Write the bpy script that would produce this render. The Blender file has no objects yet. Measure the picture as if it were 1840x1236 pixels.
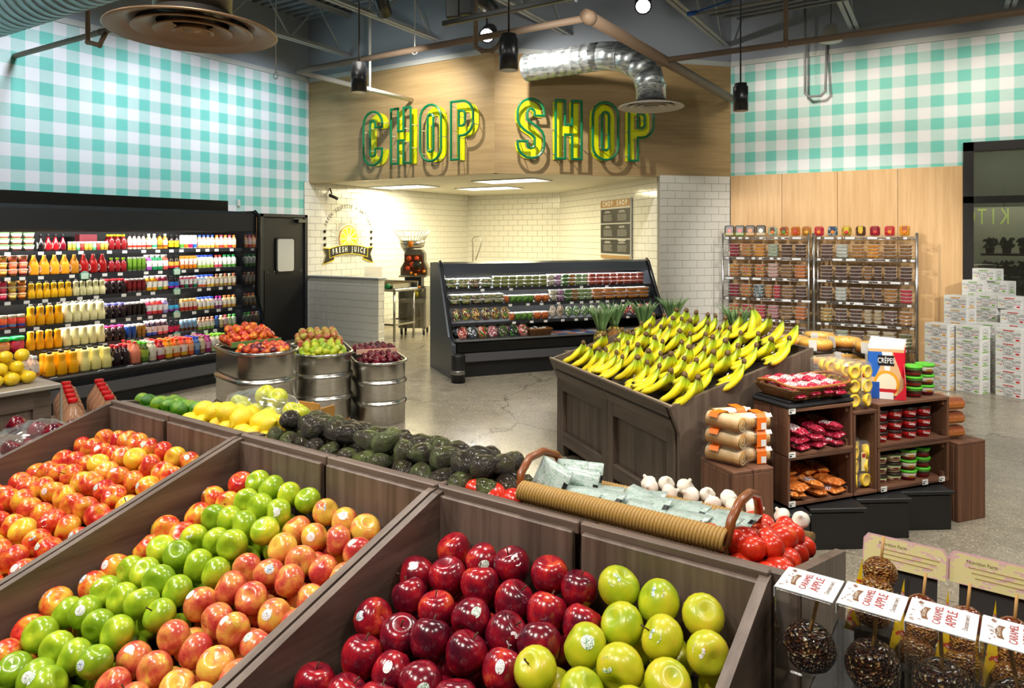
import bpy, math, random
bpy.context.preferences.edit.use_global_undo = False
from mathutils import Vector, Matrix, Euler
R = random.Random(11)
sc = bpy.context.scene
COL = sc.collection
pi = math.pi
V = Vector

# ------------------------------------------------------------------ camera, world, lights, exposure
YAW = math.radians(31.6)
cam = bpy.data.objects.new('camera', bpy.data.cameras.new('camera'))
COL.objects.link(cam)
cam.location = (0, 0, 1.75)
cam.rotation_euler = (pi/2, 0, YAW)
cam.data.sensor_width = 36
cam.data.lens = 1267/1840*36
cam.data.shift_y = -193/1840
cam.data.clip_start = .05
cam.data.clip_end = 80
sc.camera = cam
sc.view_settings.view_transform = 'Standard'
sc.view_settings.look = 'None'
sc.view_settings.gamma = 1
sc.view_settings.use_curve_mapping = False
sc.view_settings.exposure = 0.06
sc.cycles.max_bounces = 6
sc.cycles.diffuse_bounces = 3
sc.cycles.glossy_bounces = 3
sc.cycles.transmission_bounces = 4
sc.cycles.transparent_max_bounces = 14
sc.cycles.caustics_reflective = False
sc.cycles.caustics_refractive = False
sc.cycles.sample_clamp_indirect = 4
sc.cycles.use_denoising = True
w = bpy.data.worlds.new('world'); sc.world = w; w.use_nodes = True
w.node_tree.nodes['Background'].inputs[0].default_value = (.75, .82, 1, 1)
w.node_tree.nodes['Background'].inputs[1].default_value = .05

WARM, NEUT, COOL = (1, .86, .66), (1, .94, .85), (.86, .93, 1)
def aim(o, tgt):
    o.rotation_euler = (V(tgt)-o.location).to_track_quat('-Z', 'Y').to_euler()
def spot(loc, tgt, watts, deg=60, blend=.6, col=NEUT, rad=.06):
    d = bpy.data.lights.new('spot_lamp', 'SPOT'); d.energy = watts; d.color = col
    d.spot_size = math.radians(deg); d.spot_blend = blend; d.shadow_soft_size = rad
    o = bpy.data.objects.new('spot_lamp', d); COL.objects.link(o); o.location = loc; aim(o, tgt)
    return o
def area(loc, tgt, watts, sx, sy, col=NEUT, spread=180):
    d = bpy.data.lights.new('area_lamp', 'AREA'); d.shape = 'RECTANGLE'; d.size = sx; d.size_y = sy
    d.energy = watts; d.color = col; d.spread = math.radians(spread)
    o = bpy.data.objects.new('area_lamp', d); COL.objects.link(o); o.location = loc; aim(o, tgt)
    return o
def strip(loc, xdir, down, watts, ln, wd, col=NEUT):
    x = V(xdir).normalized(); z = -V(down).normalized(); z = (z-x*z.dot(x)).normalized(); y = z.cross(x)
    o = area(loc, (loc[0], loc[1], loc[2]-1), watts, ln, wd, col); o.rotation_euler = Matrix((x, y, z)).transposed().to_euler(); return o
# soft overall fill: unseen area lamps added under the ceiling
for (x, y, wt) in [(-1.0, -.6, 50), (-4.2, .6, 62), (-1.2, 2.6, 54), (-4.6, 3.4, 58), (1.8, 1.5, 45), (1.6, 5.0, 52), (-.4, 5.1, 56), (3.2, 8.0, 52), (-7.0, 1.0, 52)]:
    area((x, y, 4.55), (x, y, 0), wt, .9, .9, NEUT)
# pendant and track spots aimed at the displays
for (lx, ly, tx, ty, tz, wt, dg) in [
    (-.9, -.5, -.75, 1.0, .95, 112, 55), (-2.3, -.3, -1.7, 1.1, .95, 135, 55), (-3.4, .2, -2.5, 1.2, .95, 150, 55),
    (-2.9, 2.6, -1.6, 1.8, .95, 90, 50), (.7, .2, .2, 1.5, 1.0, 60, 55),
    (-.6, 2.6, -1.7, 4.9, .85, 300, 48), (.3, 3.6, -1.3, 5.0, .9, 190, 48), (1.6, 2.6, -.4, 4.6, .5, 360, 50),
    (-3.2, 2.2, -4.9, 4.9, .6, 320, 50), (2.6, 5.4, .3, 9.2, .6, 720, 46), (-3.3, 6.1, -1.5, 11.2, .95, 560, 44), (.6, 7.4, -1.4, 11.2, 1.4, 240, 50), (-3.6, .6, -5.0, 1.9, .9, 160, 60),  # last one is added to brighten the quince table
    (-4.8, 5.4, -7.0, 8.6, 3.3, 130, 62), (-2.6, 5.2, -4.6, 9.6, 3.3, 110, 62),
    (-2.6, 5.2, -4.4, 7.6, .4, 260, 55), (-4.82, 5.02, -5.4, 6.2, 0, 100, 70)]:
    spot((lx, ly, 3.62), (tx, ty, tz), wt, dg)
# the track spot that lights the shop sign
spot((-4.75, 7.62, 4.40), (-4.3, 9.9, 3.0), 240, 105, .8, (1, .93, .82), .03)
spot((-6.45, 7.35, 4.55), (-7.0, 8.65, 3.15), 200, 105, .8, (1, .93, .82), .03)
# wall washers
for y in (2.6, 4.2, 5.8, 7.3):
    spot((-7.7, y, 4.35), (-9.5, y+.25, 3.15), 150, 95, .9, COOL, .1)
for x in (-2.0, -.6, .8, 2.2):
    spot((x, 9.7, 4.35), (x+.2, 11.44, 3.2), 105, 95, .9, (1, .9, .74), .1)

# ------------------------------------------------------------------ helpers
def lin(c):
    c = c.lstrip('#'); out = []
    for i in (0, 2, 4):
        s = int(c[i:i+2], 16)/255
        out.append(s/12.92 if s <= .04045 else ((s+.055)/1.055)**2.4)
    return tuple(out)+(1,)
class G:
    def __init__(s, name):
        s.m = bpy.data.materials.new(name); s.m.use_nodes = True; s.t = s.m.node_tree
        s.b = s.t.nodes['Principled BSDF']; s.o = s.t.nodes['Material Output']
    def put(s, sock, v):
        if isinstance(v, bpy.types.NodeSocket): s.t.links.new(v, sock)
        elif v is not None: sock.default_value = v
    def n(s, typ, ins=None, out=0, **pr):
        nd = s.t.nodes.new('ShaderNode'+typ)
        for k, v in pr.items(): setattr(nd, k, v)
        for k, v in (ins or {}).items(): s.put(nd.inputs[k], v)
        return nd.outputs[out]
    def ma(s, op, a, b=0., c=None):
        d = {0: a, 1: b}
        if c is not None: d[2] = c
        return s.n('Math', d, operation=op)
    def mix(s, f, a, b, mode='MIX'):
        nd = s.t.nodes.new('ShaderNodeMix'); nd.data_type = 'RGBA'; nd.blend_type = mode
        s.put(nd.inputs[0], f); s.put(nd.inputs[6], a); s.put(nd.inputs[7], b)
        return nd.outputs[2]
    def ramp(s, f, stops, interp='LINEAR'):
        nd = s.t.nodes.new('ShaderNodeValToRGB'); s.put(nd.inputs[0], f); e = nd.color_ramp; e.interpolation = interp
        while len(e.elements) < len(stops): e.elements.new(.5)
        for i, (p, c) in enumerate(stops): e.elements[i].position = p; e.elements[i].color = c if not isinstance(c, str) else lin(c)
        return nd.outputs[0]
    def noise(s, vec, scale, detail=3, rough=.5, out=0):
        return s.n('TexNoise', {'Vector': vec, 'Scale': scale, 'Detail': detail, 'Roughness': rough}, out)
    def xyz(s, v):
        nd = s.t.nodes.new('ShaderNodeSeparateXYZ'); s.put(nd.inputs[0], v); return nd.outputs
    def obj(s): return s.n('TexCoord', out=3)
    def gen(s): return s.n('TexCoord', out=0)
    def pos(s): return s.n('NewGeometry', out=0)
    def rnd(s):
        nd = s.t.nodes.new('ShaderNodeObjectInfo'); return nd.outputs['Random']
    def vscale(s, v, sx, sy, sz, off=None):
        nd = s.t.nodes.new('ShaderNodeMapping'); s.put(nd.inputs[0], v); nd.inputs[3].default_value = (sx, sy, sz)
        if off is not None: s.put(nd.inputs[1], off)
        return nd.outputs[0]
    def bump(s, h, st=.3, dist=.01):
        s.put(s.b.inputs['Normal'], s.n('Bump', {'Strength': st, 'Distance': dist, 'Height': h}))
    def fin(s, col=None, rough=.5, metal=0, coat=0, spec=.5, emit=None, es=0):
        b = s.b.inputs
        s.put(b['Base Color'], col); s.put(b['Roughness'], rough); s.put(b['Metallic'], metal)
        s.put(b['Coat Weight'], coat); s.put(b['Specular IOR Level'], spec); b['Coat Roughness'].default_value = .08
        if es: s.put(b['Emission Color'], emit); b['Emission Strength'].default_value = es
        return s.m
MATS = {}
def M(hexc, rough=.5, metal=0, coat=0, spec=.5, es=0):
    k = (hexc, rough, metal, coat, spec, es)
    if k not in MATS:
        g = G('paint_'+hexc.strip('#')); c = lin(hexc)
        MATS[k] = g.fin(c, rough, metal, coat, spec, c, es)
    return MATS[k]

class MB:
    def __init__(s): s.v = []; s.f = []; s.m = []; s.s = []; s.t = None
    def add(s, vs, fs, mi=0, sm=False, X=None):
        o = len(s.v)
        s.v += [tuple(X @ V(p)) if X else tuple(p) for p in vs]
        s.f += [tuple(i+o for i in f) for f in fs]; s.m += [mi]*len(fs); s.s += [sm]*len(fs)
        return s
    def box(s, c, d, mi=0, b=0, X=None, rz=0):
        hx, hy, hz = d[0]/2, d[1]/2, d[2]/2
        T = Matrix.Translation(c) @ Matrix.Rotation(rz, 4, 'Z')
        if X: T = X @ T
        if b <= 0:
            vs = [(x*hx, y*hy, z*hz) for x in (-1, 1) for y in (-1, 1) for z in (-1, 1)]
            fs = [(0, 1, 3, 2), (4, 6, 7, 5), (0, 4, 5, 1), (2, 3, 7, 6), (0, 2, 6, 4), (1, 5, 7, 3)]
            return s.add(vs, fs, mi, False, T)
        b = min(b, hx*.9, hy*.9, hz*.9); vs = []; ix = {}
        for x in (-1, 1):
            for y in (-1, 1):
                for z in (-1, 1):
                    for a in range(3):
                        q = [x*(hx-b), y*(hy-b), z*(hz-b)]; q[a] = (x*hx, y*hy, z*hz)[a]
                        ix[(x, y, z, a)] = len(vs); vs.append(q)
        fs = []
        for a in range(3):
            b1, c1 = (a+1) % 3, (a+2) % 3
            for sg in (-1, 1):
                cs = []
                for (p, q) in ((-1, -1), (1, -1), (1, 1), (-1, 1)):
                    k = [0, 0, 0]; k[a] = sg; k[b1] = p; k[c1] = q; cs.append(ix[(*k, a)])
                fs.append(tuple(cs if sg > 0 else cs[::-1]))
            for p in (-1, 1):
                for q in (-1, 1):
                    k0 = [0, 0, 0]; k0[b1] = p; k0[c1] = q; k1 = list(k0); k0[a] = -1; k1[a] = 1
                    fs.append((ix[(*k0, b1)], ix[(*k1, b1)], ix[(*k1, c1)], ix[(*k0, c1)]))
        for x in (-1, 1):
            for y in (-1, 1):
                for z in (-1, 1): fs.append(tuple(ix[(x, y, z, a)] for a in range(3)))
        return s.add(vs, fs, mi, False, T)
    def lathe(s, prof, n=16, mi=0, X=None, sm=True, sx=1, sy=1, mis=None, mod=None, caps=True):
        vs = []; fs = []; ms = []
        for (r, z) in prof:
            for k in range(n):
                a = 2*pi*k/n; q = r*(mod(a, z) if mod else 1)
                vs.append((q*math.cos(a)*sx, q*math.sin(a)*sy, z))
        for i in range(len(prof)-1):
            for k in range(n):
                k2 = (k+1) % n; fs.append((i*n+k, i*n+k2, (i+1)*n+k2, (i+1)*n+k)); ms.append(mis[i] if mis else mi)
        if caps:
            fs.append(tuple(range(n-1, -1, -1))); ms.append(mis[0] if mis else mi)
            fs.append(tuple((len(prof)-1)*n+k for k in range(n))); ms.append(mis[-1] if mis else mi)
        s.add(vs, fs, mi, sm, X); s.m[-len(ms):] = ms
        return s
    def cyl(s, p0, p1, r0, r1=None, n=12, mi=0, sm=True):
        p0 = V(p0); p1 = V(p1); d = p1-p0; r1 = r0 if r1 is None else r1
        X = Matrix.Translation(p0) @ d.to_track_quat('Z', 'Y').to_matrix().to_4x4()
        return s.lathe([(r0, 0), (r1, d.length)], n, mi, X, sm)
    def tube(s, pts, r, n=8, mi=0, closed=False, sm=True):
        pts = [V(p) for p in pts]; m = len(pts); vs = []; fs = []
        rr = r if isinstance(r, (list, tuple)) else [r]*m
        up = None
        for i, p in enumerate(pts):
            if closed: t = pts[(i+1) % m]-pts[i-1]
            else: t = pts[min(i+1, m-1)]-pts[max(i-1, 0)]
            t.normalize()
            if up is None:
                up = V((0, 0, 1)) if abs(t.z) < .9 else V((0, 1, 0))
            up = (up-t*up.dot(t)).normalized(); sd = t.cross(up)
            for k in range(n):
                a = 2*pi*k/n; vs.append(p+(up*math.sin(a)+sd*math.cos(a))*rr[i])
        for i in range(m if closed else m-1):
            j = (i+1) % m
            for k in range(n):
                k2 = (k+1) % n; fs.append((i*n+k, i*n+k2, j*n+k2, j*n+k))
        if not closed:
            fs.append(tuple(range(n-1, -1, -1))); fs.append(tuple((m-1)*n+k for k in range(n)))
        return s.add(vs, fs, mi, sm)
    def prism(s, pts, d, mi=0, X=None):
        """polygon in local XZ extruded along +Y by d"""
        n = len(pts); vs = [(x, 0, z) for x, z in pts]+[(x, d, z) for x, z in pts]
        fs = [tuple(range(n)), tuple(range(2*n-1, n-1, -1))]+[(i, i+n, (i+1) % n+n, (i+1) % n) for i in range(n)]
        return s.add(vs, fs, mi, False, X)
    def quad(s, a, b, c, d, mi=0): return s.add([a, b, c, d], [(0, 1, 2, 3)], mi)
    def mesh(s, name, mats=None):
        me = bpy.data.meshes.new(name); me.from_pydata(s.v, [], s.f)
        for m_ in (mats or [None]): me.materials.append(m_)
        me.polygons.foreach_set('material_index', s.m); me.polygons.foreach_set('use_smooth', s.s)
        if s.t is not None:
            at = me.attributes.new('t', 'FLOAT', 'POINT'); at.data.foreach_set('value', s.t)
        me.update(); return me
def ob(name, me, parent=None, loc=(0, 0, 0), rot=None, mats=None, scale=None):
    if isinstance(me, MB): me = me.mesh(name, mats); mats = None
    o = bpy.data.objects.new(name, me); COL.objects.link(o)
    o.location = loc
    if rot is not None: o.rotation_euler = rot
    if scale is not None: o.scale = scale
    if parent is not None: o.parent = parent
    if mats:
        for i, m_ in enumerate(mats):
            o.material_slots[i].link = 'OBJECT'; o.material_slots[i].material = m_
    return o
def tag(o, label, cat, group=None):
    o['label'] = label; o['category'] = cat
    if group: o['group'] = group
    return o
def thing(name, label, cat, loc=(0, 0, 0), rz=0, group=None, rot=None):
    o = bpy.data.objects.new(name, None); COL.objects.link(o); o.location = loc
    o.rotation_euler = rot if rot is not None else (0, 0, rz); o.empty_display_size = .05
    return tag(o, label, cat, group)
def struct(name, mb, mats, parent=None):
    o = ob(name, mb, parent, mats=mats)
    if parent is None: o['kind'] = 'structure'
    return o
def stuff(name, mb, mats, parent=None):
    o = ob(name, mb, parent, mats=mats); o['kind'] = 'stuff'; return o
KIDS = {}
def kids(o):
    return [c for c in o.children]
def dup(root, loc, rot=None, label=None, group=None, mats=None, scale=None):
    r = root.copy(); COL.objects.link(r); r.location = loc
    if rot is not None: r.rotation_euler = rot
    if scale is not None: r.scale = scale
    if label: r['label'] = label
    if group: r['group'] = group
    for ch in CH.get(root.name, ()):
        c = ch.copy(); COL.objects.link(c); c.parent = r
        for g in CH.get(ch.name, ()):
            d = g.copy(); COL.objects.link(d); d.parent = c
    return r
CH = {}
def proto(root, *parts):
    """remember the children of a thing so that copies need no scene search"""
    CH[root.name] = list(parts); return root
ORD = ['first', 'second', 'third', 'fourth', 'fifth', 'sixth', 'seventh', 'eighth', 'ninth', 'tenth', 'eleventh', 'twelfth', 'thirteenth', 'fourteenth', 'fifteenth', 'sixteenth', 'seventeenth', 'eighteenth', 'nineteenth', 'twentieth']
for tens in ('twenty', 'thirty'):
    ORD += [tens+'-'+o for o in ORD[:9]] + (['thirtieth'] if tens == 'twenty' else ['fortieth'])
def pick(seq): return seq[R.randrange(len(seq))]
def proj(p):
    d = -math.sin(YAW)*p[0]+math.cos(YAW)*p[1]; l = math.cos(YAW)*p[0]+math.sin(YAW)*p[1]
    return (920+1267*l/d, 425+1267*(1.75-p[2])/d, d) if d > .05 else (-9999, -9999, d)
def seen(p, m=70):
    x, y, d = proj(p); return -m < x < 1840+m and -m < y < 1236+m
def ray(px):
    k = (px-920)/1267
    return (-math.sin(YAW)+k*math.cos(YAW), math.cos(YAW)+k*math.sin(YAW))
def meet(px, a, b):
    """where the sight line of column px crosses the plan line through a and b (a fraction along a->b)"""
    dx, dy = ray(px); ex, ey = b[0]-a[0], b[1]-a[1]
    return (dx*a[1]-dy*a[0])/(dy*ex-dx*ey)
def bez(p0, p1, p2, n=8):
    p0, p1, p2 = V(p0), V(p1), V(p2)
    return [p0*(1-t)**2+p1*2*t*(1-t)+p2*t*t for t in (i/n for i in range(n+1))]
TXT = {}
def text_mesh(s, size=1, sx=1, depth=0, align='CENTER', bold=0):
    k = (s, size, sx, depth, align, bold)
    if k not in TXT:
        c = bpy.data.curves.new('lettering', 'FONT'); c.body = s; c.size = size; c.align_x = align; c.align_y = 'CENTER'; c.extrude = depth; c.offset = bold*size
        c.resolution_u = 3
        o = bpy.data.objects.new('lettering', c); me = bpy.data.meshes.new_from_object(o)
        for v in me.vertices: v.co.x *= sx
        bpy.data.objects.remove(o); me.materials.clear(); me.materials.append(None); TXT[k] = me
    return TXT[k]
def mesh_into(mb, me, X, mi=0):
    mb.add([v.co for v in me.vertices], [tuple(p.vertices) for p in me.polygons], mi, False, X)
    return mb
def ell(rx, ry, rz, n=10, m=7, X=None, mb=None, mi=0):
    mb = mb or MB()
    pr = [(max(1e-4, math.sin(pi*i/m)), -math.cos(pi*i/m)) for i in range(m+1)]
    T = Matrix.Diagonal((rx, ry, rz, 1))
    return mb.lathe(pr, n, mi, (X @ T) if X else T)
# ------------------------------------------------------------------ surface materials
def wood(name, c1, c2, axis='x', sc_=1.0, rough=.5, knots=False, bump=.15, coat=0):
    g = G(name); s = {'x': (1.2, 22, 22), 'y': (22, 1.2, 22), 'z': (22, 22, 1.2)}[axis]
    r = g.rnd(); off = g.n('CombineXYZ', {0: g.ma('MULTIPLY', r, 7), 1: g.ma('MULTIPLY', r, 13), 2: g.ma('MULTIPLY', r, 5)})
    v = g.vscale(g.obj(), s[0]*sc_, s[1]*sc_, s[2]*sc_, off)
    n1 = g.noise(v, 1.6, 5, .62)
    v2 = g.vscale(g.obj(), s[0]*sc_*.35, s[1]*sc_*.18, s[2]*sc_*.18, off)
    n2 = g.noise(v2, 2.2, 2)
    f = g.ma('ADD', g.ma('MULTIPLY', n1, .65), g.ma('MULTIPLY', n2, .45))
    col = g.ramp(f, [(.34, c1), (.66, c2)])
    if knots:
        vo = g.n('TexVoronoi', {'Vector': g.vscale(g.obj(), 4, 4, 4), 'Scale': 1.2}, 0)
        col = g.mix(g.ramp(vo, [(.03, (1, 1, 1, 1)), (.09, (0, 0, 0, 1))]), col, lin('#2a1a10'))
        wn = g.noise(g.vscale(g.obj(), 30, 30, 3.5), 1, 4, .7)
        col = g.mix(g.ramp(wn, [(.70, (0, 0, 0, 1)), (.78, (.55, .55, .55, 1))]), col, lin('#a89888'))
    g.bump(n1, bump, .004)
    return g.fin(col, rough, 0, coat)
W_STAND = {a: wood('stained_oak_'+a, '#46382f', '#76655a', a, 1, .45) for a in 'xyz'}
W_BAN = {a: wood('smoked_oak_'+a, '#382e27', '#5f5146', a, 1, .5) for a in 'xyz'}
W_CRATE = {a: wood('crate_pine_'+a, '#40261a', '#76503a', a, .8, .6, True) for a in 'xyz'}
W_FASC = wood('oak_veneer_across', '#a2865a', '#bb9f72', 'x', .8, .42, bump=.03)
W_PANEL = wood('oak_veneer_upright', '#c79c68', '#dcb684', 'z', .8, .45, bump=.03)

def gingham(ax, p0, z0, zlow, under):
    g = G('gingham_wallcovering'); p = g.xyz(g.pos()); a = p[0] if ax == 'x' else p[1]; z = p[2]
    S = .157
    def band(v, o): return g.ma('LESS_THAN', g.ma('FRACT', g.ma('DIVIDE', g.ma('SUBTRACT', v, o), 2*S)), .5)
    bx, bz = band(a, p0), band(z, z0)
    sgn = -1 if ax == 'y' else -1
    h = g.ma('LESS_THAN', g.ma('FRACT', g.ma('DIVIDE', g.ma('ADD', z, g.ma('MULTIPLY', a, sgn)), .0205)), .5)
    both = g.ma('MULTIPLY', bx, bz); one = g.ma('MULTIPLY', g.ma('ABSOLUTE', g.ma('SUBTRACT', bx, bz)), h)
    f = g.ma('MAXIMUM', both, one)
    nz = g.noise(g.pos(), 260, 2)
    white = g.mix(nz, lin('#dde0e6'), lin('#e9ebf0')); green = g.mix(nz, lin('#62bfb4'), lin('#76cbc0'))
    c = g.mix(f, white, green)
    c = g.mix(g.ma('LESS_THAN', z, zlow), c, lin(under))
    return g.fin(c, .55)
def concrete():
    g = G('polished_concrete'); p = g.pos()
    n1 = g.noise(p, .7, 5, .6); n2 = g.noise(p, 5, 6, .7); vo = g.n('TexVoronoi', {'Vector': p, 'Scale': 130, 'Randomness': 1}, 1)
    bw = g.n('SeparateColor', {0: vo}, 0)
    c = g.ramp(g.ma('ADD', g.ma('MULTIPLY', n1, .55), g.ma('MULTIPLY', n2, .45)), [(.36, '#80786a'), (.64, '#a39a86')])
    c = g.mix(g.ramp(bw, [(.90, (0, 0, 0, 1)), (.95, (.5, .5, .5, 1))]), c, lin('#d8d2c4'))
    c = g.mix(g.ramp(bw, [(.04, (.55, .55, .55, 1)), (.09, (0, 0, 0, 1))]), c, lin('#4c463c'))
    x = g.xyz(p)
    def saw(v, o): return g.ma('LESS_THAN', g.ma('ABSOLUTE', g.ma('SUBTRACT', g.ma('FRACT', g.ma('DIVIDE', g.ma('ADD', v, o), 3.6)), .5)), .0012)
    jt = g.ma('MAXIMUM', saw(x[0], .4), saw(x[1], 1.1))
    wv = g.n('VectorMath', {0: p, 1: g.n('VectorMath', {0: g.noise(p, 2.2, 4, out=1), 3: .5}, operation='SCALE')}, operation='ADD')
    cr = g.n('TexVoronoi', {'Vector': wv, 'Scale': .42}, 0, feature='DISTANCE_TO_EDGE')
    jt = g.ma('MAXIMUM', jt, g.ma('LESS_THAN', cr, .0035))
    c = g.mix(g.ma('MULTIPLY', jt, .55), c, lin('#443d33'))
    rg = g.ramp(n2, [(.3, (.2, .2, .2, 1)), (.7, (.27, .27, .27, 1))])
    g.bump(n2, .04, .01)
    return g.fin(c, rg, 0, 0, .5)
GRAY_UP = M('#a3acb9', .8)
WHITE_P = M('#d5d8d6', .5)
TILE = M('#e8e7df', .12, spec=.6)
GROUT = M('#8d8b84', .9)
BLACK = M('#121214', .4)
BLACK2 = M('#1c1d20', .3)
CHROME = M('#c9ccd0', .22, 1)
STEEL = M('#9fa09c', .3, 1)
def plastic(name, tint='#ffffff', gl=.12, haze=.0):
    g = G(name); tr = g.n('BsdfTransparent', {0: lin(tint)}); gs = g.n('BsdfGlossy', {0: (1, 1, 1, 1), 'Roughness': .08})
    lw = g.n('LayerWeight', {0: .35}, 1)
    f = g.ma('ADD', g.ma('MULTIPLY', lw, .26), gl*.2)
    mx = g.n('MixShader', {0: f, 1: tr, 2: gs})
    if haze:
        df = g.n('BsdfDiffuse', {0: lin('#ffffff')}); mx = g.n('MixShader', {0: haze, 1: mx, 2: df})
    g.t.links.new(mx, g.o.inputs[0]); return g.m
CLEAR = plastic('clear_plastic')
FILM = plastic('crinkled_film', gl=.25, haze=.06)
HAZY = plastic('frosted_plastic', gl=.2, haze=.28)

# ------------------------------------------------------------------ room shell
XL, YF, YR, ZT, ZD = -9.5, 8.65, 11.36, 4.45, 5.5
CX, CY = -5.62, 8.65                      # corner of the shop front
EX, EY = -2.91, 11.36                     # where the angled front meets the right wall
ZF = 2.68                                 # underside of the fascia
s2 = math.sqrt(.5)
struct('floor', MB().box((-1, 3.5, -.05), (18, 20.5, .1)), [concrete()])
b = MB(); b.box((-1, 3.5, ZD+.1), (18, 20.5, .1))
for i in range(118): b.box((-1, -6.6+i*.17, ZD+.03), (18, .085, .05))
struct('ceiling', b, [M('#8a95a4', .7)])
struct('wall_left', MB().box((XL-.1, 1.3, ZT/2), (.2, 14.70, ZT)), [gingham('y', 4.03, 4.125, 2.12, '#8f949a')])
struct('wall_left_upper', MB().box((XL-.1, 2.6, (ZT+ZD)/2+.04), (.2, 17, ZD-ZT+.1)), [GRAY_UP])
rw = MB().box((EX/2+.1, YR+.1, ZT/2), (.2-EX, .2, ZT)).box((1.2, YR+.1, (3.02+ZT)/2), (2.0, .2, ZT-3.02)).box((5.1, YR+.1, ZT/2), (5.8, .2, ZT))
rw = struct('wall_right', rw, [gingham('x', -1.12, 4.17, 0, '#8f949a')])
struct('wall_right_upper', MB().box((2.6, YR+.1, (ZT+ZD)/2+.04), (11.0, .2, ZD-ZT+.1)), [GRAY_UP])
struct('wall_back', MB().box((-1, -6.6, ZD/2), (18, .2, ZD+.2)), [M('#8a867c', .8)])
struct('wall_east', MB().box((7.9, 2.5, ZD/2), (.2, 18.4, ZD+.2)), [M('#8a867c', .8)])
# oak panels under the gingham of the right wall
for i in range(4):
    x0 = EX+i*.7775
    ob('wood_panel', MB().box((0, 0, 0), (.772, .024, 2.71), b=.003), rw, (x0+.388, YR-.012, 1.355), mats=[W_PANEL])
# fascia over the shop opening
fl = MB().box((0, 0, 0), (CX-XL, .16, ZT-ZF))
fo = ob('wall_fascia_left', fl, None, ((XL+CX)/2, YF+.08, (ZT+ZF)/2), mats=[W_FASC]); fo['kind'] = 'structure'
L45 = math.hypot(EX-CX, EY-CY)
fo = ob('wall_fascia_angled', MB().box((0, .08, 0), (L45, .16, ZT-ZF)), None, ((CX+EX)/2, (CY+EY)/2, (ZT+ZF)/2), (0, 0, pi/4), mats=[W_FASC]); fo['kind'] = 'structure'
struct('wall_shop_upper', MB().box(((XL+CX)/2, YF+.1, (ZT+ZD)/2+.05), (CX-XL, .2, ZD-ZT+.1)), [GRAY_UP])
o = ob('wall_shop_upper_angled', MB().box((0, .1, 0), (L45+.1, .2, ZD-ZT+.1)), None, ((CX+EX)/2, (CY+EY)/2, (ZT+ZD)/2+.05), (0, 0, pi/4), mats=[GRAY_UP]); o['kind'] = 'structure'
TR = M('#c9cdcb', .5)
struct('trim_1', MB().box((XL+.012, 1.3, ZT+.03), (.024, 14.6, .075)), [TR])
struct('trim_2', MB().box(((XL+CX)/2, YF-.012, ZT+.03), (CX-XL, .024, .075)), [TR])
o = ob('trim_3', MB().box((0, -.012, 0), (L45, .024, .075)), None, ((CX+EX)/2, (CY+EY)/2, ZT+.03), (0, 0, pi/4), mats=[TR]); o['kind'] = 'structure'
struct('trim_4', MB().box((2.5, YR-.012, ZT+.03), (10.8, .024, .075)), [TR])

# tiled walls: every tile in view is a piece of its own
TW, TH = .25, .12
tile_me = MB().box((0, 0, 0), (TW-.005, .012, TH-.005), b=.002).mesh('tile', [TILE])
def tiled(name, a, b_, z0, z1, nrm_left=True, thick=.12, most=300, mat=None, cols=None):
    a = V((*a, 0)); b_ = V((*b_, 0)); d = (b_-a); L = d.length; d.normalize(); rz = math.atan2(d.y, d.x)
    nrm = V((d.y, -d.x, 0))                # the side the tiles face (right of a->b)
    w_ = ob(name, MB().box((L/2, thick/2, (z1-z0)/2), (L, thick, z1-z0)), None, (a.x, a.y, z0), (0, 0, rz), mats=[GROUT]); w_['kind'] = 'structure'
    full, rest = [], MB(); row = 0; z = z1
    while z > z0+.01:
        zh = min(TH, z-z0); x = -TW/2 if row % 2 else 0
        while x < L-.004:
            x0, x1 = max(x, 0), min(x+TW, L)
            if x1-x0 > .012:
                if x1-x0 > TW-.01 and zh > TH-.01: full.append((x0+TW/2, z-z0-TH/2))
                else: rest.box(((x0+x1)/2, 0, z-z0-zh/2), (x1-x0-.005, .012, zh-.005), b=.002)
            x += TW
        z -= TH; row += 1
    def far(t):
        p = a+d*t[0]; q = proj((p.x, p.y, z0+t[1]))
        return (0 if -20 < q[0] < 1860 and -20 < q[1] < 700 else 50)+q[2]
    full.sort(key=far)
    for (x, zz) in full[:most]: ob('tile', tile_me, w_, (x, 0, zz), (R.uniform(-.004, .004), 0, 0))
    for (x, zz) in full[most:]: rest.box((x, 0, zz), (TW-.005, .012, TH-.005), b=.002)
    if rest.v: stuff('cut_tile', rest, [TILE], w_)
    return w_
WBX, WBY = -7.07, 13.46
AX, AY = -3.74, 10.53
tiled('wall_shop_left', (XL+.01, 8.54), (XL+.01, WBY), 0, 2.70)
tiled('wall_shop_back', (XL, WBY), (WBX, WBY), 0, 2.72)
tiled('wall_shop_angled', (WBX, WBY), (AX, AY), 0, 2.72)
tiled('wall_shop_front', (AX-.02, AY-.06), (EX, EY-.05), 0, 2.70, thick=.1)
hw = tiled('wall_half', (XL+.02, YF-.02), (-7.87, YF-.02), 0, 1.05, thick=.15)
e = tiled('wall_half_end', (-7.87, YF-.02), (-7.87, YF+.13), 0, 1.05, thick=.05)
ob('cap', MB().box((.81, .065, 1.062), (1.68, .2, .028), b=.006), hw, mats=[M('#9aa0a6', .5)])
b = MB(); b.add([(XL, YF, 2.70), (CX, YF, 2.70), (AX, AY+.05, 2.70), (WBX, WBY, 2.70), (XL, WBY, 2.70)], [(0, 1, 2, 3, 4)])
b.add([(XL, YF, 2.76), (CX, YF, 2.76), (AX, AY+.05, 2.76), (WBX, WBY, 2.76), (XL, WBY, 2.76)], [(4, 3, 2, 1, 0)])
struct('ceiling_shop', b, [M('#dcd8c6', .7)])
struct('baseboard_shop', MB().box((XL+.02, 11.1, .05), (.03, 4.7, .1)), [BLACK])
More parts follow.
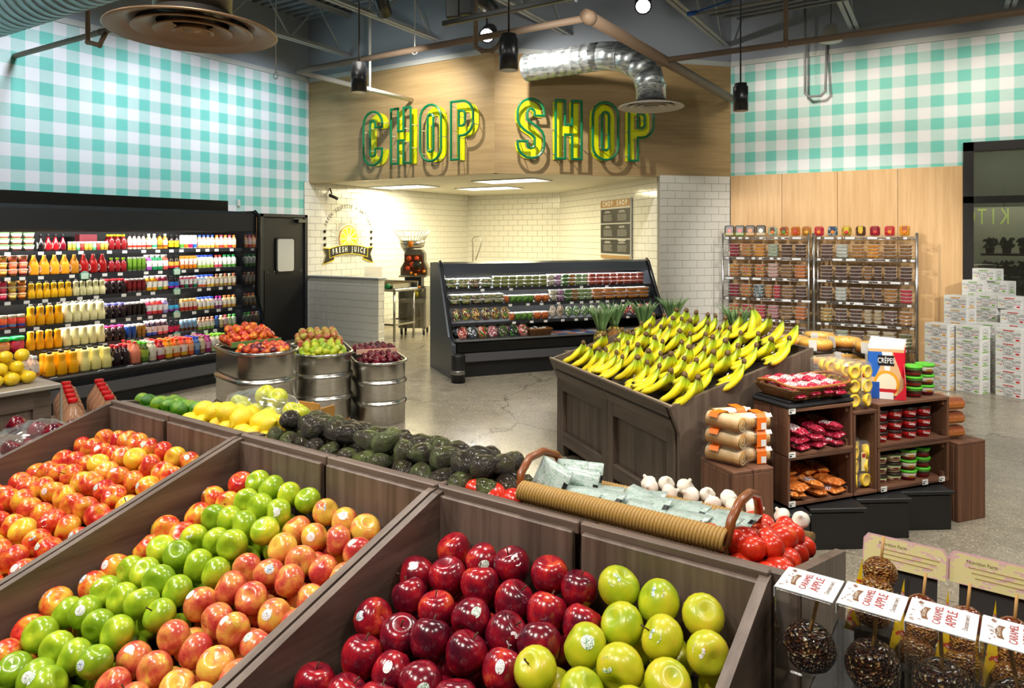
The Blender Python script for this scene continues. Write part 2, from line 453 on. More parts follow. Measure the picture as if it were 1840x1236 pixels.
EM = M('#fff6dc', .5, es=4)
for i, (x, y, rz) in enumerate([(-6.25, 10.15, 0), (-7.6, 11.5, 0), (-8.75, 10.3, 0)]):
    t = thing('ceiling_light', ['flat lit ceiling panel nearest the sign corner inside the shop', 'flat lit ceiling panel at the back of the tiled shop', 'flat lit ceiling panel above the juice machine corner'][i], 'light', (x, y, 2.69), rz, None)
    ob('frame', MB().box((0, .31, 0), (1.22, .03, .02)).box((0, -.31, 0), (1.22, .03, .02)).box((.6, 0, 0), (.03, .6, .02)).box((-.6, 0, 0), (.03, .6, .02)), t, mats=[WHITE_P])
    ob('diffuser', MB().box((0, 0, .002), (1.17, .59, .008)), t, mats=[EM])
    area((x, y, 2.66), (x, y, 0), 62, 1.1, .55, (1, .865, .52))
spot((-8.7, 10.9, 2.62), (-9.5, 11.0, 2.0), 18, 100, .9, (1, .93, .72))

# ------------------------------------------------------------------ door in the left wall
d = MB().box((XL+.02, 8.06, 1.03), (.05, .86, 2.06), b=.004)
dr = struct('door_1', d, [M('#17181b', .45)])
ob('frame', MB().box((XL+.03, 8.53, 1.06), (.09, .06, 2.12)).box((XL+.03, 7.6, 1.06), (.09, .06, 2.12)).box((XL+.03, 8.06, 2.10), (.09, .98, .05)), dr, mats=[M('#2a2c30', .4)])
ob('kick_plate', MB().box((XL+.052, 8.06, .62), (.012, .8, 1.15), b=.003), dr, mats=[M('#0e0f11', .4)])
ob('window_rim', MB().prism([(math.copysign(.15, c)+.05*math.cos(a), math.copysign(.25, s_)+.05*math.sin(a)) for c, s_, a in [(q, w2, an) for (q, w2, a0) in ((1, 1, 0), (-1, 1, 90), (-1, -1, 180), (1, -1, 270)) for an in [math.radians(a0+k*18) for k in range(6)]]], .03), dr, (XL+.075, 8.08, 1.44), (0, 0, pi/2), mats=[M('#08080a', .35)])
ob('window_pane', MB().prism([(math.copysign(.13, c)+.04*math.cos(a), math.copysign(.23, s_)+.04*math.sin(a)) for c, s_, a in [(q, w2, an) for (q, w2, a0) in ((1, 1, 0), (-1, 1, 90), (-1, -1, 180), (1, -1, 270)) for an in [math.radians(a0+k*18) for k in range(6)]]], .008), dr, (XL+.083, 8.08, 1.44), (0, 0, pi/2), mats=[M('#c8c9c6', .15, spec=.8)])
b = MB()
for k in range(6): b.box((XL+.06, 7.72+k*.14, 1.17), (.006, .012, .012))
ob('rivet_strip', b, dr, mats=[CHROME])
ob('closer', MB().box((XL+.09, 8.4, 2.02), (.08, .18, .06), b=.008).box((XL+.12, 8.3, 2.05), (.02, .2, .014)), dr, mats=[M('#6c6f72', .3, 1)])

# ------------------------------------------------------------------ dark framed window in the right wall and an added room for its reflections
fr = MB()
for (x0, x1, z0, z1) in ((.2, .32, 0, 3.02), (2.08, 2.2, 0, 3.02), (.2, 2.2, 2.9, 3.02), (.2, 2.2, 0, .12), (.2, 2.2, 2.2, 2.29)):
    fr.box(((x0+x1)/2, YR+.06, (z0+z1)/2), (x1-x0, .2, z1-z0))
wn = struct('window_1', fr, [M('#161312', .4)])
gg = G('dark_glass'); tr = gg.n('BsdfTransparent', {0: (.62, .66, .62, 1)}); gl = gg.n('BsdfGlossy', {0: (1, 1, 1, 1), 'Roughness': .01})
gg.t.links.new(gg.n('MixShader', {0: .30, 1: tr, 2: gl}), gg.o.inputs[0])
for (z0, z1) in ((.12, 2.2), (2.29, 2.9)):
    ob('pane', MB().box((1.2, YR+.06, (z0+z1)/2), (1.78, .012, z1-z0)), wn, mats=[gg.m])
rb = MB().box((2.2, 14.6, 1.7), (5.5, .1, 3.4)).box((-.6, 13.1, 1.7), (.1, 3.0, 3.4)).box((4.9, 13.1, 1.7), (.1, 3.0, 3.4)).box((2.2, 13.12, 3.45), (5.6, 3.0, .1))
struct('wall_beyond_window', rb, [M('#57554d', .8)])  # added room, stands in for the kitchen mirrored in the glass
struct('wall_beyond_tile', MB().box((1.6, 14.5, 1.75), (3.2, .06, 1.0)), [M('#c4beaa', .4)])
area((.9, 13.7, 3.25), (.9, 14.5, 1.6), 60, 1.6, .3, (1, .96, .82))  # unseen lamp added so the pale panel and herbs show
LEAF = M('#2f5a22', .6); LEAF2 = M('#4a7a34', .6)
for i in range(3):
    t = thing('herb_shelf', ['upper', 'middle', 'lower'][i]+' added shelf of green herbs, standing in for plants mirrored in the window', 'shelf', (1.2, 12.9, .78+i*.35), 0, 'herb shelves behind the window')
    ob('board', MB().box((0, 0, 0), (1.5, .4, .03)), t, mats=[BLACK])
    for k in range(7):
        b = MB()
        for q in range(46):
            a = R.uniform(0, 6.3); r = R.uniform(0, .1); z = R.uniform(.09, .22)
            b.add([(r*math.cos(a)-.03, r*math.sin(a), z), (r*math.cos(a)+.03, r*math.sin(a)+.02, z+.01), (r*math.cos(a), r*math.sin(a), z+.05)], [(0, 1, 2)])
        p = ob('pot', MB().lathe([(.05, .015), (.065, .11)], 10), t, (-.63+k*.21, 0, 0), mats=[M('#3a3028', .7)])
        st_ = stuff('herb_leaf', b, [pick([LEAF, LEAF2])], p)
# the neon kitchen sign across the store that the window mirrors
t = thing('kitchen_sign', 'yellow green kitchen sign across the store mirrored in the dark window', 'sign', (.75, -.55, 2.28), pi)
for i, ch in enumerate('KITCHEN'):
    ob('letter', text_mesh(ch, .62, .55, .02), t, (-.62+i*.26, 0, 0), (pi/2, 0, 0), mats=[M('#c8f000', .4)])
for x in (-.6, .9): ob('hanger', MB().cyl((x, 0, .2), (x, 0, 3.2), .006, n=6), t, mats=[BLACK])

# ------------------------------------------------------------------ sign letters
def arc(cx, cy, r, a0, a1, n=9): return [(cx+r*math.cos(math.radians(a0+(a1-a0)*i/n)), cy+r*math.sin(math.radians(a0+(a1-a0)*i/n))) for i in range(n+1)]
def glyph(ch, W=.40, H=.86, T=.145):
    r = W/2; q = r-T; h = H/2; yt = .17
    if ch == 'O': return [arc(0, h-r, r, 0, 180)+arc(0, r-h, r, 180, 360), arc(0, h-r, q, 180, 0)+arc(0, r-h, q, 360, 180)]
    if ch == 'C':
        return [[(r, yt)]+arc(0, h-r, r, 0, 180)+arc(0, r-h, r, 180, 360)+[(r, -yt), (q, -yt)]+arc(0, r-h, q, 360, 180)+arc(0, h-r, q, 180, 0)+[(q, yt)]]
    if ch == 'H': return [[(-r, -h), (-r, h), (T-r, h), (T-r, T/2), (r-T, T/2), (r-T, h), (r, h), (r, -h), (r-T, -h), (r-T, -T/2), (T-r, -T/2), (T-r, -h)]]
    if ch == 'P':
        R1 = r; yb = -.08
        return [[(-r, -h), (-r, h)]+arc(0, h-R1, R1, 90, 0, 7)+arc(0, yb+R1, R1, 0, -90, 7)+[(T-r, yb), (T-r, -h)],
                [(T-r, h-T)]+[(T-r, yb+T)]+arc(0, yb+R1, R1-T, -90, 0, 6)+arc(0, h-R1, R1-T, 0, 90, 6)]
    c = r-T/2
    ln = [(c, yt+.02)]+arc(0, h-r, c, 0, 180, 10)+[(-c, .13)]+[(-c+.02, .085), (-c*.45, .0+.035), (0, 0), (c*.45, -.035), (c-.02, -.085), (c, -.13)]+arc(0, r-h, c, 0, -180, 10)+[(-c, -yt-.02)]
    l1, l2 = [], []
    for i, p in enumerate(ln):
        a, b_ = ln[max(i-1, 0)], ln[min(i+1, len(ln)-1)]; dx, dy = b_[0]-a[0], b_[1]-a[1]; k = math.hypot(dx, dy)
        l1.append((p[0]-dy/k*T/2, p[1]+dx/k*T/2)); l2.append((p[0]+dy/k*T/2, p[1]-dx/k*T/2))
    return [l1+l2[::-1]]
def flat_letter(loops, depth):
    c = bpy.data.curves.new('letter', 'CURVE'); c.dimensions = '2D'; c.fill_mode = 'BOTH'; c.extrude = depth
    for lp in loops:
        s_ = c.splines.new('POLY'); s_.points.add(len(lp)-1)
        for i, (x, y) in enumerate(lp): s_.points[i].co = (x, y, 0, 1)
        s_.use_cyclic_u = True
    o = bpy.data.objects.new('letter', c); me = bpy.data.meshes.new_from_object(o); bpy.data.objects.remove(o); return me
YEL = M('#f0f400', .45); GRN = M('#0d7a4c', .35); PIN = M('#e8e8e0', .3)
SO = .165
def neon(ch, loc, rz, label):
    t = thing('sign_letter', label, 'sign', loc, rz, 'letters of the shop sign')
    lp = glyph(ch); me = flat_letter(lp, .006); me.materials.clear(); me.materials.append(YEL)
    ob('letter_face', me, t, (0, -.012, 0), (pi/2, 0, 0))
    for l in lp:
        pts = [(x, -SO, y) for x, y in l]; bm = MB()
        n = len(pts)
        inn = [(x*1, y) for x, y in l]
        for i in range(n):
            a, b_ = V(pts[i]), V(pts[(i+1) % n])
            if (b_-a).length > 1e-4:
                dd = (b_-a).normalized()*.014; bm.cyl(a-dd*.8, b_+dd*.8, .0195, n=6, sm=False)
        ob('letter_outline', bm, t, mats=[GRN])
        ln = [0]; 
        tot = sum(math.dist(l[i], l[(i+1) % n]) for i in range(n)); want = max(3, round(tot/.36)); acc = 0; nxt = .08
        for i in range(n):
            seg = math.dist(l[i], l[(i+1) % n])
            while acc+seg > nxt and want > 0:
                k = (nxt-acc)/seg; x = l[i][0]+(l[(i+1) % n][0]-l[i][0])*k; y = l[i][1]+(l[(i+1) % n][1]-l[i][1])*k
                ob('standoff_pin', MB().cyl((x, 0, y), (x, -SO, y), .0065, n=6), t, mats=[PIN]); nxt += .36; want -= 1
            acc += seg
for i, ch in enumerate('CHOP'):
    neon(ch, (-7.85+i*.587, YF, 3.325), 0, ['yellow letter C with green outline, start of the fascia sign', 'yellow letter H with green outline in the word CHOP', 'yellow letter O with green outline in the word CHOP', 'yellow letter P with green outline ending the word CHOP'][i])
for i, ch in enumerate('SHOP'):
    k = (.506+.576*i)*s2
    neon(ch, (CX+k, CY+k, 3.325), pi/4, ['yellow letter S with green outline starting the word SHOP', 'yellow letter H with green outline in the word SHOP', 'yellow letter O with green outline in the word SHOP', 'yellow letter P with green outline behind the small round diffuser'][i])

# ------------------------------------------------------------------ ceiling steel, ducts, pipes
JST = M('#a9adb0', .6); BRN = M('#84705e', .6); PWH = M('#d4d6d4', .5)
for i, x in enumerate([-8.53, -6.68, -4.83, -2.98, -1.13, .72]):
    y1 = YF if x < CX else (CY+(x-CX) if x < EX else YR); y0 = -6.4
    t = thing('roof_joist', 'steel bar joist, %s counted from the gingham wall at the left' % ORD[i], 'joist', (x, y0, 4.77), 0, 'roof joists')
    for dx in (-.04, .04):
        ob('bottom_chord', MB().box((dx, (y1-y0)/2, 0), (.055, y1-y0, .012)).box((dx*.45, (y1-y0)/2, .03), (.01, y1-y0, .06)), t, mats=[JST])
        ob('top_chord', MB().box((dx, (y1-y0)/2, .70), (.055, y1-y0, .012)).box((dx*.45, (y1-y0)/2, .67), (.01, y1-y0, .06)), t, mats=[JST])
    y = y1-.15; k = 0
    web = MB().cyl((0, 0, .02), (0, -.55, .68), .013, n=6); wm = web.mesh('web_rod', [JST]); web2 = MB().cyl((0, 0, .68), (0, -.55, .02), .013, n=6).mesh('web_rod', [JST])
    while y > y1-9 and y > y0+.6:
        ob('web_rod', wm if k % 2 == 0 else web2, t, (0, y-y0, 0)); y -= .55; k += 1
def spiral(name, r, p0, p1, mat_, parent, step=.12, n=28):
    p0, p1 = V(p0), V(p1); L = (p1-p0).length; pr = []; m = int(L/step)
    for i in range(m+1):
        z = L*i/m; pr += [(r, z), (r+.006, z+.006), (r+.006, z+.014), (r, z+.02)] if i < m else [(r, z)]
    X = Matrix.Translation(p0) @ (p1-p0).to_track_quat('Z', 'Y').to_matrix().to_4x4()
    return ob(name, MB().lathe(pr, n, 0, X), parent, mats=[mat_])
gd = G('galvanised_sheet'); nz = gd.noise(gd.vscale(gd.obj(), 3, 14, 14), 2, 4, .6)
GALV = gd.fin(gd.ramp(nz, [(.38, '#9aa3a9'), (.6, '#dfe5e8')]), gd.ramp(nz, [(.3, (.30,)*3+(1,)), (.7, (.46,)*3+(1,))]), .85)
def diffuser(t, r, mats):
    def ring(r0, r1, z0, z1):
        return MB().lathe([(r0, z0), (r0+.01, z0-.008), (r1-.01, z1-.006), (r1, z1), (r1-.008, z1+.012), (r0+.006, z0+.01), (r0, z0)], 40, caps=False)
    for k, (a, b_, z0, z1) in enumerate(((.64, 1, .05, 0), (.42, .70, .055, .006), (.24, .46, .055, .004), (.10, .24, .05, .0))):
        ob('cone_ring', ring(a*r, b_*r, z0*r*2+.02, z1*r*2+.02), t, mats=mats)
    ob('centre_boss', MB().lathe([(.002, .03*r), (.12*r, .06*r), (.06*r, .2*r)], 16), t, mats=mats)
    ob('throat', MB().lathe([(.66*r, .13*r), (.5*r, .2*r), (.46*r, .27*r), (.002, .27*r)], 28, caps=False), t, mats=[M('#2c2620', .7)])
t = thing('round_diffuser', 'large bronze coloured round ceiling diffuser hanging below the wide duct', 'vent', (-5.25, 3.55, 3.40))
diffuser(t, .66, [M('#b0906f', .35, .3)])
ob('neck', MB().lathe([(.3, .16), (.3, .3), (.307, .31), (.307, .33), (.3, .34), (.3, .62)], 32), t, mats=[M('#6d675c', .35, 1)])
t = thing('spiral_duct', 'wide pale spiral duct high along the gingham wall corner', 'duct', (0, 0, 0))
spiral('duct_run', .31, (-9.45, 3.55, 4.24), (2.0, 3.55, 4.24), M('#a3b3b4', .4, .7), t, .14, 30)
DX, DY, DZ = -3.17, 8.5, 3.36
t = thing('round_diffuser', 'pale round ceiling diffuser below the bent shiny duct', 'vent', (DX, DY, DZ))
diffuser(t, .41, [M('#b9b2a6', .45)])
t = thing('elbow_duct', 'shiny galvanised elbow duct running across the wooden fascia', 'duct', (0, 0, 0))
spiral('duct_run', .185, (-5.02, 8.55, 4.12), (-3.85, 8.5, 4.12), GALV, t, .13, 28)
pts = [(-3.85+.68*math.sin(a), 8.5, 4.12-.5+.5*math.cos(a)) for a in [pi/2*i/4 for i in range(5)]]
for i in range(4):
    d_ = (V(pts[i+1])-V(pts[i])).normalized()*.012
    ob('elbow_gore', MB().cyl(V(pts[i])-d_, V(pts[i+1])+d_, .186, n=28).tube([V(pts[i+1])+V((0, .19*math.cos(q), 0))+d_.cross(V((0, 1, 0))).normalized()*.19*math.sin(q) for q in [pi*2*k/24 for k in range(24)]], .006, 5, closed=True), t, mats=[GALV])
spiral('drop', .186, (DX, DY, 3.66), (DX, DY, DZ+.10), GALV, t, .12, 28)
def pipe(name, label, pts, r, mat_, cpl=()):
    t = thing(name, label, 'pipe', (0, 0, 0))
    for a, b_ in zip(pts, pts[1:]): ob('pipe_run', MB().cyl(a, b_, r, n=12), t, mats=[mat_])
    for p in list(pts[1:-1])+list(cpl): ob('coupling', ell(r*1.22, r*1.22, r*1.22, 12, 8, Matrix.Translation(p)), t, mats=[mat_])
    return t
pipe('sprinkler_pipe', 'brown sprinkler pipe crossing in front of the gingham wall at the left', [(XL, 4.07, 3.91), (-2.0, 4.07, 3.91)], .03, BRN, [(-7.6, 4.07, 3.91)])
pipe('drain_loop', 'small brown pipe loop hanging beside the large bronze diffuser', [(-7.63, 3.95, 5.3), (-7.63, 3.95, 3.78), (-7.5, 4.0, 3.74), (-7.5, 4.07, 3.9)], .024, BRN)
pipe('sprinkler_pipe', 'brown sprinkler pipe behind the two middle pendant lamps', [(-7.19, 6.35, 3.9), (-3.0, 6.3, 3.9)], .036, BRN)
pipe('sprinkler_pipe', 'white pipe ending above the word CHOP', [(-7.19, 6.39, 3.9), (-7.17, YF, 3.9)], .034, PWH, [(-7.18, 7.7, 3.9)])
pipe('drop_pipe', 'thin white pipe dropping to the white pipe over CHOP', [(-7.18, 7.7, 5.5), (-7.18, 7.7, 3.9)], .02, PWH)
pipe('sprinkler_main', 'thick tan sprinkler main running above the elbow duct to the wall', [(-2.98, 6.2, 3.9), (-2.86, 11.12, 3.9)], .062, M('#7a6653', .6), [(-2.96, 8.3, 3.9), (-2.98, 6.3, 3.9)])
pipe('branch_pipe', 'tan branch pipe running in front of the right gingham wall', [(-2.95, 8.3, 3.9), (5.5, 8.3, 3.9)], .035, M('#7a6653', .6), [(-1.52, 8.3, 3.9)])
pipe('drop_pipe', 'tan pipe dropping to the branch pipe before the right wall', [(-1.52, 8.3, 5.5), (-1.52, 8.3, 3.9)], .026, M('#7a6653', .6))
pipe('drain_loop', 'grey U shaped drain pipe on the right gingham wall', [(-1.78, 11.2, 5.5), (-1.78, 11.2, 3.88), (-1.72, 11.2, 3.82), (-1.56, 11.2, 3.82), (-1.5, 11.2, 3.88), (-1.5, 11.33, 4.6)], .018, M('#8f9194', .6))
pipe('drain_loop', 'small brown pipe loop beside the lit track spot', [(-4.2, 6.1, 5.0), (-4.2, 6.1, 3.74), (-4.13, 6.12, 3.69), (-4.03, 6.16, 3.69), (-3.98, 6.2, 3.74), (-3.98, 6.32, 3.9)], .024, BRN)
for i, (x, y, z, ln) in enumerate([(-7.6, 6.35, 3.93, 1.5), (-5.2, 6.32, 3.93, 1.5)]):
    o = ob('hanger_rod', MB().cyl((0, 0, 0), (0, 0, ln), .007, n=6).tube([(.045*math.cos(a), 0, .045*math.sin(a)-.04) for a in [2*pi*k/14 for k in range(14)]], .006, 5, closed=True), None, (x, y, z), mats=[PWH])
    tag(o, ['thin rod hanger at the left end of the brown pipe', 'thin rod hanger near the middle of the brown pipe'][i], 'hanger')
for i in range(4):
    o = ob('cable_conduit', MB().cyl((0, 0, 0), (4.2, .1, .05), .018, n=8), None, (-2.75+i*.12, 9.0+i*.22, 4.62+.02*i), (0, 0, -.04), mats=[pick([M('#7f8286', .5, .6), M('#94918a', .5)])])
    tag(o, 'grey conduit tube, %s of four side by side under the right joists' % ORD[i], 'conduit', 'conduits under the right joists')
o = ob('cable_conduit', MB().tube([(-2.8, 9.0, 4.64), (-2.2, 9.1, 4.78), (-1.4, 9.2, 4.9)], .012, 6).cyl((-2.86, 9.0, 4.64), (-2.74, 9.0, 4.64), .032, n=10), mats=[M('#2a62b8', .5)])
tag(o, 'blue cable with a blue end cap among the conduits', 'cable')
for i, (x, y, z) in enumerate([(-4.82, 5.02, 3.14), (-2.957, 4.757, 3.07), (-1.81, 7.46, 3.05)]):
    t = thing('pendant_lamp', ['black cylinder pendant lamp in front of the word CHOP', 'black cylinder pendant lamp above the fascia corner', 'black cylinder pendant lamp before the right gingham wall'][i], 'lamp', (x, y, z), 0, 'black pendant lamps')
    ob('shade', MB().lathe([(.066, 0), (.075, 0), (.075, .25), (.062, .252), (.062, .285), (.01, .29)], 24), t, mats=[BLACK2])
    ob('lens', MB().lathe([(.0655, .004), (.001, .006)], 20), t, mats=[M('#fff4e0', .4, es=5)])
    ob('stem', MB().cyl((0, 0, .28), (0, 0, 2.42), .008, n=8), t, mats=[BLACK])
    spot((x, y, z-.02), (x, y, 0), 70, 80, .7, NEUT, .05)
t = thing('lighting_track', 'long black lighting track above the middle pendant lamp', 'track', (0, 0, 0))
ob('rail', MB().box((0, 0, 0), (1.6, .05, .05), b=.006), t, (-3.45, 5.58, 3.86), (0, 0, -.03), mats=[BLACK])
for x in (-3.9, -2.9): ob('drop_rod', MB().cyl((x, 5.58, 3.87), (x, 5.58, 4.76), .008, n=6), t, mats=[BLACK])
for x, y in ((-3.27, 4.7), (-2.15, 4.45)):
    pass
def track_head(loc, tgt, label, es=26, box=False):
    t = thing('track_spot', label, 'lamp', loc, 0, 'track spots')
    q = (V(tgt)-V(loc)).to_track_quat('Z', 'Y').to_matrix().to_4x4() @ Matrix.Scale(1.8, 4)
    ob('housing', MB().lathe([(.002, -.162), (.03, -.16), (.05, -.15), (.054, -.13), (.056, .02), (.047, .02), (.044, -.03)], 20, 0, q, caps=False), t, mats=[BLACK2])
    ob('lens', MB().lathe([(.046, .012), (.001, .013)], 18, 0, q), t, mats=[M('#ffffff', .4, es=es)])
    ob('yoke', MB().cyl((0, 0, 0), (-.03, .02, max(.3, 5.47-loc[2])), .014, n=8), t, mats=[BLACK])
track_head((-5.02, 7.55, 4.34), (-4.2, 5.6, 3.2), 'lit black track spot beside the middle pendant lamp')
track_head((-4.82, 7.32, 4.58), (-4.3, 9.9, 3.0), 'black track spot turned to the word SHOP', 6)
track_head((-6.38, 7.12, 4.74), (-7.0, 8.65, 3.15), 'black track spot turned to the word CHOP', 6)
track_head((-3.07, 7.97, 4.50), (-1.9, 4.9, 2.2), 'brightly lit spot at the top edge above the bent duct')
for i, (x, y, z, s_) in enumerate([(-4.13, 5.62, 4.10, (.14, .1, .40)), (-3.96, 5.60, 4.10, (.13, .1, .40)), (-2.90, 5.66, 4.02, (.2, .15, .3))]):
    t = thing('track_fixture', ['black box fixture at the left end of the lighting track', 'black box fixture second along the lighting track', 'tilted black fixture at the pipe junction of the track'][i], 'lamp', (x, y, z), 0, 'track box fixtures', rot=(0, 0, .3) if i < 2 else (.25, .2, .3))
    ob('housing', MB().box((0, 0, 0), s_, b=.008), t, mats=[BLACK])
    ob('bracket', MB().box((0, 0, s_[2]/2+.05), (.03, .03, .12)), t, mats=[BLACK2])
t = thing('ceiling_speaker', 'white bell shaped speaker hanging before the right gingham wall', 'speaker', (-1.35, 10.6, 4.44))
ob('shell', MB().lathe([(.145, 0), (.14, .05), (.09, .2), (.05, .24), (.01, .245)], 24), t, mats=[M('#c6c2ba', .5)])
ob('grille', MB().lathe([(.14, .004), (.002, .006)], 20), t, mats=[M('#a49f95', .6)])
ob('hanger', MB().cyl((0, 0, .24), (0, 0, .9), .006, n=6), t, mats=[BLACK])
t = thing('security_camera', 'small black bracket camera on the tiled wall above the juice emblem', 'camera', (XL+.03, 9.12, 2.52))
ob('bracket', MB().cyl((0, 0, .1), (.05, 0, .0), .012, n=8), t, mats=[BLACK])
ob('body', MB().cyl((.03, -.05, -.02), (.12, .08, -.09), .028, n=12), t, mats=[BLACK])
o = ob('wall_sensor', MB().box((0, 0, 0), (.03, .05, .1), b=.006), None, (XL+.016, 7.2, 2.28), mats=[WHITE_P]); tag(o, 'small white sensor box on the gingham wall above the cooler end', 'sensor')
# ------------------------------------------------------------------ packaged drinks: unit shapes (width 1, height 1), scaled when placed
def label_mat(base, band, dot, top=None, key=None):
    k = ('label', base, band, dot, top)
    if k in MATS: return MATS[k]
    g = G('printed_label'); p = g.xyz(g.gen()); z = p[2]; x = p[0]
    c = lin(base)
    wob = g.ma('ADD', z, g.ma('MULTIPLY', g.noise(g.gen(), 5, 1), .14))
    c = g.mix(g.ma('LESS_THAN', wob, .40), c, lin(band))
    dx = g.ma('SUBTRACT', x, .5); dz = g.ma('SUBTRACT', z, .52)
    dd = g.ma('ADD', g.ma('MULTIPLY', dx, dx), g.ma('MULTIPLY', g.ma('MULTIPLY', dz, dz), 1.3))
    c = g.mix(g.ma('LESS_THAN', dd, .045), c, lin(dot))
    fine = g.noise(g.vscale(g.gen(), 6, 6, 26), 3, 2)
    c = g.mix(g.ma('MULTIPLY', g.ma('GREATER_THAN', fine, .62), .5), c, lin('#3a3a44'))
    if top: c = g.mix(g.ma('GREATER_THAN', z, .86), c, lin(top))
    MATS[k] = g.fin(c, .35); return MATS[k]
def ring_label(inner, outer='#f2f2ee'):
    k = ('ring', inner, outer)
    if k in MATS: return MATS[k]
    g = G('round_label'); p = g.xyz(g.gen()); dx = g.ma('SUBTRACT', p[0], .5); dz = g.ma('SUBTRACT', p[2], .5)
    d = g.ma('SQRT', g.ma('ADD', g.ma('MULTIPLY', dx, dx), g.ma('MULTIPLY', dz, dz)))
    c = g.ramp(d, [(0, lin(inner)), (.09, lin(outer)), (.17, lin('#1d2b4a')), (.25, lin(outer))], 'CONSTANT')
    MATS[k] = g.fin(c, .4); return MATS[k]
def U(parts):  # parts: list of (name, MB)
    return [(n, b_.mesh(n)) for n, b_ in parts]
def sleeve(r, z0, z1, n=14): return MB().lathe([(r, z0), (r+.004, z0+.004), (r+.004, z1-.004), (r, z1)], n)
SQ = lambda a, z: 1/max(abs(math.cos(a)), abs(math.sin(a)))**.55
SHAPES = {
 'bottle': U([('body', MB().lathe([(.40, 0), (.47, .02), (.48, .08), (.48, .60), (.42, .68), (.24, .80), (.2, .86)], 14)), ('cap', MB().lathe([(.2, .86), (.25, .865), (.25, .99), (.23, 1)], 12)), ('label', sleeve(.482, .12, .58))]),
 'smooth': U([('body', MB().lathe([(.42, 0), (.48, .02), (.48, .66), (.44, .74), (.27, .82), (.24, .88)], 14, mod=lambda a, z: 1/max(abs(math.cos(a)), abs(math.sin(a)))**.25)), ('cap', MB().lathe([(.26, .87), (.3, .88), (.3, .99), (.28, 1)], 12)), ('label', MB().lathe([(.486, .05), (.49, .06), (.49, .62), (.486, .63)], 14, mod=lambda a, z: 1/max(abs(math.cos(a)), abs(math.sin(a)))**.25))]),
 'carafe': U([('body', MB().lathe([(.40, 0), (.48, .03), (.49, .30), (.47, .42), (.39, .54), (.355, .62), (.37, .72), (.40, .82), (.36, .875), (.2, .915)], 14, mod=lambda a, z: 1/max(abs(math.cos(a)), abs(math.sin(a)))**(.28 if z < .5 else 0))), ('cap', MB().lathe([(.18, .91), (.2, .915), (.2, .99), (.18, 1)], 12)), ('label', MB().box((0, -.487, .16), (.42, .01, .025)))]),
 'can': U([('body', MB().lathe([(.38, 0), (.46, .03), (.47, .05), (.47, .9), (.40, .97), (.40, 1), (.36, .985), (.01, .985)], 14)), ('label', sleeve(.472, .06, .89))]),
 'bulb': U([('body', MB().lathe([(.30, 0), (.44, .04), (.49, .2), (.47, .38), (.36, .55), (.22, .68), (.17, .82)], 14)), ('cap', MB().lathe([(.18, .82), (.22, .83), (.22, .99), (.2, 1)], 12)), ('label', MB().add([(0, -.5, .3)]+[(.28*math.cos(a), -.50+.10*abs(math.cos(a))**2, .3+.22*math.sin(a)) for a in [2*pi*k/14 for k in range(14)]], [(0, 1+k, 1+(k+1) % 14) for k in range(14)]))]),
 'jar': U([('body', MB().lathe([(.42, 0), (.47, .03), (.47, .72), (.43, .78)], 14)), ('cap', MB().lathe([(.44, .77), (.46, .78), (.46, .98), (.44, 1)], 14)), ('label', sleeve(.473, .12, .66))]),
 'growler': U([('body', MB().lathe([(.42, 0), (.48, .02), (.49, .08), (.49, .42), (.42, .56), (.25, .72), (.17, .84), (.17, .93)], 16)), ('cap', MB().lathe([(.18, .92), (.21, .925), (.21, .99), (.19, 1)], 12)), ('label', MB().add([(0, -.502, .27)]+[(.32*math.cos(a), -.505+.115*math.cos(a)**2, .27+.19*math.sin(a)) for a in [2*pi*k/18 for k in range(18)]], [(0, 1+k, 1+(k+1) % 18) for k in range(18)])), ('handle', MB().tube([(.15, 0, .88), (.30, 0, .9), (.38, 0, .84), (.38, 0, .76), (.30, 0, .70)], .035, 6))]),
 'jug': U([('body', MB().lathe([(.42, 0), (.47, .03), (.48, .45), (.44, .58), (.28, .76), (.17, .87), (.16, .92)], 16, mod=lambda a, z: 1/max(abs(math.cos(a)), abs(math.sin(a)))**(.5 if z < .6 else .15))), ('cap', MB().lathe([(.18, .91), (.2, .915), (.2, .99), (.18, 1)], 14)), ('handle', MB().tube([(0, .16, .86), (0, .36, .80), (0, .44, .66), (0, .43, .52)], .05, 6))]),
 'cup': U([('body', MB().lathe([(.33, 0), (.36, .02), (.47, .84)], 14)), ('lid', MB().lathe([(.47, .84), (.5, .86), (.5, .93), (.45, .97), (.44, .99), (.01, 1)], 14)), ('label', MB().lathe([(.374, .1), (.376, .1), (.454, .7), (.452, .7)], 14))]),
 'pouchjar': U([('body', MB().lathe([(.42, 0), (.48, .04), (.49, .3), (.47, .68), (.40, .78)], 16)), ('cap', MB().lathe([(.42, .77), (.5, .79), (.5, .97), (.46, 1)], 16)), ('label', sleeve(.492, .1, .6))]),
}
LIQ = lambda hx, r=.18: M(hx, r, 0, .3)
def place(shape, nm, loc, w, h, mats, label, cat, group, rz=0, parent=None):
    ps = SHAPES[shape]
    o = ob(nm, ps[0][1], parent, loc, (0, 0, rz), [mats[0]], (w, w, h))
    if parent is None: tag(o, label, cat, group)
    for (n, me), m_ in zip(ps[1:], mats[1:]):
        if m_ is not None: ob(n, me, o, mats=[m_])
    return o
NAMES = {'bottle': 'juice_bottle', 'smooth': 'smoothie_bottle', 'carafe': 'juice_carafe', 'can': 'drink_can', 'bulb': 'round_bottle', 'jar': 'preserve_jar', 'growler': 'glass_growler', 'jug': 'cider_jug', 'cup': 'fruit_cup', 'pouchjar': 'fruit_jar'}

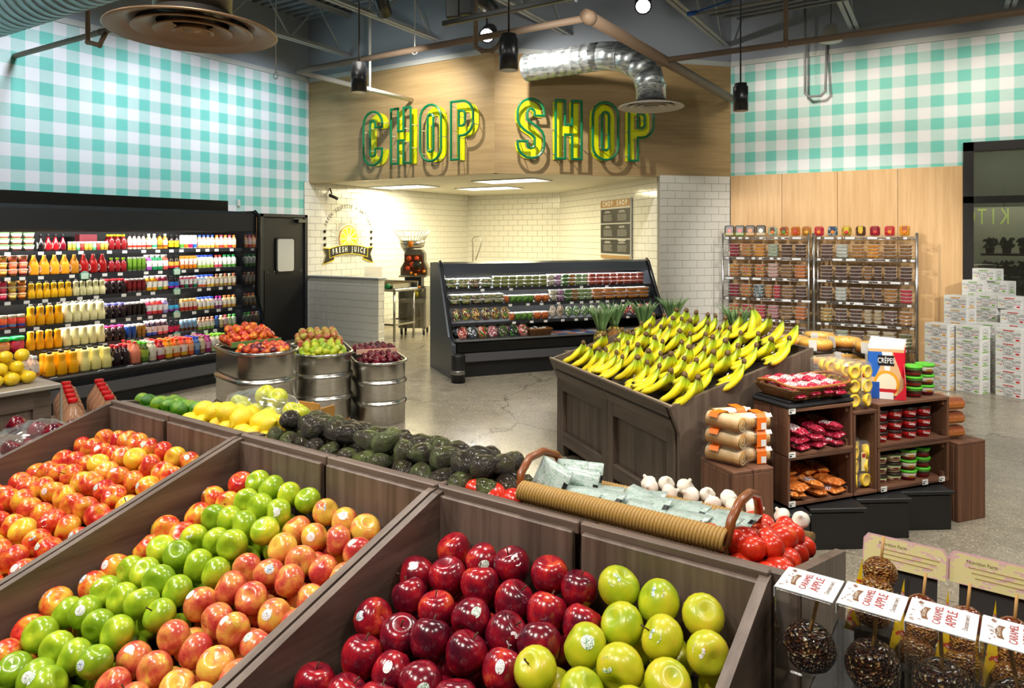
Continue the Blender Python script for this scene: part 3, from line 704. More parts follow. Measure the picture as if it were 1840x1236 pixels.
# ------------------------------------------------------------------ the long black wall cooler
CZ = [1.605, 1.357, 1.118, .842, .592]
FX = -7.86                                  # front edge of the shelves
Y0, Y1 = 1.0, 6.06
t = thing('wall_cooler', 'long black open wall cooler stocked with juices below the gingham wall', 'cooler', (0, 0, 0))
BK = M('#101113', .35); BK2 = M('#26272a', .4); GRC = M('#3a3d42', .35)
ob('back_panel', MB().box((-8.5, (Y0+Y1)/2, 1.05), (.06, Y1-Y0, 2.05)), t, mats=[BK])
ob('canopy', MB().prism([(-8.5, 1.98), (-8.5, 2.07), (-7.66, 2.07), (-7.6, 2.03), (-7.6, 1.82), (-7.63, 1.80), (-7.63, 1.98)], Y1-Y0-.05, 0, Matrix.Translation((0, Y0, 0))), t, mats=[M('#3b3f45', .3)])
ob('riser', MB().box((-8.25, (Y0+5.95)/2, 2.145), (.4, 5.95-Y0, .15)), t, mats=[M('#0b0b0c', .5)])
ob('end_panel', MB().prism([(-8.55, .0), (-8.55, 2.08), (-7.66, 2.08), (-7.57, 2.0), (-7.57, 1.7), (-7.6, 1.0), (-7.36, .5), (-7.33, .05), (-7.36, 0)], .05, 0, Matrix.Translation((0, Y1-.05, 0))), t, mats=[M('#0c0d0f', .06, 0, 0, 1.0)])
ob('end_bumper', MB().tube([(-7.66, Y1, 2.08), (-7.565, Y1, 2.0), (-7.565, Y1, 1.7), (-7.595, Y1, 1.0)], .022, 8), t, mats=[BLACK])
ob('base', MB().prism([(-8.5, 0), (-8.5, .3), (-7.4, .3), (-7.36, .26), (-7.36, .12), (-7.42, .1), (-7.42, 0)], Y1-Y0-.05, 0, Matrix.Translation((0, Y0, 0))), t, mats=[M('#1a1b1e', .35)])
ob('front_band', MB().box((-7.345, (Y0+Y1)/2, .2), (.03, Y1-Y0-.1, .12), b=.006), t, mats=[M('#55555a', .4)])
ob('front_lip', MB().box((-7.36, (Y0+Y1)/2, .345), (.05, Y1-Y0-.1, .06), b=.012), t, mats=[BLACK])
b = MB()
for k in range(int((Y1-1.6)/.028)): b.box((-7.47, 1.6+k*.028, .352), (.16, .008, .03))
for x in (-7.54, -7.40): b.box((x, (Y1+1.6)/2, .352), (.012, Y1-1.7, .02))
ob('air_grille', b, t, mats=[M('#2a2b2e', .3, .5)])
dk = ob('deck', MB().box((-7.95, (Y0+Y1)/2, .34), (.86, Y1-Y0-.1, .03)), t, mats=[BK2])
TAGM = M('#e8e8e4', .5); tag_me = MB().box((0, 0, 0), (.006, .052, .032)).mesh('price_tag', [TAGM])
for k, yy in enumerate([3.5, 3.95, 4.25, 4.42, 4.62, 4.80, 5.0, 5.17, 5.34, 5.5, 5.66, 5.82]):
    ob('price_tag', tag_me, dk, (-7.38, yy, .377), (0, 1.2, 0))
SH = []
for z in CZ:
    s_ = ob('shelf', MB().box((-8.18, (Y0+Y1)/2, z-.012), (.64, Y1-Y0-.1, .02)).box((FX+.006, (Y0+Y1)/2, z-.022), (.012, Y1-Y0-.1, .042)), t, mats=[BK2]); SH.append(s_)
    y = 3.3
    while y < 5.9:
        ob('price_tag', tag_me, s_, (FX+.016, y, z-.026)); y += pick([.13, .17, .17, .22, .3])
for z, k in ((1.357, 0), (1.357, 1), (1.118, 1), (.842, 1), (.592, 1)):
    ob('shelf_sign', MB().lathe([(.055, 0), (.055, .004)], 18, 0, Matrix.Rotation(pi/2, 4, 'Y')), t, (FX+.03, [4.02, 5.08][k], z-.03), mats=[M('#1f5a44', .5)])
    ob('sign_card', MB().box((0, 0, 0), (.004, .075, .06), b=.001), t, (FX+.037, [4.02, 5.08][k], z-.03), mats=[M('#c4e2cc', .5)])
LEDM = M('#fdfbf4', .5, es=7)
ob('canopy_light', MB().box((-7.70, (Y0+Y1)/2, 1.885), (.05, Y1-Y0-.2, .02)), t, mats=[LEDM])
strip((-7.68, 4.35, 1.86), (0, 1, 0), (-.35, 0, -1), 10, 3.3, .08, (1, .97, .92))
strip((-7.66, 4.35, 1.855), (0, 1, 0), (-.1, 0, -1), 13, 3.3, .06, (1, .97, .92))

for z_ in CZ: strip((FX-.05, 4.35, z_-.03), (0, 1, 0), (-.3, 0, -1), 19 if z_ < 1.3 else 9, 3.3, .03, (1, .97, .92))
def yx(px, x=FX): dx, dy = ray(px); return x*dy/dx
SN = ['top', 'second', 'third', 'fourth', 'fifth', 'bottom']
def run(si, px0, px1, n, shape, hh, mats_list, desc, wide=1.0, back=0, stack=1, x=FX, z=None, xoff=.0, shrink=.97, rowsep=None):
    y0, y1 = yx(px0, x), yx(px1, x); st = (y1-y0)/n; wd = st*shrink*wide
    z = CZ[si] if z is None else z
    for r_ in range(back+1):
        for k in range(n):
            for lv in range(stack):
                m_ = mats_list[k % len(mats_list)]
                xx = x-wd/2-.012-xoff-r_*(rowsep or wd*1.03)
                lab = desc[k % len(desc)] if isinstance(desc, (list, tuple)) else desc
                pos = '%s along' % ORD[k] if n > 1 else 'alone'
                txt = '%s, %s %s' % (lab, pos, SN[si]+' cooler shelf')
                if stack > 1: txt += ', '+['lowest', 'middle', 'topmost', 'uppermost'][lv]+' in stack'
                if back: txt += ', '+['front', 'middle', 'rear', 'hindmost'][r_]+' row'
                place(shape, NAMES[shape], (xx, y0+st*(k+.5), z+lv*hh), wd, hh, m_, txt, {'bottle': 'bottle', 'smooth': 'bottle', 'carafe': 'bottle', 'can': 'can', 'bulb': 'bottle', 'jar': 'jar', 'growler': 'bottle', 'jug': 'jug', 'cup': 'cup', 'pouchjar': 'jar'}[shape], '%s on the %s cooler shelf' % (NAMES[shape].replace('_', ' ')+'s', SN[si]))
WC, BC = M('#efefec', .4), M('#15151a', .4)
OJ, OJ2, LEM, DRK, CRN = LIQ('#ffc620'), LIQ('#ffb412'), LIQ('#f6efb4'), LIQ('#22060c'), LIQ('#7c0d16')
GRYC = M('#5a564e', .4); INK = M('#4a3d18', .6)
L = label_mat
def cap(h): return M(h, .4)
# top shelf
run(0, -24, 68, 4, 'cup', .063, [(M('#e9e4d8', .4), cap('#7fae6a'), L('#f2ece0', '#d8402c', '#5f9c3c'))], 'white fruit tub with green lid', stack=3)
run(0, 70, 123, 4, 'bulb', .172, [(LIQ('#1c1116'), BC, L('#efe9dd', '#efe9dd', '#b8cfe4')), (LIQ('#c01622'), BC, L('#efe9dd', '#efe9dd', '#f08a5a')), (LIQ('#c01622'), BC, L('#efe9dd', '#efe9dd', '#e5632c')), (LIQ('#7e1026'), BC, L('#efe9dd', '#efe9dd', '#5a4a9a'))], ['dark bulb bottle with oval white label', 'red bulb bottle with oval white label', 'bright red bulb bottle with orange motif', 'maroon bulb bottle with purple motif'])
run(0, 124, 197, 10, 'jar', .092, [(LIQ('#d8c040'), WC, L('#e8d860', '#e0b030', '#4fa03c')), (LIQ('#e0b840'), WC, L('#d9cf5a', '#d09a2c', '#68b040')), (LIQ('#6fc08a'), WC, L('#bfe6c4', '#68c088', '#3f9a5c')), (LIQ('#b8242c'), WC, L('#d84a3c', '#b01c28', '#68b040'))], 'small jar with white lid and fruit label')
run(0, 198, 231, 3, 'bottle', .17, [(CRN, cap('#e6d31c'), L('#8c1018', '#8c1018', '#f0ead8'))], 'dark red bottle with yellow cap', back=1)
run(0, 232, 265, 4, 'bottle', .175, [(LIQ('#e8c8b8'), BC, L('#f4f1ea', '#e2402e', '#e06a4a'))], 'white label bottle with red base and black cap')
run(0, 266, 305, 4, 'bottle', .178, [(LIQ('#e7c98a'), WC, L('#f3efe2', '#d8402c', '#e7a83a')), (LIQ('#cfe0d0'), WC, L('#eef1e6', '#3fae7c', '#8fc8a8')), (LIQ('#c98a20'), BC, L('#d9992c', '#8a5a10', '#2c4a2a')), (LIQ('#e09a3a'), WC, L('#efe2c8', '#c86a22', '#e89a3a'))], 'clear tea bottle with triangle label')
run(0, 306, 325, 2, 'bottle', .165, [(LIQ('#1e120c'), BC, L('#ffd91c', '#ffd91c', '#6b5a12'))], 'dark brown bottle with yellow label')
run(0, 326, 357, 4, 'can', .162, [(M('#eeeeec', .4), L('#f2f2f0', '#5aa83a', '#e9efe6')), (M('#eeeeec', .4), L('#f2f2f0', '#f08a2a', '#f2e6da')), (M('#eeeeec', .4), L('#f2f2f0', '#e01c5a', '#f2dce4')), (M('#eeeeec', .4), L('#f2f2f0', '#2a6ad8', '#dce4f2'))], ['white can with green corner', 'white can with orange corner', 'white can with pink corner', 'white can with blue corner'])
run(0, 358, 388, 4, 'smooth', .165, [(LIQ('#f0c08a'), cap('#2f5fd0'), L('#f2e8da', '#f2a84a', '#f58a2c')), (LIQ('#f0b0b8'), cap('#2f5fd0'), L('#f2e4e8', '#f2b03a', '#ee6a8c'))], ['orange motif smoothie with blue cap', 'pink motif smoothie with blue cap'])
run(0, 389, 427, 5, 'smooth', .165, [(LIQ('#f2b27a'), cap('#f58220'), L('#f6d9b8', '#f08a2c', '#f4a23a')), (LIQ('#f0a0a8'), cap('#f0506a'), L('#f6e2dc', '#e83a2c', '#f0c02c'))], ['peach smoothie with orange cap', 'pink smoothie with coral cap'])
# second shelf
run(1, -20, 55, 4, 'cup', .068, [(M('#f0a880', .4), M('#f4d2bc', .3), L('#f07a50', '#e84a68', '#f4b03a')), (M('#f4b060', .4), M('#f6dcb0', .3), L('#f8a838', '#f08a2c', '#e84a3c')), (M('#ee8a5c', .4), M('#f4ccb8', .3), L('#ee6a48', '#f0a848', '#f8d8c0'))], 'fruit cup with orange and pink wrap', stack=3)
run(1, 56, 197, 8, 'growler', .222, [(LIQ('#f2a224'), WC, ring_label('#1d2b4a'), M('#e9d8a8', .1))]*4+[(LIQ('#b87a1e'), WC, ring_label('#1d2b4a'), M('#b8a070', .1))]+[(LIQ('#9a1414'), WC, ring_label('#f0681c'), M('#a88a80', .1))]*2+[(LIQ('#8c1012'), WC, ring_label('#1d2b4a'), M('#a88a80', .1))], ['orange glass growler with round label']*4+['amber glass growler with round label']+['red glass growler with orange dot label']*2+['red glass growler with plain round label'])
run(1, 198, 231, 3, 'bottle', .155, [(CRN, cap('#a6d820'), L('#a0141c', '#8c1018', '#efd8c8'))], 'dark red bottle with lime green cap')
run(1, 232, 265, 4, 'can', .16, [(M('#c8cbc4', .3, .6), L('#6f9a2c', '#4f7a1c', '#2f4a12'))], 'tall green can')
run(1, 266, 305, 4, 'smooth', .178, [(LIQ('#c060b8'), WC, L('#f4f2ee', '#c060c0', '#3a3a44')), (LIQ('#1c9a5a'), WC, L('#f2f4ee', '#22a062', '#3a3a44')), (LIQ('#2a9c64'), WC, L('#f2f4ee', '#22a062', '#3a3a44')), (LIQ('#f0604a'), WC, L('#f4f0ec', '#f0685a', '#3a3a44'))], ['purple smoothie with white cap', 'green smoothie with white cap', 'darker green smoothie with white cap', 'coral smoothie with white cap'], back=1)
run(1, 306, 325, 2, 'bottle', .16, [(LIQ('#2a140c'), BC, L('#f4b84a', '#e42a4a', '#f2d8a0'))], 'dark bottle with yellow and red label')
run(1, 326, 357, 4, 'can', .158, [(M('#f0a040', .3), L('#e9e4da', '#f08a1c', '#f0661c', '#f29a2a'))], 'orange and silver can')
run(1, 358, 387, 4, 'smooth', .16, [(LIQ('#d8e4c0'), cap('#2a4fd0'), L('#e6eed8', '#b8d848', '#7fc09a'))], 'pale green drink with blue cap', back=1)
run(1, 388, 402, 2, 'smooth', .158, [(LIQ('#f2c8c8'), cap('#f0523c'), L('#f6f0ec', '#e84a5c', '#e8344a'))], 'pink drink with red cap')
run(1, 403, 427, 3, 'smooth', .158, [(LIQ('#dcebd8'), cap('#1fae5a'), L('#f2f4ee', '#5aa83a', '#3f9a3c'))], 'lime drink with green cap')
# third shelf
run(2, -18, 52, 4, 'cup', .068, [(M('#f0a880', .4), M('#f4d2bc', .3), L('#f08a48', '#f4a83a', '#f0644a')), (M('#f27a80', .4), M('#f6d0c8', .3), L('#ee3a5c', '#e02a50', '#f4b03a')), (M('#f4d080', .4), M('#f8e8c0', .3), L('#f4d868', '#e8a838', '#f07a3c')), (M('#f4a850', .4), M('#f8dcb0', .3), L('#f89a2c', '#f06a3c', '#f8d8c0'))], 'fruit cup with bright wrap', stack=3)
run(2, 53, 133, 6, 'carafe', .172, [(OJ, GRYC, INK)], 'orange juice carafe')
run(2, 134, 193, 5, 'carafe', .175, [(LEM, GRYC, INK)], 'pale lemonade carafe')
run(2, 194, 230, 3, 'bottle', .16, [(DRK, cap('#d8202c'), L('#1a0a10', '#1a0a10', '#e8e4e0'))], 'near black bottle with red cap', back=1)
run(2, 231, 265, 4, 'can', .152, [(M('#c8c4c0', .3, .6), L('#7a1418', '#5a0c10', '#8c2420'))], 'dark red can', back=1)
run(2, 266, 305, 4, 'smooth', .172, [(LIQ('#f0a820'), WC, L('#f6f2e4', '#f4b02a', '#3a3a44')), (LIQ('#f4a010'), WC, L('#f6f2e4', '#f8a818', '#3a3a44')), (LIQ('#a01c3a'), WC, L('#f6f2ea', '#58b048', '#3a3a44')), (LIQ('#8c1638'), WC, L('#f6f2ea', '#e8b828', '#3a3a44'))], ['yellow smoothie with white cap', 'orange smoothie with white cap', 'maroon smoothie with green swirl', 'maroon smoothie with yellow swirl'], back=1)
run(2, 306, 325, 2, 'bottle', .155, [(LIQ('#1a1418'), BC, L('#2c7ae0', '#c81cc0', '#9ac8f0'))], 'dark bottle with blue and magenta label')
run(2, 326, 357, 4, 'can', .15, [(M('#e0dcd8', .3), L('#e6e2de', '#7a1840', '#b8284c', '#e8305a')), (M('#e0dcd8', .3), L('#e2e6e0', '#1f7a4c', '#e8605a', '#f0608a'))], ['maroon and silver can', 'green and silver can'])
run(2, 358, 373, 2, 'smooth', .152, [(LIQ('#cfe0ee'), cap('#2a4fd0'), L('#f0f2f4', '#e8642c', '#5aa8dc'))], 'blue motif drink with blue cap', back=1)
run(2, 374, 388, 2, 'smooth', .152, [(LIQ('#f4e0b8'), cap('#2a4fd0'), L('#f6f2e8', '#f0c02c', '#f08a2c'))], 'orange motif drink with blue cap', back=1)
run(2, 389, 427, 5, 'smooth', .155, [(LIQ('#d8b898'), cap('#d8784a'), L('#ece2d0', '#b8864a', '#8a5a2c')), (LIQ('#e6d8b0'), cap('#f2ecd8'), L('#efe9d4', '#c8b04a', '#7a6a2c'))], ['tan milk drink with rust cap', 'cream milk drink with ivory cap'])
# fourth shelf
run(3, -16, 50, 4, 'jar', .13, [(LIQ('#e03a28'), M('#d8c8a8', .4, .3), L('#e84a3c', '#2a62c8', '#f0a83a')), (LIQ('#e8682c'), M('#d8c8a8', .4, .3), L('#f0683c', '#2a5cc0', '#f4c04a')), (LIQ('#d8402c'), M('#d8c8a8', .4, .3), L('#e8503c', '#6ab0e0', '#f0b04a'))], 'squat jar with red and blue label')
run(3, 51, 118, 4, 'carafe', .218, [(OJ2, GRYC, INK)], 'large orange juice carafe')
run(3, 119, 193, 5, 'carafe', .218, [(LEM, GRYC, INK)], 'large pale lemonade carafe', back=1)
run(3, 194, 230, 3, 'bottle', .165, [(DRK, cap('#7a7ae0'), L('#1a0a10', '#1a0a10', '#e8e4e0'))], 'near black bottle with lavender cap', back=1)
run(3, 231, 265, 4, 'can', .155, [(M('#c8c4c0', .3, .6), L('#241410', '#180c0a', '#3a1c14'))], 'black can', back=2)
run(3, 266, 305, 4, 'smooth', .172, [(LIQ('#e84a6a'), WC, L('#f6f2f0', '#e83a6a', '#3a3a44')), (LIQ('#ee5a4a'), WC, L('#f6f2f0', '#ee5048', '#3a3a44')), (LIQ('#d8303a'), WC, L('#f6f2f0', '#e03038', '#3a3a44')), (LIQ('#9a8ac8'), WC, L('#f4f2f6', '#a89ad8', '#3a3a44'))], ['pink smoothie with white cap', 'salmon smoothie with white cap', 'red smoothie with white cap', 'lilac smoothie with white cap'], back=2)
run(3, 306, 325, 2, 'bottle', .15, [(LIQ('#181418'), BC, L('#4ab8e8', '#b050c8', '#bfe4f4'))], 'dark bottle with sky blue and violet label')
run(3, 326, 357, 4, 'can', .15, [(M('#e8c080', .3), L('#ece4d4', '#d8342c', '#f08a1c', '#f2b04a'))], 'red and orange can')
run(3, 358, 388, 4, 'smooth', .15, [(LIQ('#f4e0a8'), cap('#2a4fd0'), L('#f6f4ec', '#f0d02c', '#f4a02c')), (LIQ('#e8c8b8'), cap('#2a4fd0'), L('#f6f2ee', '#f0b02c', '#a82430'))], ['mango motif drink with blue cap', 'cherry motif drink with blue cap'], back=1)
run(3, 389, 402, 2, 'smooth', .15, [(LIQ('#c898b8'), cap('#d8249a'), L('#efe8ea', '#8a2a6a', '#5a1c4a'))], 'purple drink with magenta cap')
run(3, 403, 427, 3, 'smooth', .15, [(LIQ('#f2d8a0'), cap('#f0782c'), L('#f4ecd8', '#e8b03a', '#e08a2c'))], 'golden drink with orange cap')
# fifth shelf
run(4, -30, 50, 3, 'pouchjar', .158, [(LIQ('#c82a4a'), cap('#1fb84a'), L('#d83a5a', '#b81c3a', '#f0a84a')), (LIQ('#e8783a'), cap('#1fb84a'), L('#e8a05a', '#c8703a', '#d8402c')), (LIQ('#d03048'), cap('#1fb84a'), L('#d8405a', '#c02040', '#f0b05a'))], 'wide fruit jar with green lid')
run(4, 51, 116, 4, 'carafe', .215, [(OJ2, GRYC, INK)], 'large orange juice carafe')
run(4, 117, 193, 5, 'carafe', .215, [(LEM, GRYC, INK)], 'large pale lemonade carafe', back=1)
run(4, 194, 230, 3, 'bottle', .165, [(DRK, cap('#c82a6a'), L('#1a0a10', '#1a0a10', '#e8e4e0'))], 'near black bottle with magenta cap', back=1)
run(4, 231, 248, 2, 'can', .15, [(M('#c8ccd0', .3, .6), L('#1c4fa8', '#123a80', '#2a62c0'))], 'blue can', back=2)
run(4, 249, 265, 2, 'can', .15, [(M('#d8d0c0', .3, .6), L('#a87a2c', '#7a5618', '#5a3c10'))], 'gold can', back=2)
run(4, 266, 305, 4, 'smooth', .172, [(LIQ('#2a1430'), WC, L('#f2f2f4', '#2258c8', '#1c1c24')), (LIQ('#2a1430'), WC, L('#f2f2f4', '#2a62d0', '#1c1c24')), (LIQ('#3a1424'), WC, L('#f4f0f0', '#d8606a', '#1c1c24')), (LIQ('#3a1424'), WC, L('#f4f0f0', '#e06a72', '#1c1c24'))], ['blue label dark smoothie', 'second blue label dark smoothie', 'pink label dark smoothie', 'second pink label dark smoothie'], back=1)
run(4, 306, 325, 2, 'bottle', .15, [(LIQ('#181018'), BC, L('#d81c5a', '#e81c6a', '#f08ab0'))], 'dark bottle with magenta label')
run(4, 326, 357, 4, 'can', .148, [(M('#b8d0e0', .3), L('#7ab0d0', '#5a3a1c', '#f0963c', '#a8cfe4'))], 'pale blue can with orange motif')
run(4, 358, 388, 4, 'smooth', .148, [(LIQ('#d8a890'), cap('#c87a5a'), L('#f4f0ea', '#88b848', '#c0402c'))], 'white label drink with brown cap')
run(4, 389, 427, 5, 'smooth', .15, [(LIQ('#2a4a7a'), cap('#2a4fd0'), L('#4a6a9a', '#2a3a6a', '#c0c8d8')), (LIQ('#e6d0a0'), cap('#efe6c8'), L('#e8d8b0', '#c8a85a', '#a87a3c')), (LIQ('#c8a0a0'), cap('#d83a3a'), L('#e0c8c4', '#c0605a', '#d8402c')), (LIQ('#b8d088'), cap('#48b83a'), L('#e0e8c8', '#98b848', '#5a9a3c')), (LIQ('#b8d8b0'), cap('#48c83a'), L('#e4ecd8', '#8ab87a', '#5a9a5c'))], ['navy drink with blue cap', 'cream drink with ivory cap', 'rose drink with red cap', 'green drink with green cap', 'pale green drink with bright cap'])
# bottom deck, three rows deep
BX, BZ = -7.56, .358
def deck(px0, px1, n, shape, hh, mats, desc, back=2): run(5, px0, px1, n, shape, hh, mats, desc, back=back, x=BX, z=BZ)
deck(40, 76, 2, 'bottle', .22, [(LIQ('#d8b8a0'), WC, L('#ecdccc', '#d8803c', '#d8642c'))], 'cloudy juice bottle with white cap', 1)
deck(84, 147, 3, 'carafe', .24, [(OJ2, BC, INK)], 'big orange juice carafe with black cap', 1)
deck(148, 206, 3, 'carafe', .24, [(LIQ('#f4e890'), BC, INK)], 'big lemonade carafe with black cap', 1)
deck(207, 238, 2, 'bottle', .22, [(DRK, cap('#c8243c'), L('#1a0a10', '#1a0a10', '#e8e4e0'))], 'big near black bottle with red cap', 1)
deck(239, 257, 1, 'jug', .235, [(LIQ('#f08a6a'), cap('#e83a3c'), LIQ('#f08a6a'))], 'pink juice jug with red cap', 3)
deck(258, 271, 1, 'smooth', .215, [(LIQ('#4a5a14'), cap('#58c82c'), L('#98b03c', '#58802c', '#c8d878'))], 'dark green juice with lime cap', 3)
deck(272, 285, 1, 'smooth', .215, [(LIQ('#e8dcc0'), cap('#efe8d8'), L('#ece4d0', '#d8ccb0', '#3a3a2a'))], 'white coconut drink with ivory cap', 3)
deck(286, 300, 1, 'smooth', .215, [(LIQ('#a81428'), cap('#e02c2c'), L('#e8d8d0', '#b02838', '#7a1020'))], 'crimson juice with red cap', 3)
deck(301, 314, 1, 'smooth', .212, [(LIQ('#e8980c'), cap('#f08a1c'), L('#f2e2b8', '#e8b028', '#f0c83c'))], 'mango juice with orange cap', 3)
deck(315, 328, 1, 'smooth', .21, [(LIQ('#d8620c'), cap('#f06a1c'), L('#efd8b8', '#d8701c', '#b8501c'))], 'carrot juice with orange cap', 3)
deck(329, 341, 1, 'smooth', .208, [(LIQ('#d85a3a'), cap('#e8403c'), L('#f0dcd0', '#e0b02c', '#a8283c'))], 'coral juice with red cap', 3)
deck(342, 352, 1, 'smooth', .2, [(LIQ('#e8743a'), cap('#f0582c'), L('#f0b088', '#e0602c', '#d8401c'))], 'peach drink with orange cap', 3)
deck(353, 362, 1, 'smooth', .2, [(LIQ('#3a6aa8'), cap('#2a4fd0'), L('#88a8c8', '#3a5a9a', '#2a3a6a'))], 'blue drink with blue cap', 3)
deck(363, 372, 1, 'smooth', .2, [(LIQ('#c8b08a'), cap('#b88a6a'), L('#d8c8a8', '#8a6a3c', '#5a3c1c'))], 'brown drink with tan cap', 3)
deck(373, 383, 1, 'smooth', .2, [(LIQ('#a83a7a'), cap('#b02a8a'), L('#d898b8', '#8a1c5a', '#6a1040'))], 'berry drink with purple cap', 3)
deck(384, 410, 3, 'smooth', .2, [(LIQ('#e8e0c8'), cap('#8fd83a'), L('#ecead8', '#b8d878', '#88b83c'))], 'cream drink with lime cap', 2)
o = thing('paperboard_box', 'pink and red paper box behind the jars on the top cooler shelf', 'box', (-8.24, yx(158, -8.2), CZ[0]))
ob('carton', MB().box((0, 0, .085), (.1, .19, .17)), o, mats=[M('#c8525e', .5)])
ob('band', MB().box((.051, 0, .07), (.002, .19, .035)), o, mats=[M('#e4c8c8', .5)])

# ------------------------------------------------------------------ the low slanted cooler in the shop opening
ang2 = math.radians(90-68)+YAW             # world direction of its front, counted from +x
C2 = V((-5.13, 6.94, 0)); e2 = V((math.cos(ang2), math.sin(ang2), 0)); n2 = V((-e2.y, e2.x, 0))   # n2 points to its back
L2 = 3.2
q = thing('slanted_cooler', 'low black slanted cooler of cut fruit and salads in the shop opening', 'cooler', C2, ang2)
PROF = [(1.0, 0), (1.0, 1.40), (.70, 1.415), (.62, 1.40), (.585, 1.33), (.16, .50), (.02, .45), (0, .42), (0, .08), (.06, .05), (.06, 0)]
def panel2(name, x, th, m_):
    return ob(name, MB().prism(PROF, th, 0, Matrix.Translation((x+th, 0, 0)) @ Matrix.Rotation(pi/2, 4, 'Z')), q, mats=[m_])
panel2('end_panel', 0, .05, M('#51565c', .32, .4)); panel2('end_panel', L2-.05, .05, M('#1d2024', .3))
for x in (.045, L2-.005):
    ob('end_bumper', MB().tube([(x, .66, 1.425), (x, .60, 1.39), (x, .565, 1.32), (x, .14, .50), (x, .0, .455)], .02, 8), q, mats=[BLACK])
ob('back_panel', MB().box((L2/2, .97, .7), (L2-.1, .05, 1.4)), q, mats=[M('#222428', .4)])
ob('canopy', MB().prism([(1.0, 1.38), (1.0, 1.405), (.70, 1.41), (.63, 1.39), (.55, 1.29), (.52, 1.265), (.60, 1.27), (.72, 1.36)], L2-.1, 0, Matrix.Translation((L2-.05, 0, 0)) @ Matrix.Rotation(pi/2, 4, 'Z')), q, mats=[M('#41464d', .3)])
ob('front_panel', MB().box((L2/2, .04, .38), (L2-.1, .06, .13), b=.02), q, mats=[M('#0c0c0d', .2)])
ob('front_band', MB().box((L2/2, .05, .25), (L2-.1, .05, .11), b=.008), q, mats=[M('#4b4b4e', .4)])
ob('kick_base', MB().box((L2/2, .52, .1), (L2-.1, .84, .2)), q, mats=[M('#161618', .4)])
ob('deck', MB().box((L2/2, .5, .44), (L2-.1, .86, .03)), q, mats=[M('#c8c8c6', .4)])
ob('deck_rail', MB().box((L2/2, .035, .462), (L2-.1, .05, .02), b=.005), q, mats=[M('#8c8e90', .3, .6)])
R2 = [(.44, 1.075), (.34, .875), (.21, .66)]
for (sb, z) in R2:
    s_ = ob('shelf', MB().box((L2/2, (sb+.95)/2, z-.012), (L2-.1, .95-sb, .02)).box((L2/2, sb, z-.018), (L2-.1, .012, .036)), q, mats=[BK2])
    for x in ([.55, .95, 2.0, 2.4] if z > 1 else [.9, 1.15, 1.35, 1.6, 1.8, 1.95, 2.1, 2.2, 2.35, 2.6]):
        ob('price_tag', MB().box((0, 0, 0), (.05, .006, .03)), s_, (x, sb-.01, z-.024), mats=[TAGM])
ob('canopy_light', MB().box((L2/2, .69, 1.322), (L2-.2, .03, .014)), q, mats=[LEDM])
lp = C2+e2*(L2/2)+n2*.655+V((0, 0, 1.285)); strip(lp, e2, n2*-.22+V((0, 0, -1)), 70, 2.9, .05, (1, .98, .95))
for (sb_, z_) in R2[:2]: strip(C2+e2*(L2/2)+n2*(sb_+.05)+V((0, 0, z_-.03)), e2, n2*.25+V((0, 0, -1)), 22, 2.9, .03, (1, .98, .95))
bp = thing('bumper_post', 'black round bumper post with steel band before the slanted cooler', 'bollard', C2+e2*.03-n2*.16, 0)
ob('post', MB().lathe([(.085, 0), (.085, .32), (.08, .335), (.01, .34)], 24), bp, mats=[BLACK]); ob('band', MB().lathe([(.086, .10), (.088, .102), (.088, .148), (.086, .15)], 24), bp, mats=[STEEL])
# tub shapes for cut produce
def food_mat(c1, c2, c3=None, scale=60, k=None):
    kk = ('food', c1, c2, c3, scale)
    if kk in MATS: return MATS[kk]
    g = G('packed_food'); v = g.n('TexVoronoi', {'Vector': g.vscale(g.obj(), 1, 1, 1, g.n('CombineXYZ', {0: g.rnd(), 1: g.rnd()})), 'Scale': scale/6.5}, 1)
    r_ = g.n('SeparateColor', {0: v}, 0)
    st = [(0, lin(c1)), (.5, lin(c2))] + ([(.8, lin(c3))] if c3 else [])
    c = g.ramp(r_, st, 'CONSTANT'); d = g.n('TexVoronoi', {'Vector': g.obj(), 'Scale': scale/6.5}, 0)
    g.bump(d, .6, .05); MATS[kk] = g.fin(c, .4); return MATS[kk]
SQ8 = lambda a, z: 1/max(abs(math.cos(a)), abs(math.sin(a)))**.85
UT = MB().lathe([(.37, .03), (.45, .84), (.44, .88)], 16, 0, mod=SQ8).mesh('tub_food')
UTC = MB().lathe([(.385, 0), (.465, .84)], 16, 0, mod=SQ8).lathe([(.475, .84), (.50, .86), (.50, .92), (.46, .94), (.44, 1)], 16, 1, mod=SQ8).mesh('tub_shell', [None, None])
LIDM = plastic('tub_lid_plastic', gl=.5, haze=.34)  # white haze in the lid stands in for its rim highlights
def tub(nm, loc, w, d, h, m_, label, cat, group, rz, clear=None, solid=None):
    o = ob(nm, UTC, None, loc, (0, 0, rz), [clear or CLEAR, LIDM], (w, d, h)); tag(o, label, cat, group)
    ob('contents', UT, o, mats=[m_]); return o
def at2(px, sb, z=0):
    a = C2+n2*sb; k = meet(px, (a.x, a.y), (a.x+e2.x, a.y+e2.y)); return k
def row2(px0, px1, n, sb, z, h, ms, desc, rname, stack=1, depth=.11, clear=None, nm='produce_tub', cat='tub', group='produce tubs in the slanted cooler'):
    k0, k1 = at2(px0, sb), at2(px1, sb); st = (k1-k0)/n
    for i in range(n):
        for l in range(stack):
            p = C2+e2*(k0+st*(i+.5))+n2*(sb+.02+depth/2)+V((0, 0, z+l*h))
            ds = desc[i % len(desc)] if isinstance(desc, list) else desc
            tx = '%s, %s along its %s shelf run' % (ds, ORD[i], rname)
            if stack > 1: tx += ', '+['lowest', 'middle', 'topmost'][l] if stack < 4 else ''
            tub(nm, p, st*.93, depth, h, ms[i % len(ms)], tx, cat, group, ang2, clear)
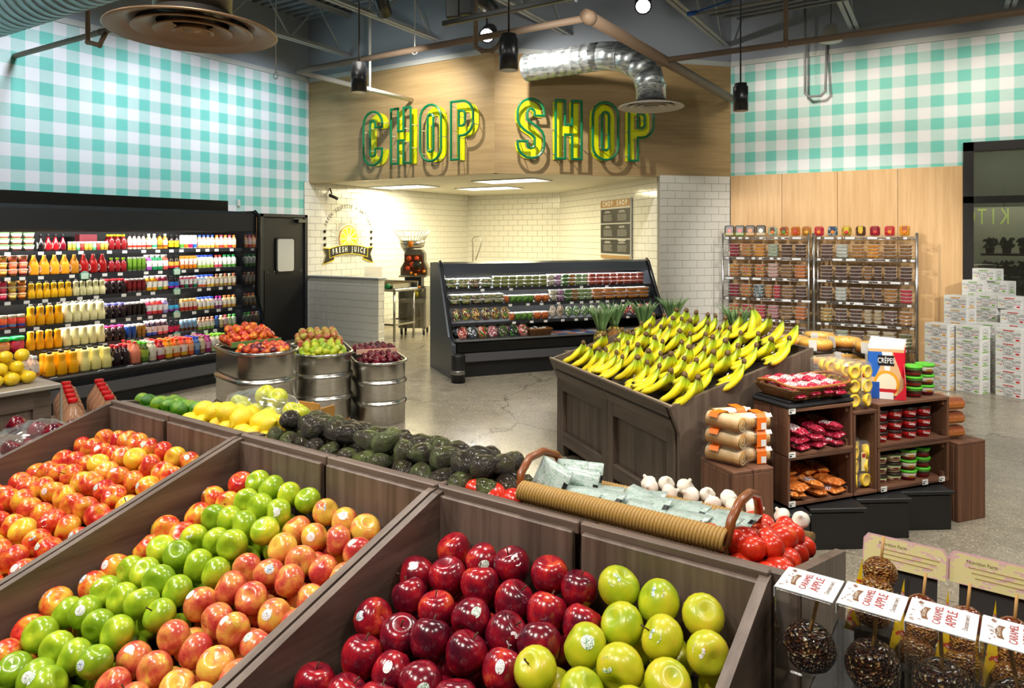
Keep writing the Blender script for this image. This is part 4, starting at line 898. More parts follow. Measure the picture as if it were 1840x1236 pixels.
SAL = [food_mat('#4a7a2a', '#e8e2c8', '#e0b83a'), food_mat('#5a8a34', '#efe9d8', '#f0d050'), food_mat('#3f6a24', '#e6dcc4', '#e06a3a')]
GUA, WHT, PUR, GRN2, MIX, LTG = food_mat('#8a9a3a', '#a8b04a', scale=120), food_mat('#e8e4c8', '#dcd6b4'), food_mat('#a85a9a', '#e0c0dc'), food_mat('#3f7a24', '#6aa83a'), food_mat('#c87a1c', '#6a8a2a', '#e8a02c'), food_mat('#8ab05a', '#c0d898')
RED, ORG = food_mat('#d83a24', '#b8541c', '#e8643c', 70), food_mat('#f08a1c', '#f6a83a', scale=70)
CAR = food_mat('#f0701c', '#f8862c', scale=40); CEL = food_mat('#5a9a28', '#88c04a', scale=40)
row2(803, 887, 4, R2[0][0], R2[0][1], .064, SAL, 'clear salad bowl', 'top', 2, .15, nm='salad_bowl', cat='salad', group='salad bowls in the slanted cooler')
row2(888, 986, 7, R2[0][0], R2[0][1], .05, [GUA], 'green dip tub', 'top', 3, .1)
row2(987, 1012, 2, R2[0][0], R2[0][1], .08, [WHT, PUR], ['white onion tub', 'purple onion tub'], 'top', 2, .1)
row2(1013, 1060, 4, R2[0][0], R2[0][1], .053, [GRN2, MIX, LTG, LTG], ['green pepper tub', 'mixed pepper tub', 'pale green tub', 'paler green tub'], 'top', 3, .1)
row2(1061, 1160, 8, R2[0][0], R2[0][1], .053, [RED], 'red salsa tub', 'top', 3, .1)
row2(810, 909, 5, R2[1][0], R2[1][1], .064, SAL, 'clear salad bowl', 'second', 2, .15, nm='salad_bowl', cat='salad', group='salad bowls in the slanted cooler')
row2(910, 917, 1, R2[1][0], R2[1][1], .10, [CAR], 'narrow carrot stick tub', 'second'); row2(918, 962, 4, R2[1][0], R2[1][1], .10, [CEL], 'celery stick tub', 'second'); row2(963, 990, 2, R2[1][0], R2[1][1], .10, [CAR], 'wide carrot stick tub', 'second')
row2(991, 1017, 2, R2[1][0], R2[1][1], .076, [WHT, PUR], ['white onion tub', 'purple onion tub'], 'second', 2)
row2(1018, 1067, 4, R2[1][0], R2[1][1], .052, [GRN2, MIX, LTG, LTG], ['green pepper tub', 'mixed pepper tub', 'pale green tub', 'paler green tub'], 'second', 3)
row2(1068, 1170, 5, R2[1][0], R2[1][1], .052, [ORG], 'orange melon tub', 'second', 3, .14)
row2(919, 927, 1, R2[2][0], R2[2][1], .10, [CAR], 'narrow carrot stick tub', 'third'); row2(928, 960, 3, R2[2][0], R2[2][1], .10, [CEL], 'celery stick tub', 'third'); row2(961, 989, 2, R2[2][0], R2[2][1], .10, [CAR], 'wide carrot stick tub', 'third')
# upright clear salad trays
TRAYF = MB().lathe([(.43, -.1), (.45, .1), (.30, .3), (.01, .34)], 14, 0, mod=lambda a, z: 1/max(abs(math.cos(a)), abs(math.sin(a)))**.6).mesh('salad_mix')
TRAYS = MB().lathe([(.44, -.18), (.52, .0), (.55, .02), (.55, .06), (.5, .08), (.46, .34), (.4, .4)], 14, 0, mod=lambda a, z: 1/max(abs(math.cos(a)), abs(math.sin(a)))**.6).mesh('tray_shell')
def tray(p, w, h, m_, label, tilt=.3):
    o = ob('salad_tray', TRAYS, None, p, None, [CLEAR], (w, h, .09)); o.rotation_euler = (Matrix.Rotation(ang2, 3, 'Z') @ Matrix.Rotation(pi/2-tilt, 3, 'X')).to_euler()
    tag(o, label, 'salad tray', 'upright salad trays in the slanted cooler'); ob('contents', TRAYF, o, mats=[m_])
SM = [food_mat('#4a1424', '#d8c088', '#6a8a3a', 50), food_mat('#5a7a2c', '#7a2030', '#e8b05a', 50), food_mat('#c8a05a', '#4a1424', '#5a8a34', 50)]
for i in range(6):
    k = at2(823+i*17.6, .2); tray(C2+e2*k+n2*.27+V((0, 0, .755)), .125, .175, SM[i % 3], 'clear upright salad tray, %s along the third shelf' % ORD[i])
SM2 = [food_mat('#a83a34', '#d8a090', '#5a1c1c', 40), food_mat('#2a3a24', '#3a4a6a', '#c8c8d0', 40), food_mat('#b0342c', '#3f7a24', '#e0b0a0', 40), food_mat('#b8747a', '#e8d8d8', '#8a2a3a', 40), food_mat('#3a5a24', '#4a6a30', '#6a3a5a', 40), food_mat('#14101c', '#3f7a24', '#2a1c3a', 40), food_mat('#c85a5a', '#3a6a28', '#e8b0b0', 40)]
for r_ in range(2):
    for i in range(7):
        k = at2(831+i*18.2-r_*2, .12); tray(C2+e2*k+n2*(.13+r_*.16)+V((0, 0, .545+r_*.02)), .14, .165, SM2[(i+r_) % 7], 'clear upright salad tray, %s along the deck, %s row' % (ORD[i], ['front', 'rear'][r_]), .4)
# bagged vegetables on the third shelf
BAGU = MB()
ell(.5, .4, .5, 12, 8, None, BAGU)
for i, p in enumerate(BAGU.v): BAGU.v[i] = tuple(c*(1+.09*math.sin(9*p[0]+7*p[2]+5*p[1])) for c in p)
bag_me = BAGU.mesh('bag')
def vegbag(px, w, h, m_, label, nm='vegetable_bag'):
    k = at2(px, .22); p = C2+e2*k+n2*.29+V((0, 0, .66+h/2))
    o = ob(nm, bag_me, None, p, (0, 0, ang2), [FILM], (w, w*.8, h)); tag(o, label, 'bag', 'bagged vegetables in the slanted cooler')
    ob('contents', bag_me, o, mats=[m_], scale=(.93, .93, .93))
MUS, VEG, RAD, CAU = food_mat('#e8dcc8', '#c8b498', '#8a7a60', 25), food_mat('#4a8a30', '#e8ead8', '#8ab05a', 30), food_mat('#d8203a', '#f0e8d8', '#e8b02c', 30), food_mat('#efe9dc', '#dcd6c0', '#88a85a', 30)
vegbag(997, .11, .18, MUS, 'film wrapped white mushrooms next to the carrot tubs'); vegbag(1011, .11, .18, food_mat('#c8ab88', '#e6d8c0', '#6a5238', 25), 'film wrapped brown mushrooms on the third shelf')
for i in range(7): vegbag(1026+i*14.5, .115, .16, [VEG, VEG, VEG, CAU, CAU, CAU, CAU][i], 'bag of cut greens and cauliflower, %s right of the mushrooms' % ORD[i])
for i in range(4): vegbag(1128+i*14, .13, .15+.01*(i % 2), RAD, 'bag of bright radish and candy coloured vegetables, %s from the mushrooms end' % ORD[i])
# wicker basket of packets and flat printed packs on the deck
def wicker(name, hexc='#8a5c30'):
    g = G(name); p = g.xyz(g.obj()); wv = g.n('TexWave', {'Vector': g.vscale(g.obj(), 60, 60, 120), 'Scale': 1.0, 'Distortion': 1.5, 'Detail': 1}, 1, wave_type='BANDS', bands_direction='DIAGONAL')
    c = g.mix(wv, lin('#4c2e14'), lin(hexc)); g.bump(wv, .8, .006); return g.fin(c, .5)
WICK = wicker('wicker_weave')
def basket(name, label, loc, rz, w, d, h, flare=.03, mat_=None, rot=None):
    t = thing(name, label, 'basket', loc, rz, rot=rot); m_ = mat_ or WICK
    ob('base', MB().box((0, 0, .006), (w-2*flare, d-2*flare, .012)), t, mats=[m_])
    for (cx, cy, l, r) in ((0, -d/2, w, 0), (0, d/2, w, pi), (-w/2, 0, d, -pi/2), (w/2, 0, d, pi/2)):
        b = MB(); nst = 5
        for k in range(nst):
            f = (k+.5)/nst; ll = l-2*flare*(1-f); y_ = flare*(1-f)
            b.add([], []); b.tube([(-ll/2, y_, f*h), (-ll/4, y_-.002, f*h), (0, y_, f*h), (ll/4, y_-.002, f*h), (ll/2, y_, f*h)], h/nst*.55, 6)
        ob('woven_side', b, t, (cx, cy, 0), (0, 0, r), [m_])
    ob('rim', MB().tube([(-w/2, -d/2, h), (w/2, -d/2, h), (w/2, d/2, h), (-w/2, d/2, h)], .009, 8, closed=True), t, mats=[M('#9a6430', .5)])
    return t
k = at2(972, .1); pb = C2+e2*k+n2*.2+V((0, 0, .455))
basket('wicker_basket', 'small brown wicker basket of packets on the slanted cooler deck', pb, ang2, .30, .26, .1)
PK = MB(); ell(.5, .32, .16, 10, 6, None, PK); pk_me = PK.mesh('packet')
for i in range(9):
    p = pb+e2*((i % 3-1)*.085)+n2*((i//3-1)*.075)+V((0, 0, .075+.02*(i % 2)))
    o = ob('dressing_packet', pk_me, None, p, (R.uniform(-.5, .5), R.uniform(-.6, .6), R.uniform(0, 3)), [M(pick(['#d8dde0', '#e6e2da', '#cfd8dc']), .3)], (.085, .085, .085))
    tag(o, 'white dressing packet in the cooler deck basket, %s row, %s along' % (['front', 'middle', 'rear'][i//3], ORD[i % 3]), 'packet', 'dressing packets in the small basket')
for i in range(3):
    for j in range(6):
        p = C2+e2*(at2(1003, .15)+.07+j*.13)+n2*(.13+i*.18)+V((0, 0, .462+.004*((i+j) % 2)))
        o = ob('flat_pack', MB().box((0, 0, 0), (.125, .17, .012), b=.004), None, p, (0, 0, ang2+R.uniform(-.06, .06)), mats=[M(['#5a78b8', '#d8907a', '#c8d0dc'][(i+j) % 3], .4)])
        tag(o, 'flat blue and white printed pack, %s along, %s row of the cooler deck' % (ORD[j], ['front', 'middle', 'rear'][i]), 'pack', 'flat packs on the cooler deck')
# ------------------------------------------------------------------ produce shapes
def skin(name, stops, streak=True, rough=.22, coat=.25, freckle=None, scale=1, bump=0, shift=.35):
    """fruit skin: colour runs through the stops, streaked pole to pole, different on every fruit"""
    g = G(name); r = g.rnd(); off = g.n('CombineXYZ', {0: g.ma('MULTIPLY', r, 9), 1: g.ma('MULTIPLY', r, 5), 2: g.ma('MULTIPLY', r, 3)})
    nrm = g.n('VectorMath', {0: g.obj()}, operation='NORMALIZE')
    n1 = g.noise(g.vscale(nrm, 1, 1, 1, off), 1.1*scale, 2)
    f = g.ma('ADD', g.ma('MULTIPLY', g.ma('SUBTRACT', n1, .5), 1.5), g.ma('ADD', .5-shift/2, g.ma('MULTIPLY', r, shift)))
    if streak:
        n2 = g.noise(g.vscale(nrm, 9, 9, 1.2, off), 1.6, 3, .6); f = g.ma('ADD', f, g.ma('MULTIPLY', g.ma('SUBTRACT', n2, .5), .55))
    c = g.ramp(f, stops)
    if freckle:
        v = g.n('TexVoronoi', {'Vector': nrm, 'Scale': 16}, 0); c = g.mix(g.ramp(v, [(.04, (.6, .6, .6, 1)), (.1, (0, 0, 0, 1))]), c, lin(freckle))
    if bump: g.bump(g.noise(g.obj(), 30, 2), bump, .03)
    return g.fin(c, rough, 0, coat)
SK_GALA = skin('gala_skin', [(.18, '#e9b93c'), (.36, '#e88a3a'), (.55, '#d8422c'), (.85, '#b01a22')], True, freckle='#f0c878')
SK_GALA2 = skin('honey_skin', [(.22, '#ecc83c'), (.46, '#e8983a'), (.68, '#d85430'), (.95, '#b8242a')], True, freckle='#f4dc90', shift=.5)
SK_GREEN = skin('green_skin', [(.15, '#789a1c'), (.45, '#90ae22'), (.75, '#b0c42c'), (1, '#d0d034')], False, freckle='#d8e88a', shift=.55)
SK_PINK = skin('pink_skin', [(.2, '#dcb84a'), (.42, '#dc904e'), (.62, '#cc6044'), (.9, '#b23034')], True, freckle='#f0d8a0', shift=.5)
SK_RED = skin('red_skin', [(.08, '#c84a2a'), (.22, '#a81824'), (.5, '#780e22'), (.85, '#460c1e')], True, .2, .35, '#c87a6a', shift=.45)
SK_GOLD = skin('golden_skin', [(.1, '#98ae1c'), (.4, '#b6bc22'), (.7, '#cac22c'), (.98, '#d8b634')], False, .3, .15, '#a88a2c', shift=.5)
SK_LEMON = skin('lemon_skin', [(.2, '#f0c818'), (.8, '#f8dc2c')], False, .32, .1, bump=.25)
SK_LIME = skin('lime_skin', [(.2, '#2f6a10'), (.5, '#579018'), (.9, '#a8b828')], False, .3, .1, bump=.25, shift=.6)
SK_AVO = skin('avocado_skin', [(.2, '#30261a'), (.45, '#473d26'), (.7, '#586232'), (.95, '#727e3e')], False, .28, .25, bump=.8, shift=.6)
SK_TOM = skin('tomato_skin', [(.2, '#c4200e'), (.7, '#dc3a1e'), (1, '#ea602e')], False, .24, .15, shift=.3)
SK_PLUM = skin('plum_skin', [(.2, '#3a0a18'), (.6, '#6a0f22'), (1, '#8f1a2c')], False, .2, .3, '#c89a9a')
SK_PEAR = skin('quince_skin', [(.2, '#eec41c'), (.8, '#f8dc30')], False, .35, .1)
SK_MANGO = skin('mango_skin', [(.15, '#b8741c'), (.5, '#c87a24'), (.85, '#a83a24')], False, .35, .1, shift=.6)
SK_PEACH = skin('peach_skin', [(.15, '#e0942c'), (.42, '#cc5820'), (.75, '#981a24')], True, .35, .1, shift=.4)
SK_BLUSH = skin('blush_skin', [(.2, '#a8a83a'), (.5, '#b8904a'), (.8, '#a83038')], True, .3, .1, shift=.5)
STEMM = M('#4a3018', .7)
def apple_prof(Rr, hgt, top=.12, bot=.06, n=9, taper=0):
    pr = []
    for i in range(n+1):
        th = pi*i/n; r = math.sin(th)**.86*(1+taper*math.cos(th)); z = math.cos(th)*hgt
        z -= (.30 if z > 0 else -.22)*hgt*math.exp(-(r/.30)**2)
        pr.append((max(r, .004)*Rr, z*Rr))
    return pr[::-1]
def apple_mesh(name, hgt=.9, taper=.06, lobes=0, n=18):
    pr = apple_prof(.5, hgt*2*.5, taper=taper, n=12); zb = min(z for r, z in pr)
    md = (lambda a, z: 1+lobes*math.cos(5*a)*max(0, -z*2.2)) if lobes else None
    return MB().lathe(pr, n, mod=md).mesh(name), pr
APL, APL_P = apple_mesh('apple_skin', .88, .06)
DEL, DEL_P = apple_mesh('apple_skin', 1.0, .14, .05)
STK = {}
def sticker_mesh(pr, key, th, elong=1.0, size=.15):
    """a round label pressed on the skin at polar angle th"""
    mb = MB(); half = sorted(pr, key=lambda q: q[1])
    def surf(u, v):  # small offsets on the skin
        t = th+v; best = None
        d = V((math.sin(t), math.cos(t))); mx = 0
        for (r, z), (r2, z2) in zip(half, half[1:]):
            det = d.x*(z2-z)-d.y*(r2-r)
            if abs(det) < 1e-9: continue
            k = (r*(z2-z)-z*(r2-r))/det; w_ = (r*d.y-z*d.x)/det
            if -1e-6 <= w_ <= 1+1e-6 and k > mx: mx = k
        p = d*(mx+.006); a = u/max(.3, math.sin(t)); return (p.x*math.cos(a), p.x*math.sin(a), p.y)
    vs = [surf(0, 0)]; n = 14
    for rr in (.55, 1): vs += [surf(rr*size*2*math.cos(2*pi*k/n)*elong, rr*size*2*math.sin(2*pi*k/n)) for k in range(n)]
    fs = [(0, 1+k, 1+(k+1) % n) for k in range(n)]+[(1+k, 1+n+k, 1+n+(k+1) % n, 1+(k+1) % n) for k in range(n)]
    return mb.add(vs, fs).mesh('sticker')
def stk_mat(c1, c2):
    g = G('fruit_sticker'); f = g.noise(g.vscale(g.gen(), 4, 4, 9), 1.6, 1)
    return g.fin(g.ramp(f, [(0, '#f0f0ee'), (.52, '#f0f0ee'), (.53, c1), (.62, c1), (.63, c2)], 'CONSTANT'), .35)
STM = [stk_mat('#5a9cc8', '#20304a'), stk_mat('#d8d8d8', '#2a4a98'), stk_mat('#3f8a4c', '#88b8a0'), stk_mat('#e8e8e6', '#b83a4a')]
stem_me = MB().tube([(0, 0, .33), (.01, 0, .44), (.04, .01, .56)], [.022, .018, .026], 6).mesh('stem')
STK['APL'] = [sticker_mesh(APL_P, 'a', t) for t in (.9, 1.3, 1.7)]; STK['DEL'] = [sticker_mesh(DEL_P, 'd', t, .75) for t in (.9, 1.3, 1.6)]
COUNT = {}
def fruit(nm, me, p, dia, m_, label, cat, group, rot=None, stick=None, stem=False, stm=None):
    o = ob(nm, me, None, p, rot if rot is not None else (R.uniform(-.6, .6), R.uniform(-.6, .6), R.uniform(0, 6.28)), [m_], (dia,)*3)
    tag(o, label, cat, group)
    if stick is not None: ob('sticker', stick, o, mats=[stm or pick(STM)])
    if stem: ob('stem', stem_me, o, mats=[STEMM])
    return o
def face_rot(dirv, local_th, spin):
    """rotation that turns the label at polar angle local_th (azimuth 0) to face dirv"""
    l = V((math.sin(local_th), 0, math.cos(local_th))); q = l.rotation_difference(V(dirv).normalized())
    return (Matrix.Rotation(spin, 3, V(dirv).normalized()) @ q.to_matrix()).to_euler()

# ------------------------------------------------------------------ apple bins in the foreground
SB = math.radians(-2.83); B0 = V((-.292, 1.467, 0)); ZB = 1.075; BW = .871; SLP = math.tan(math.radians(17.6))
MB_ = Matrix.Translation(B0) @ Matrix.Rotation(SB, 4, 'Z')
def bw(x, y, z=0): return MB_ @ V((x, y, z))
BL = 1.30
def bin_(i, label):
    x1 = -BW*i-.004; x0 = -BW*(i+1)+.004
    t = thing('apple_bin', label, 'produce bin', bw(x0, 0), SB, 'slanted apple bins'); w_ = x1-x0
    for k, xs in enumerate((0, w_-.021)):
        ob('side_panel', MB().prism([(0, .2), (0, ZB), (-.03, ZB-.004), (-BL, ZB-BL*SLP), (-BL, .2)], .021, 0, Matrix.Translation((xs+.021, 0, 0)) @ Matrix.Rotation(pi/2, 4, 'Z')), t, mats=[W_STAND['y']])
    for k in range(2):
        ob('back_board', MB().box((w_*(.25+.5*k), -.012, ZB-.24), (w_/2-.024, .02, .46), b=.003), t, mats=[W_STAND['z']])
        ob('top_rail', MB().box((w_*(.25+.5*k), .002, ZB-.006), (w_/2-.005, .02, .03), b=.003), t, mats=[W_STAND['x']])
    ob('bin_floor', MB().prism([(0, ZB-.26), (0, ZB-.235), (-BL, ZB-.235-BL*SLP), (-BL, ZB-.26-BL*SLP)], w_-.05, 0, Matrix.Translation((w_-.025, 0, 0)) @ Matrix.Rotation(pi/2, 4, 'Z')), t, mats=[M('#181412', .8)])
    ob('front_panel', MB().box((w_/2, -BL+.01, (ZB-BL*SLP)/2), (w_, .03, ZB-BL*SLP), b=.003), t, mats=[W_STAND['x']])
    ob('base', MB().box((w_/2, -BL/2, .1), (w_-.06, BL-.1, .2)), t, mats=[BLACK])
bin_(0, 'brown oak slanted bin holding dark red and golden apples'); bin_(1, 'brown oak slanted bin holding green apples between two red kinds'); bin_(2, 'brown oak slanted bin of red and yellow streaked apples, leftmost bin')
POSW = {}
def fill(i, kinds, dia, top, seed, heap=.03, gapu=1.0):
    """two layers of apples on the sloping floor of bin i; kinds(f, row) -> kind for a fraction f across the bin"""
    rr = random.Random(seed); x0 = -BW*(i+1)+.03; W = BW-.06
    n = int(W/(dia*gapu)); su = W/n
    for layer in (0, 1):
        rows = int(1.12/(dia*.93))
        for r_ in range(rows):
            y = -.035-dia/2-r_*dia*.93-(dia*.46 if layer == 0 else 0)
            off = .5 if (r_+layer) % 2 else 0
            for k in range(n - (1 if off else 0)):
                f = (k+.5+off)/n; x = x0+f*W
                kd = kinds(f, r_, rr)
                if kd is None: continue
                nm, me, m_, dz, stp, base = kd
                zt = ZB+y*SLP-top-(.062 if layer == 0 else 0)+heap*math.sin(pi*f)+dz*(1 if layer else .4)
                dd = dia*rr.uniform(.94, 1.05)
                p = bw(x+rr.uniform(-.008, .008), y+rr.uniform(-.008, .008), zt+rr.uniform(-.008, .01))
                if not seen(p, 80): continue
                d = COUNT.setdefault((i, layer, base), {}); rw_ = d.setdefault(r_, [0]); rw_[0] += 1
                view = V((rr.uniform(-.5, .5)+.2, rr.uniform(-.7, -.1)-.3, rr.uniform(.3, .9)))
                th = rr.choice((0, 1, 2)); ang = ((.9, 1.3, 1.7), (.9, 1.3, 1.6))[me is DEL][th]
                st = STK['DEL' if me is DEL else 'APL'][th] if (layer and rr.random() < stp) else None
                rot = face_rot(view, ang, rr.uniform(0, 6.28)) if st else (rr.uniform(.4, 1.7), rr.uniform(-.5, .5), rr.uniform(-1.2, 1.2))
                stem = bool(layer) and (me is DEL and rr.random() < .55 or rr.random() < .12)
                if me is DEL and not st: rot = (rr.uniform(-.7, .5), rr.uniform(-.5, .5), rr.uniform(-1, 1))
                lab = '%s%s, %s from left, %s row from back' % ('' if layer else 'half hidden ', base, ORD[rw_[0]-1], ORD[r_])
                fruit(nm, me, p, dd, m_, lab, 'apple', nm.replace('_', ' ')+'s', rot, st, stem)
rK = random.Random(5)
def kA(f, r_, rr): return ('streaked_apple', APL, SK_GALA2 if rr.random() < .6 else SK_GALA, .0, .3, 'red and yellow streaked apple')
def kB(f, r_, rr):
    lim = .14+.05*math.sin(r_*.9)
    if f < lim: return ('gala_apple', APL, SK_GALA, .012, .28, 'red orange apple by the divider')
    if f < .53+.02*math.sin(r_*1.7): return ('green_apple', APL, SK_GREEN, .022, .28, 'green apple in the middle bin')
    return ('pink_apple', APL, SK_PINK, -.004, .32, 'pink orange apple in the middle bin')
def kC(f, r_, rr):
    if f < .60+.02*math.sin(r_*2): return ('red_apple', DEL, SK_RED, 0, .34, 'dark red apple')
    return ('golden_apple', APL, SK_GOLD, .03, .26, 'yellow green golden apple')
fill(2, kA, .079, .10, 3, .03); fill(1, kB, .081, .118, 4, .02); fill(0, kC, .087, .10, 6, .02)

# ------------------------------------------------------------------ citrus, avocado and tomato table behind the bins
for i in range(3):
    x1 = -BW*i-.004+(.05 if i == 0 else 0); x0 = -BW*(i+1)+.004; w_ = x1-x0
    t = thing('produce_table', ['brown oak table of tomatoes and garlic behind the red apple bin', 'brown oak table of avocados behind the middle apple bin', 'brown oak table of citrus behind the leftmost apple bin'][i], 'produce table', bw(x0, .035), SB, 'sloping produce tables')
    for k in range(2):
        ob('front_board', MB().box((w_*(.25+.5*k), -.004, ZB-.25), (w_/2-.005, .024, .5), b=.003), t, mats=[W_STAND['x']])
    for xs in (0, w_-.024): ob('side_panel', MB().prism([(0, .12), (0, ZB), (.05, ZB-.008), (.50, ZB-.135), (.50, .12)], .024, 0, Matrix.Translation((xs+.024, 0, 0)) @ Matrix.Rotation(pi/2, 4, 'Z')), t, mats=[W_STAND['z']])
    ob('bed', MB().prism([(.0, ZB-.11), (0, ZB-.085), (.49, ZB-.225), (.49, ZB-.25)], w_-.06, 0, Matrix.Translation((w_-.03, 0, 0)) @ Matrix.Rotation(pi/2, 4, 'Z')), t, mats=[M('#15120f', .8)])
    ob('back_board', MB().box((w_/2, .49, .46), (w_, .024, .86), b=.003), t, mats=[W_STAND['x']])
    ob('base', MB().box((w_/2, .25, .06), (w_-.08, .4, .12)), t, mats=[BLACK])
def bed(y): return ZB-.085-(y-.035)*.286
LEM_ME = MB().lathe([(.002, -.66), (.05, -.62), (.09, -.56), (.26, -.47), (.42, -.28), (.49, 0), (.43, .26), (.28, .45), (.1, .54), (.06, .6), (.002, .62)], 14).mesh('lemon_skin')
LIM_ME = MB().lathe([(.002, -.58), (.1, -.54), (.28, -.44), (.44, -.25), (.49, 0), (.44, .25), (.28, .44), (.09, .53), (.002, .57)], 14).mesh('lime_skin')
AVO_ME = MB().lathe([(.002, -.62), (.2, -.58), (.38, -.44), (.47, -.2), (.46, .02), (.38, .28), (.27, .5), (.17, .66), (.002, .72)], 14).mesh('avocado_skin')
TOM_ME = MB().lathe([(.002, -.62), (.14, -.60), (.32, -.5), (.46, -.25), (.49, .02), (.45, .28), (.30, .5), (.12, .58), (.002, .56)], 14).mesh('tomato_skin')
def heap(nm, me, m_, x0, x1, y0, y1, dia, base, cat, seed, lift=0, layers=2, step=1.0, stick=0, rot=None, zf=bed, mats=None, elong=1.0, hfun=None):
    rr = random.Random(seed)
    for layer in range(layers):
        nr = max(1, int((y1-y0)/(dia*step)))-layer
        for r_ in range(max(nr, 1)):
            y = y0+dia*step*(r_+.5+layer*.5); nk = int((x1-x0)/(dia*step*elong))-layer; kk = 0
            for k in range(max(nk, 1)):
                x = x0+dia*step*elong*(k+.5+layer*.5+(r_ % 2)*.25)
                x_, y_ = x+rr.uniform(-.2, .2)*dia, y+rr.uniform(-.15, .15)*dia
                z = zf(y_)+dia*(.46+layer*.70)+lift+rr.uniform(-.05, .08)*dia+(hfun(x_, y_) if hfun else 0)
                p = bw(x_, y_, z); kk += 1
                if not seen(p, 60): continue
                rt = (rr.uniform(1.0, 2.1), rr.uniform(-.4, .4), rr.uniform(0, 6.28)) if rot is None else rot(rr)
                o = fruit(nm, me, p, dia*rr.uniform(.9, 1.08), mats[rr.randrange(len(mats))] if mats else m_, '%s, %s along row %s from the board%s' % (base, ORD[kk-1], ORD[r_], ['', ', on top', ', topmost'][layer]), cat, nm.replace('_', ' ')+'s', rt)
heap('lime', LIM_ME, SK_LIME, -2.66, -2.22, .05, .36, .066, 'dark green lime in the citrus end', 'lime', 21, .02)
heap('lemon', LEM_ME, SK_LEMON, -2.24, -1.68, .05, .33, .080, 'big yellow lemon', 'lemon', 22, .025, 2)
heap('small_lemon', LEM_ME, SK_LEMON, -1.66, -.86, .34, .52, .064, 'small lemon beyond the avocados', 'lemon', 23, .02, 1)
heap('key_lime', LIM_ME, SK_LIME, -1.80, -1.42, .24, .46, .052, 'small yellowish lime behind the lemons', 'lime', 24, .04, 2, mats=[skin('key_lime_skin', [(.2, '#7fa01c'), (.6, '#b8b828'), (.9, '#d8cc30')], False, .3, .1, shift=.6)])
heap('avocado', AVO_ME, SK_AVO, -1.72, -.72, .05, .38, .073, 'dark avocado', 'avocado', 25, .02, 2, elong=1.03, hfun=lambda x, y: .05*math.sin(pi*min(1, y/.42)))
heap('far_avocado', AVO_ME, SK_AVO, -1.2, -.45, .34, .50, .076, 'dark avocado at the far edge', 'avocado', 26, .03, 1)
heap('tomato', TOM_ME, SK_TOM, -.84, -.64, .05, .20, .064, 'red tomato between avocados and basket', 'tomato', 27, .045, 1)
heap('roma_tomato', TOM_ME, SK_TOM, -.20, .022, .05, .47, .056, 'glossy red tomato at the table end', 'tomato', 28, .03, 2, step=.84, hfun=lambda x, y: .10*y)
heap('plum_tomato', TOM_ME, SK_TOM, -.58, -.16, .29, .42, .056, 'red tomato beyond the basket', 'tomato', 29, .075, 1, step=.9)
# long woven tray basket with seasoning packets
SEA = wicker('seagrass_weave', '#b58a45')
bt = thing('tray_basket', 'long woven tray basket with brown handles on the tomatoes', 'basket', bw(-.375, .165, ZB+.004), SB, rot=(math.radians(-11), 0, SB))
ob('base', MB().box((0, 0, -.05), (.50, .2, .012)), bt, mats=[SEA])
for (y_, n_) in ((-.115, 'front_roll'), (.115, 'back_roll')):
    b = MB()
    for k in range(64):
        x = -.26+k*.00825; b.tube([(x+.004*math.sin(a), y_+.021*math.cos(a), .0+.021*math.sin(a)) for a in [2*pi*q/10 for q in range(10)]], .0052, 5, closed=True)
    ob(n_, b, bt, mats=[M('#b08a48', .5)])
    ob('wall', MB().box((0, y_, -.03), (.5, .014, .04)), bt, mats=[SEA])
for x in (-.265, .265):
    s_ = 1 if x > 0 else -1
    ob('handle', MB().tube([(x, -.115, -.01), (x+s_*.006, -.11, .04), (x+s_*.01, -.07, .075), (x+s_*.012, 0, .088), (x+s_*.01, .07, .075), (x+s_*.006, .11, .04), (x, .115, -.01)], .0105, 10), bt, mats=[M('#8a4a1e', .35, 0, .3)])
    ob('end_wall', MB().box((x*.96, 0, -.02), (.014, .2, .05)), bt, mats=[SEA])
def packet_mat():
    g = G('seasoning_packet'); p = g.xyz(g.gen()); f = g.noise(g.vscale(g.gen(), 5, 12, 2), 2, 2)
    c = g.ramp(f, [(0, '#b9c6c2'), (.5, '#aab9b4'), (.55, '#7fa890'), (.62, '#c6cfca')], 'CONSTANT')
    bar = g.ma('MULTIPLY', g.ma('GREATER_THAN', p[0], .88), g.ma('MULTIPLY', g.ma('GREATER_THAN', p[1], .35), g.ma('LESS_THAN', p[1], .6)))
    return g.fin(g.mix(bar, c, lin('#14161a')), .3, .0, .3)
PKM = packet_mat(); pk2 = MB()
nx, ny = 6, 4
vs = [(-.5+i/nx, -.5+j/ny, .035*math.sin(pi*i/nx)*math.sin(pi*j/ny)+.015*math.sin(7*i+3*j)) for j in range(ny+1) for i in range(nx+1)]
vs += [(x, y, -z-.01) for x, y, z in vs]; q_ = (nx+1)*(ny+1)
fs = [(j*(nx+1)+i, j*(nx+1)+i+1, (j+1)*(nx+1)+i+1, (j+1)*(nx+1)+i) for j in range(ny) for i in range(nx)]
fs += [tuple(k+q_ for k in f[::-1]) for f in fs]
edge = [i for i in range(nx+1)]+[j*(nx+1)+nx for j in range(1, ny+1)]+[ny*(nx+1)+i for i in range(nx-1, -1, -1)]+[j*(nx+1) for j in range(ny-1, 0, -1)]
fs += [(a, b_, b_+q_, a+q_)[::-1] for a, b_ in zip(edge, edge[1:]+edge[:1])]
pk2.add(vs, fs, 0, True); pkt_me = pk2.mesh('packet')
avoc_txt = text_mesh('GUACAMOLE', .13, .8)
rr = random.Random(8)
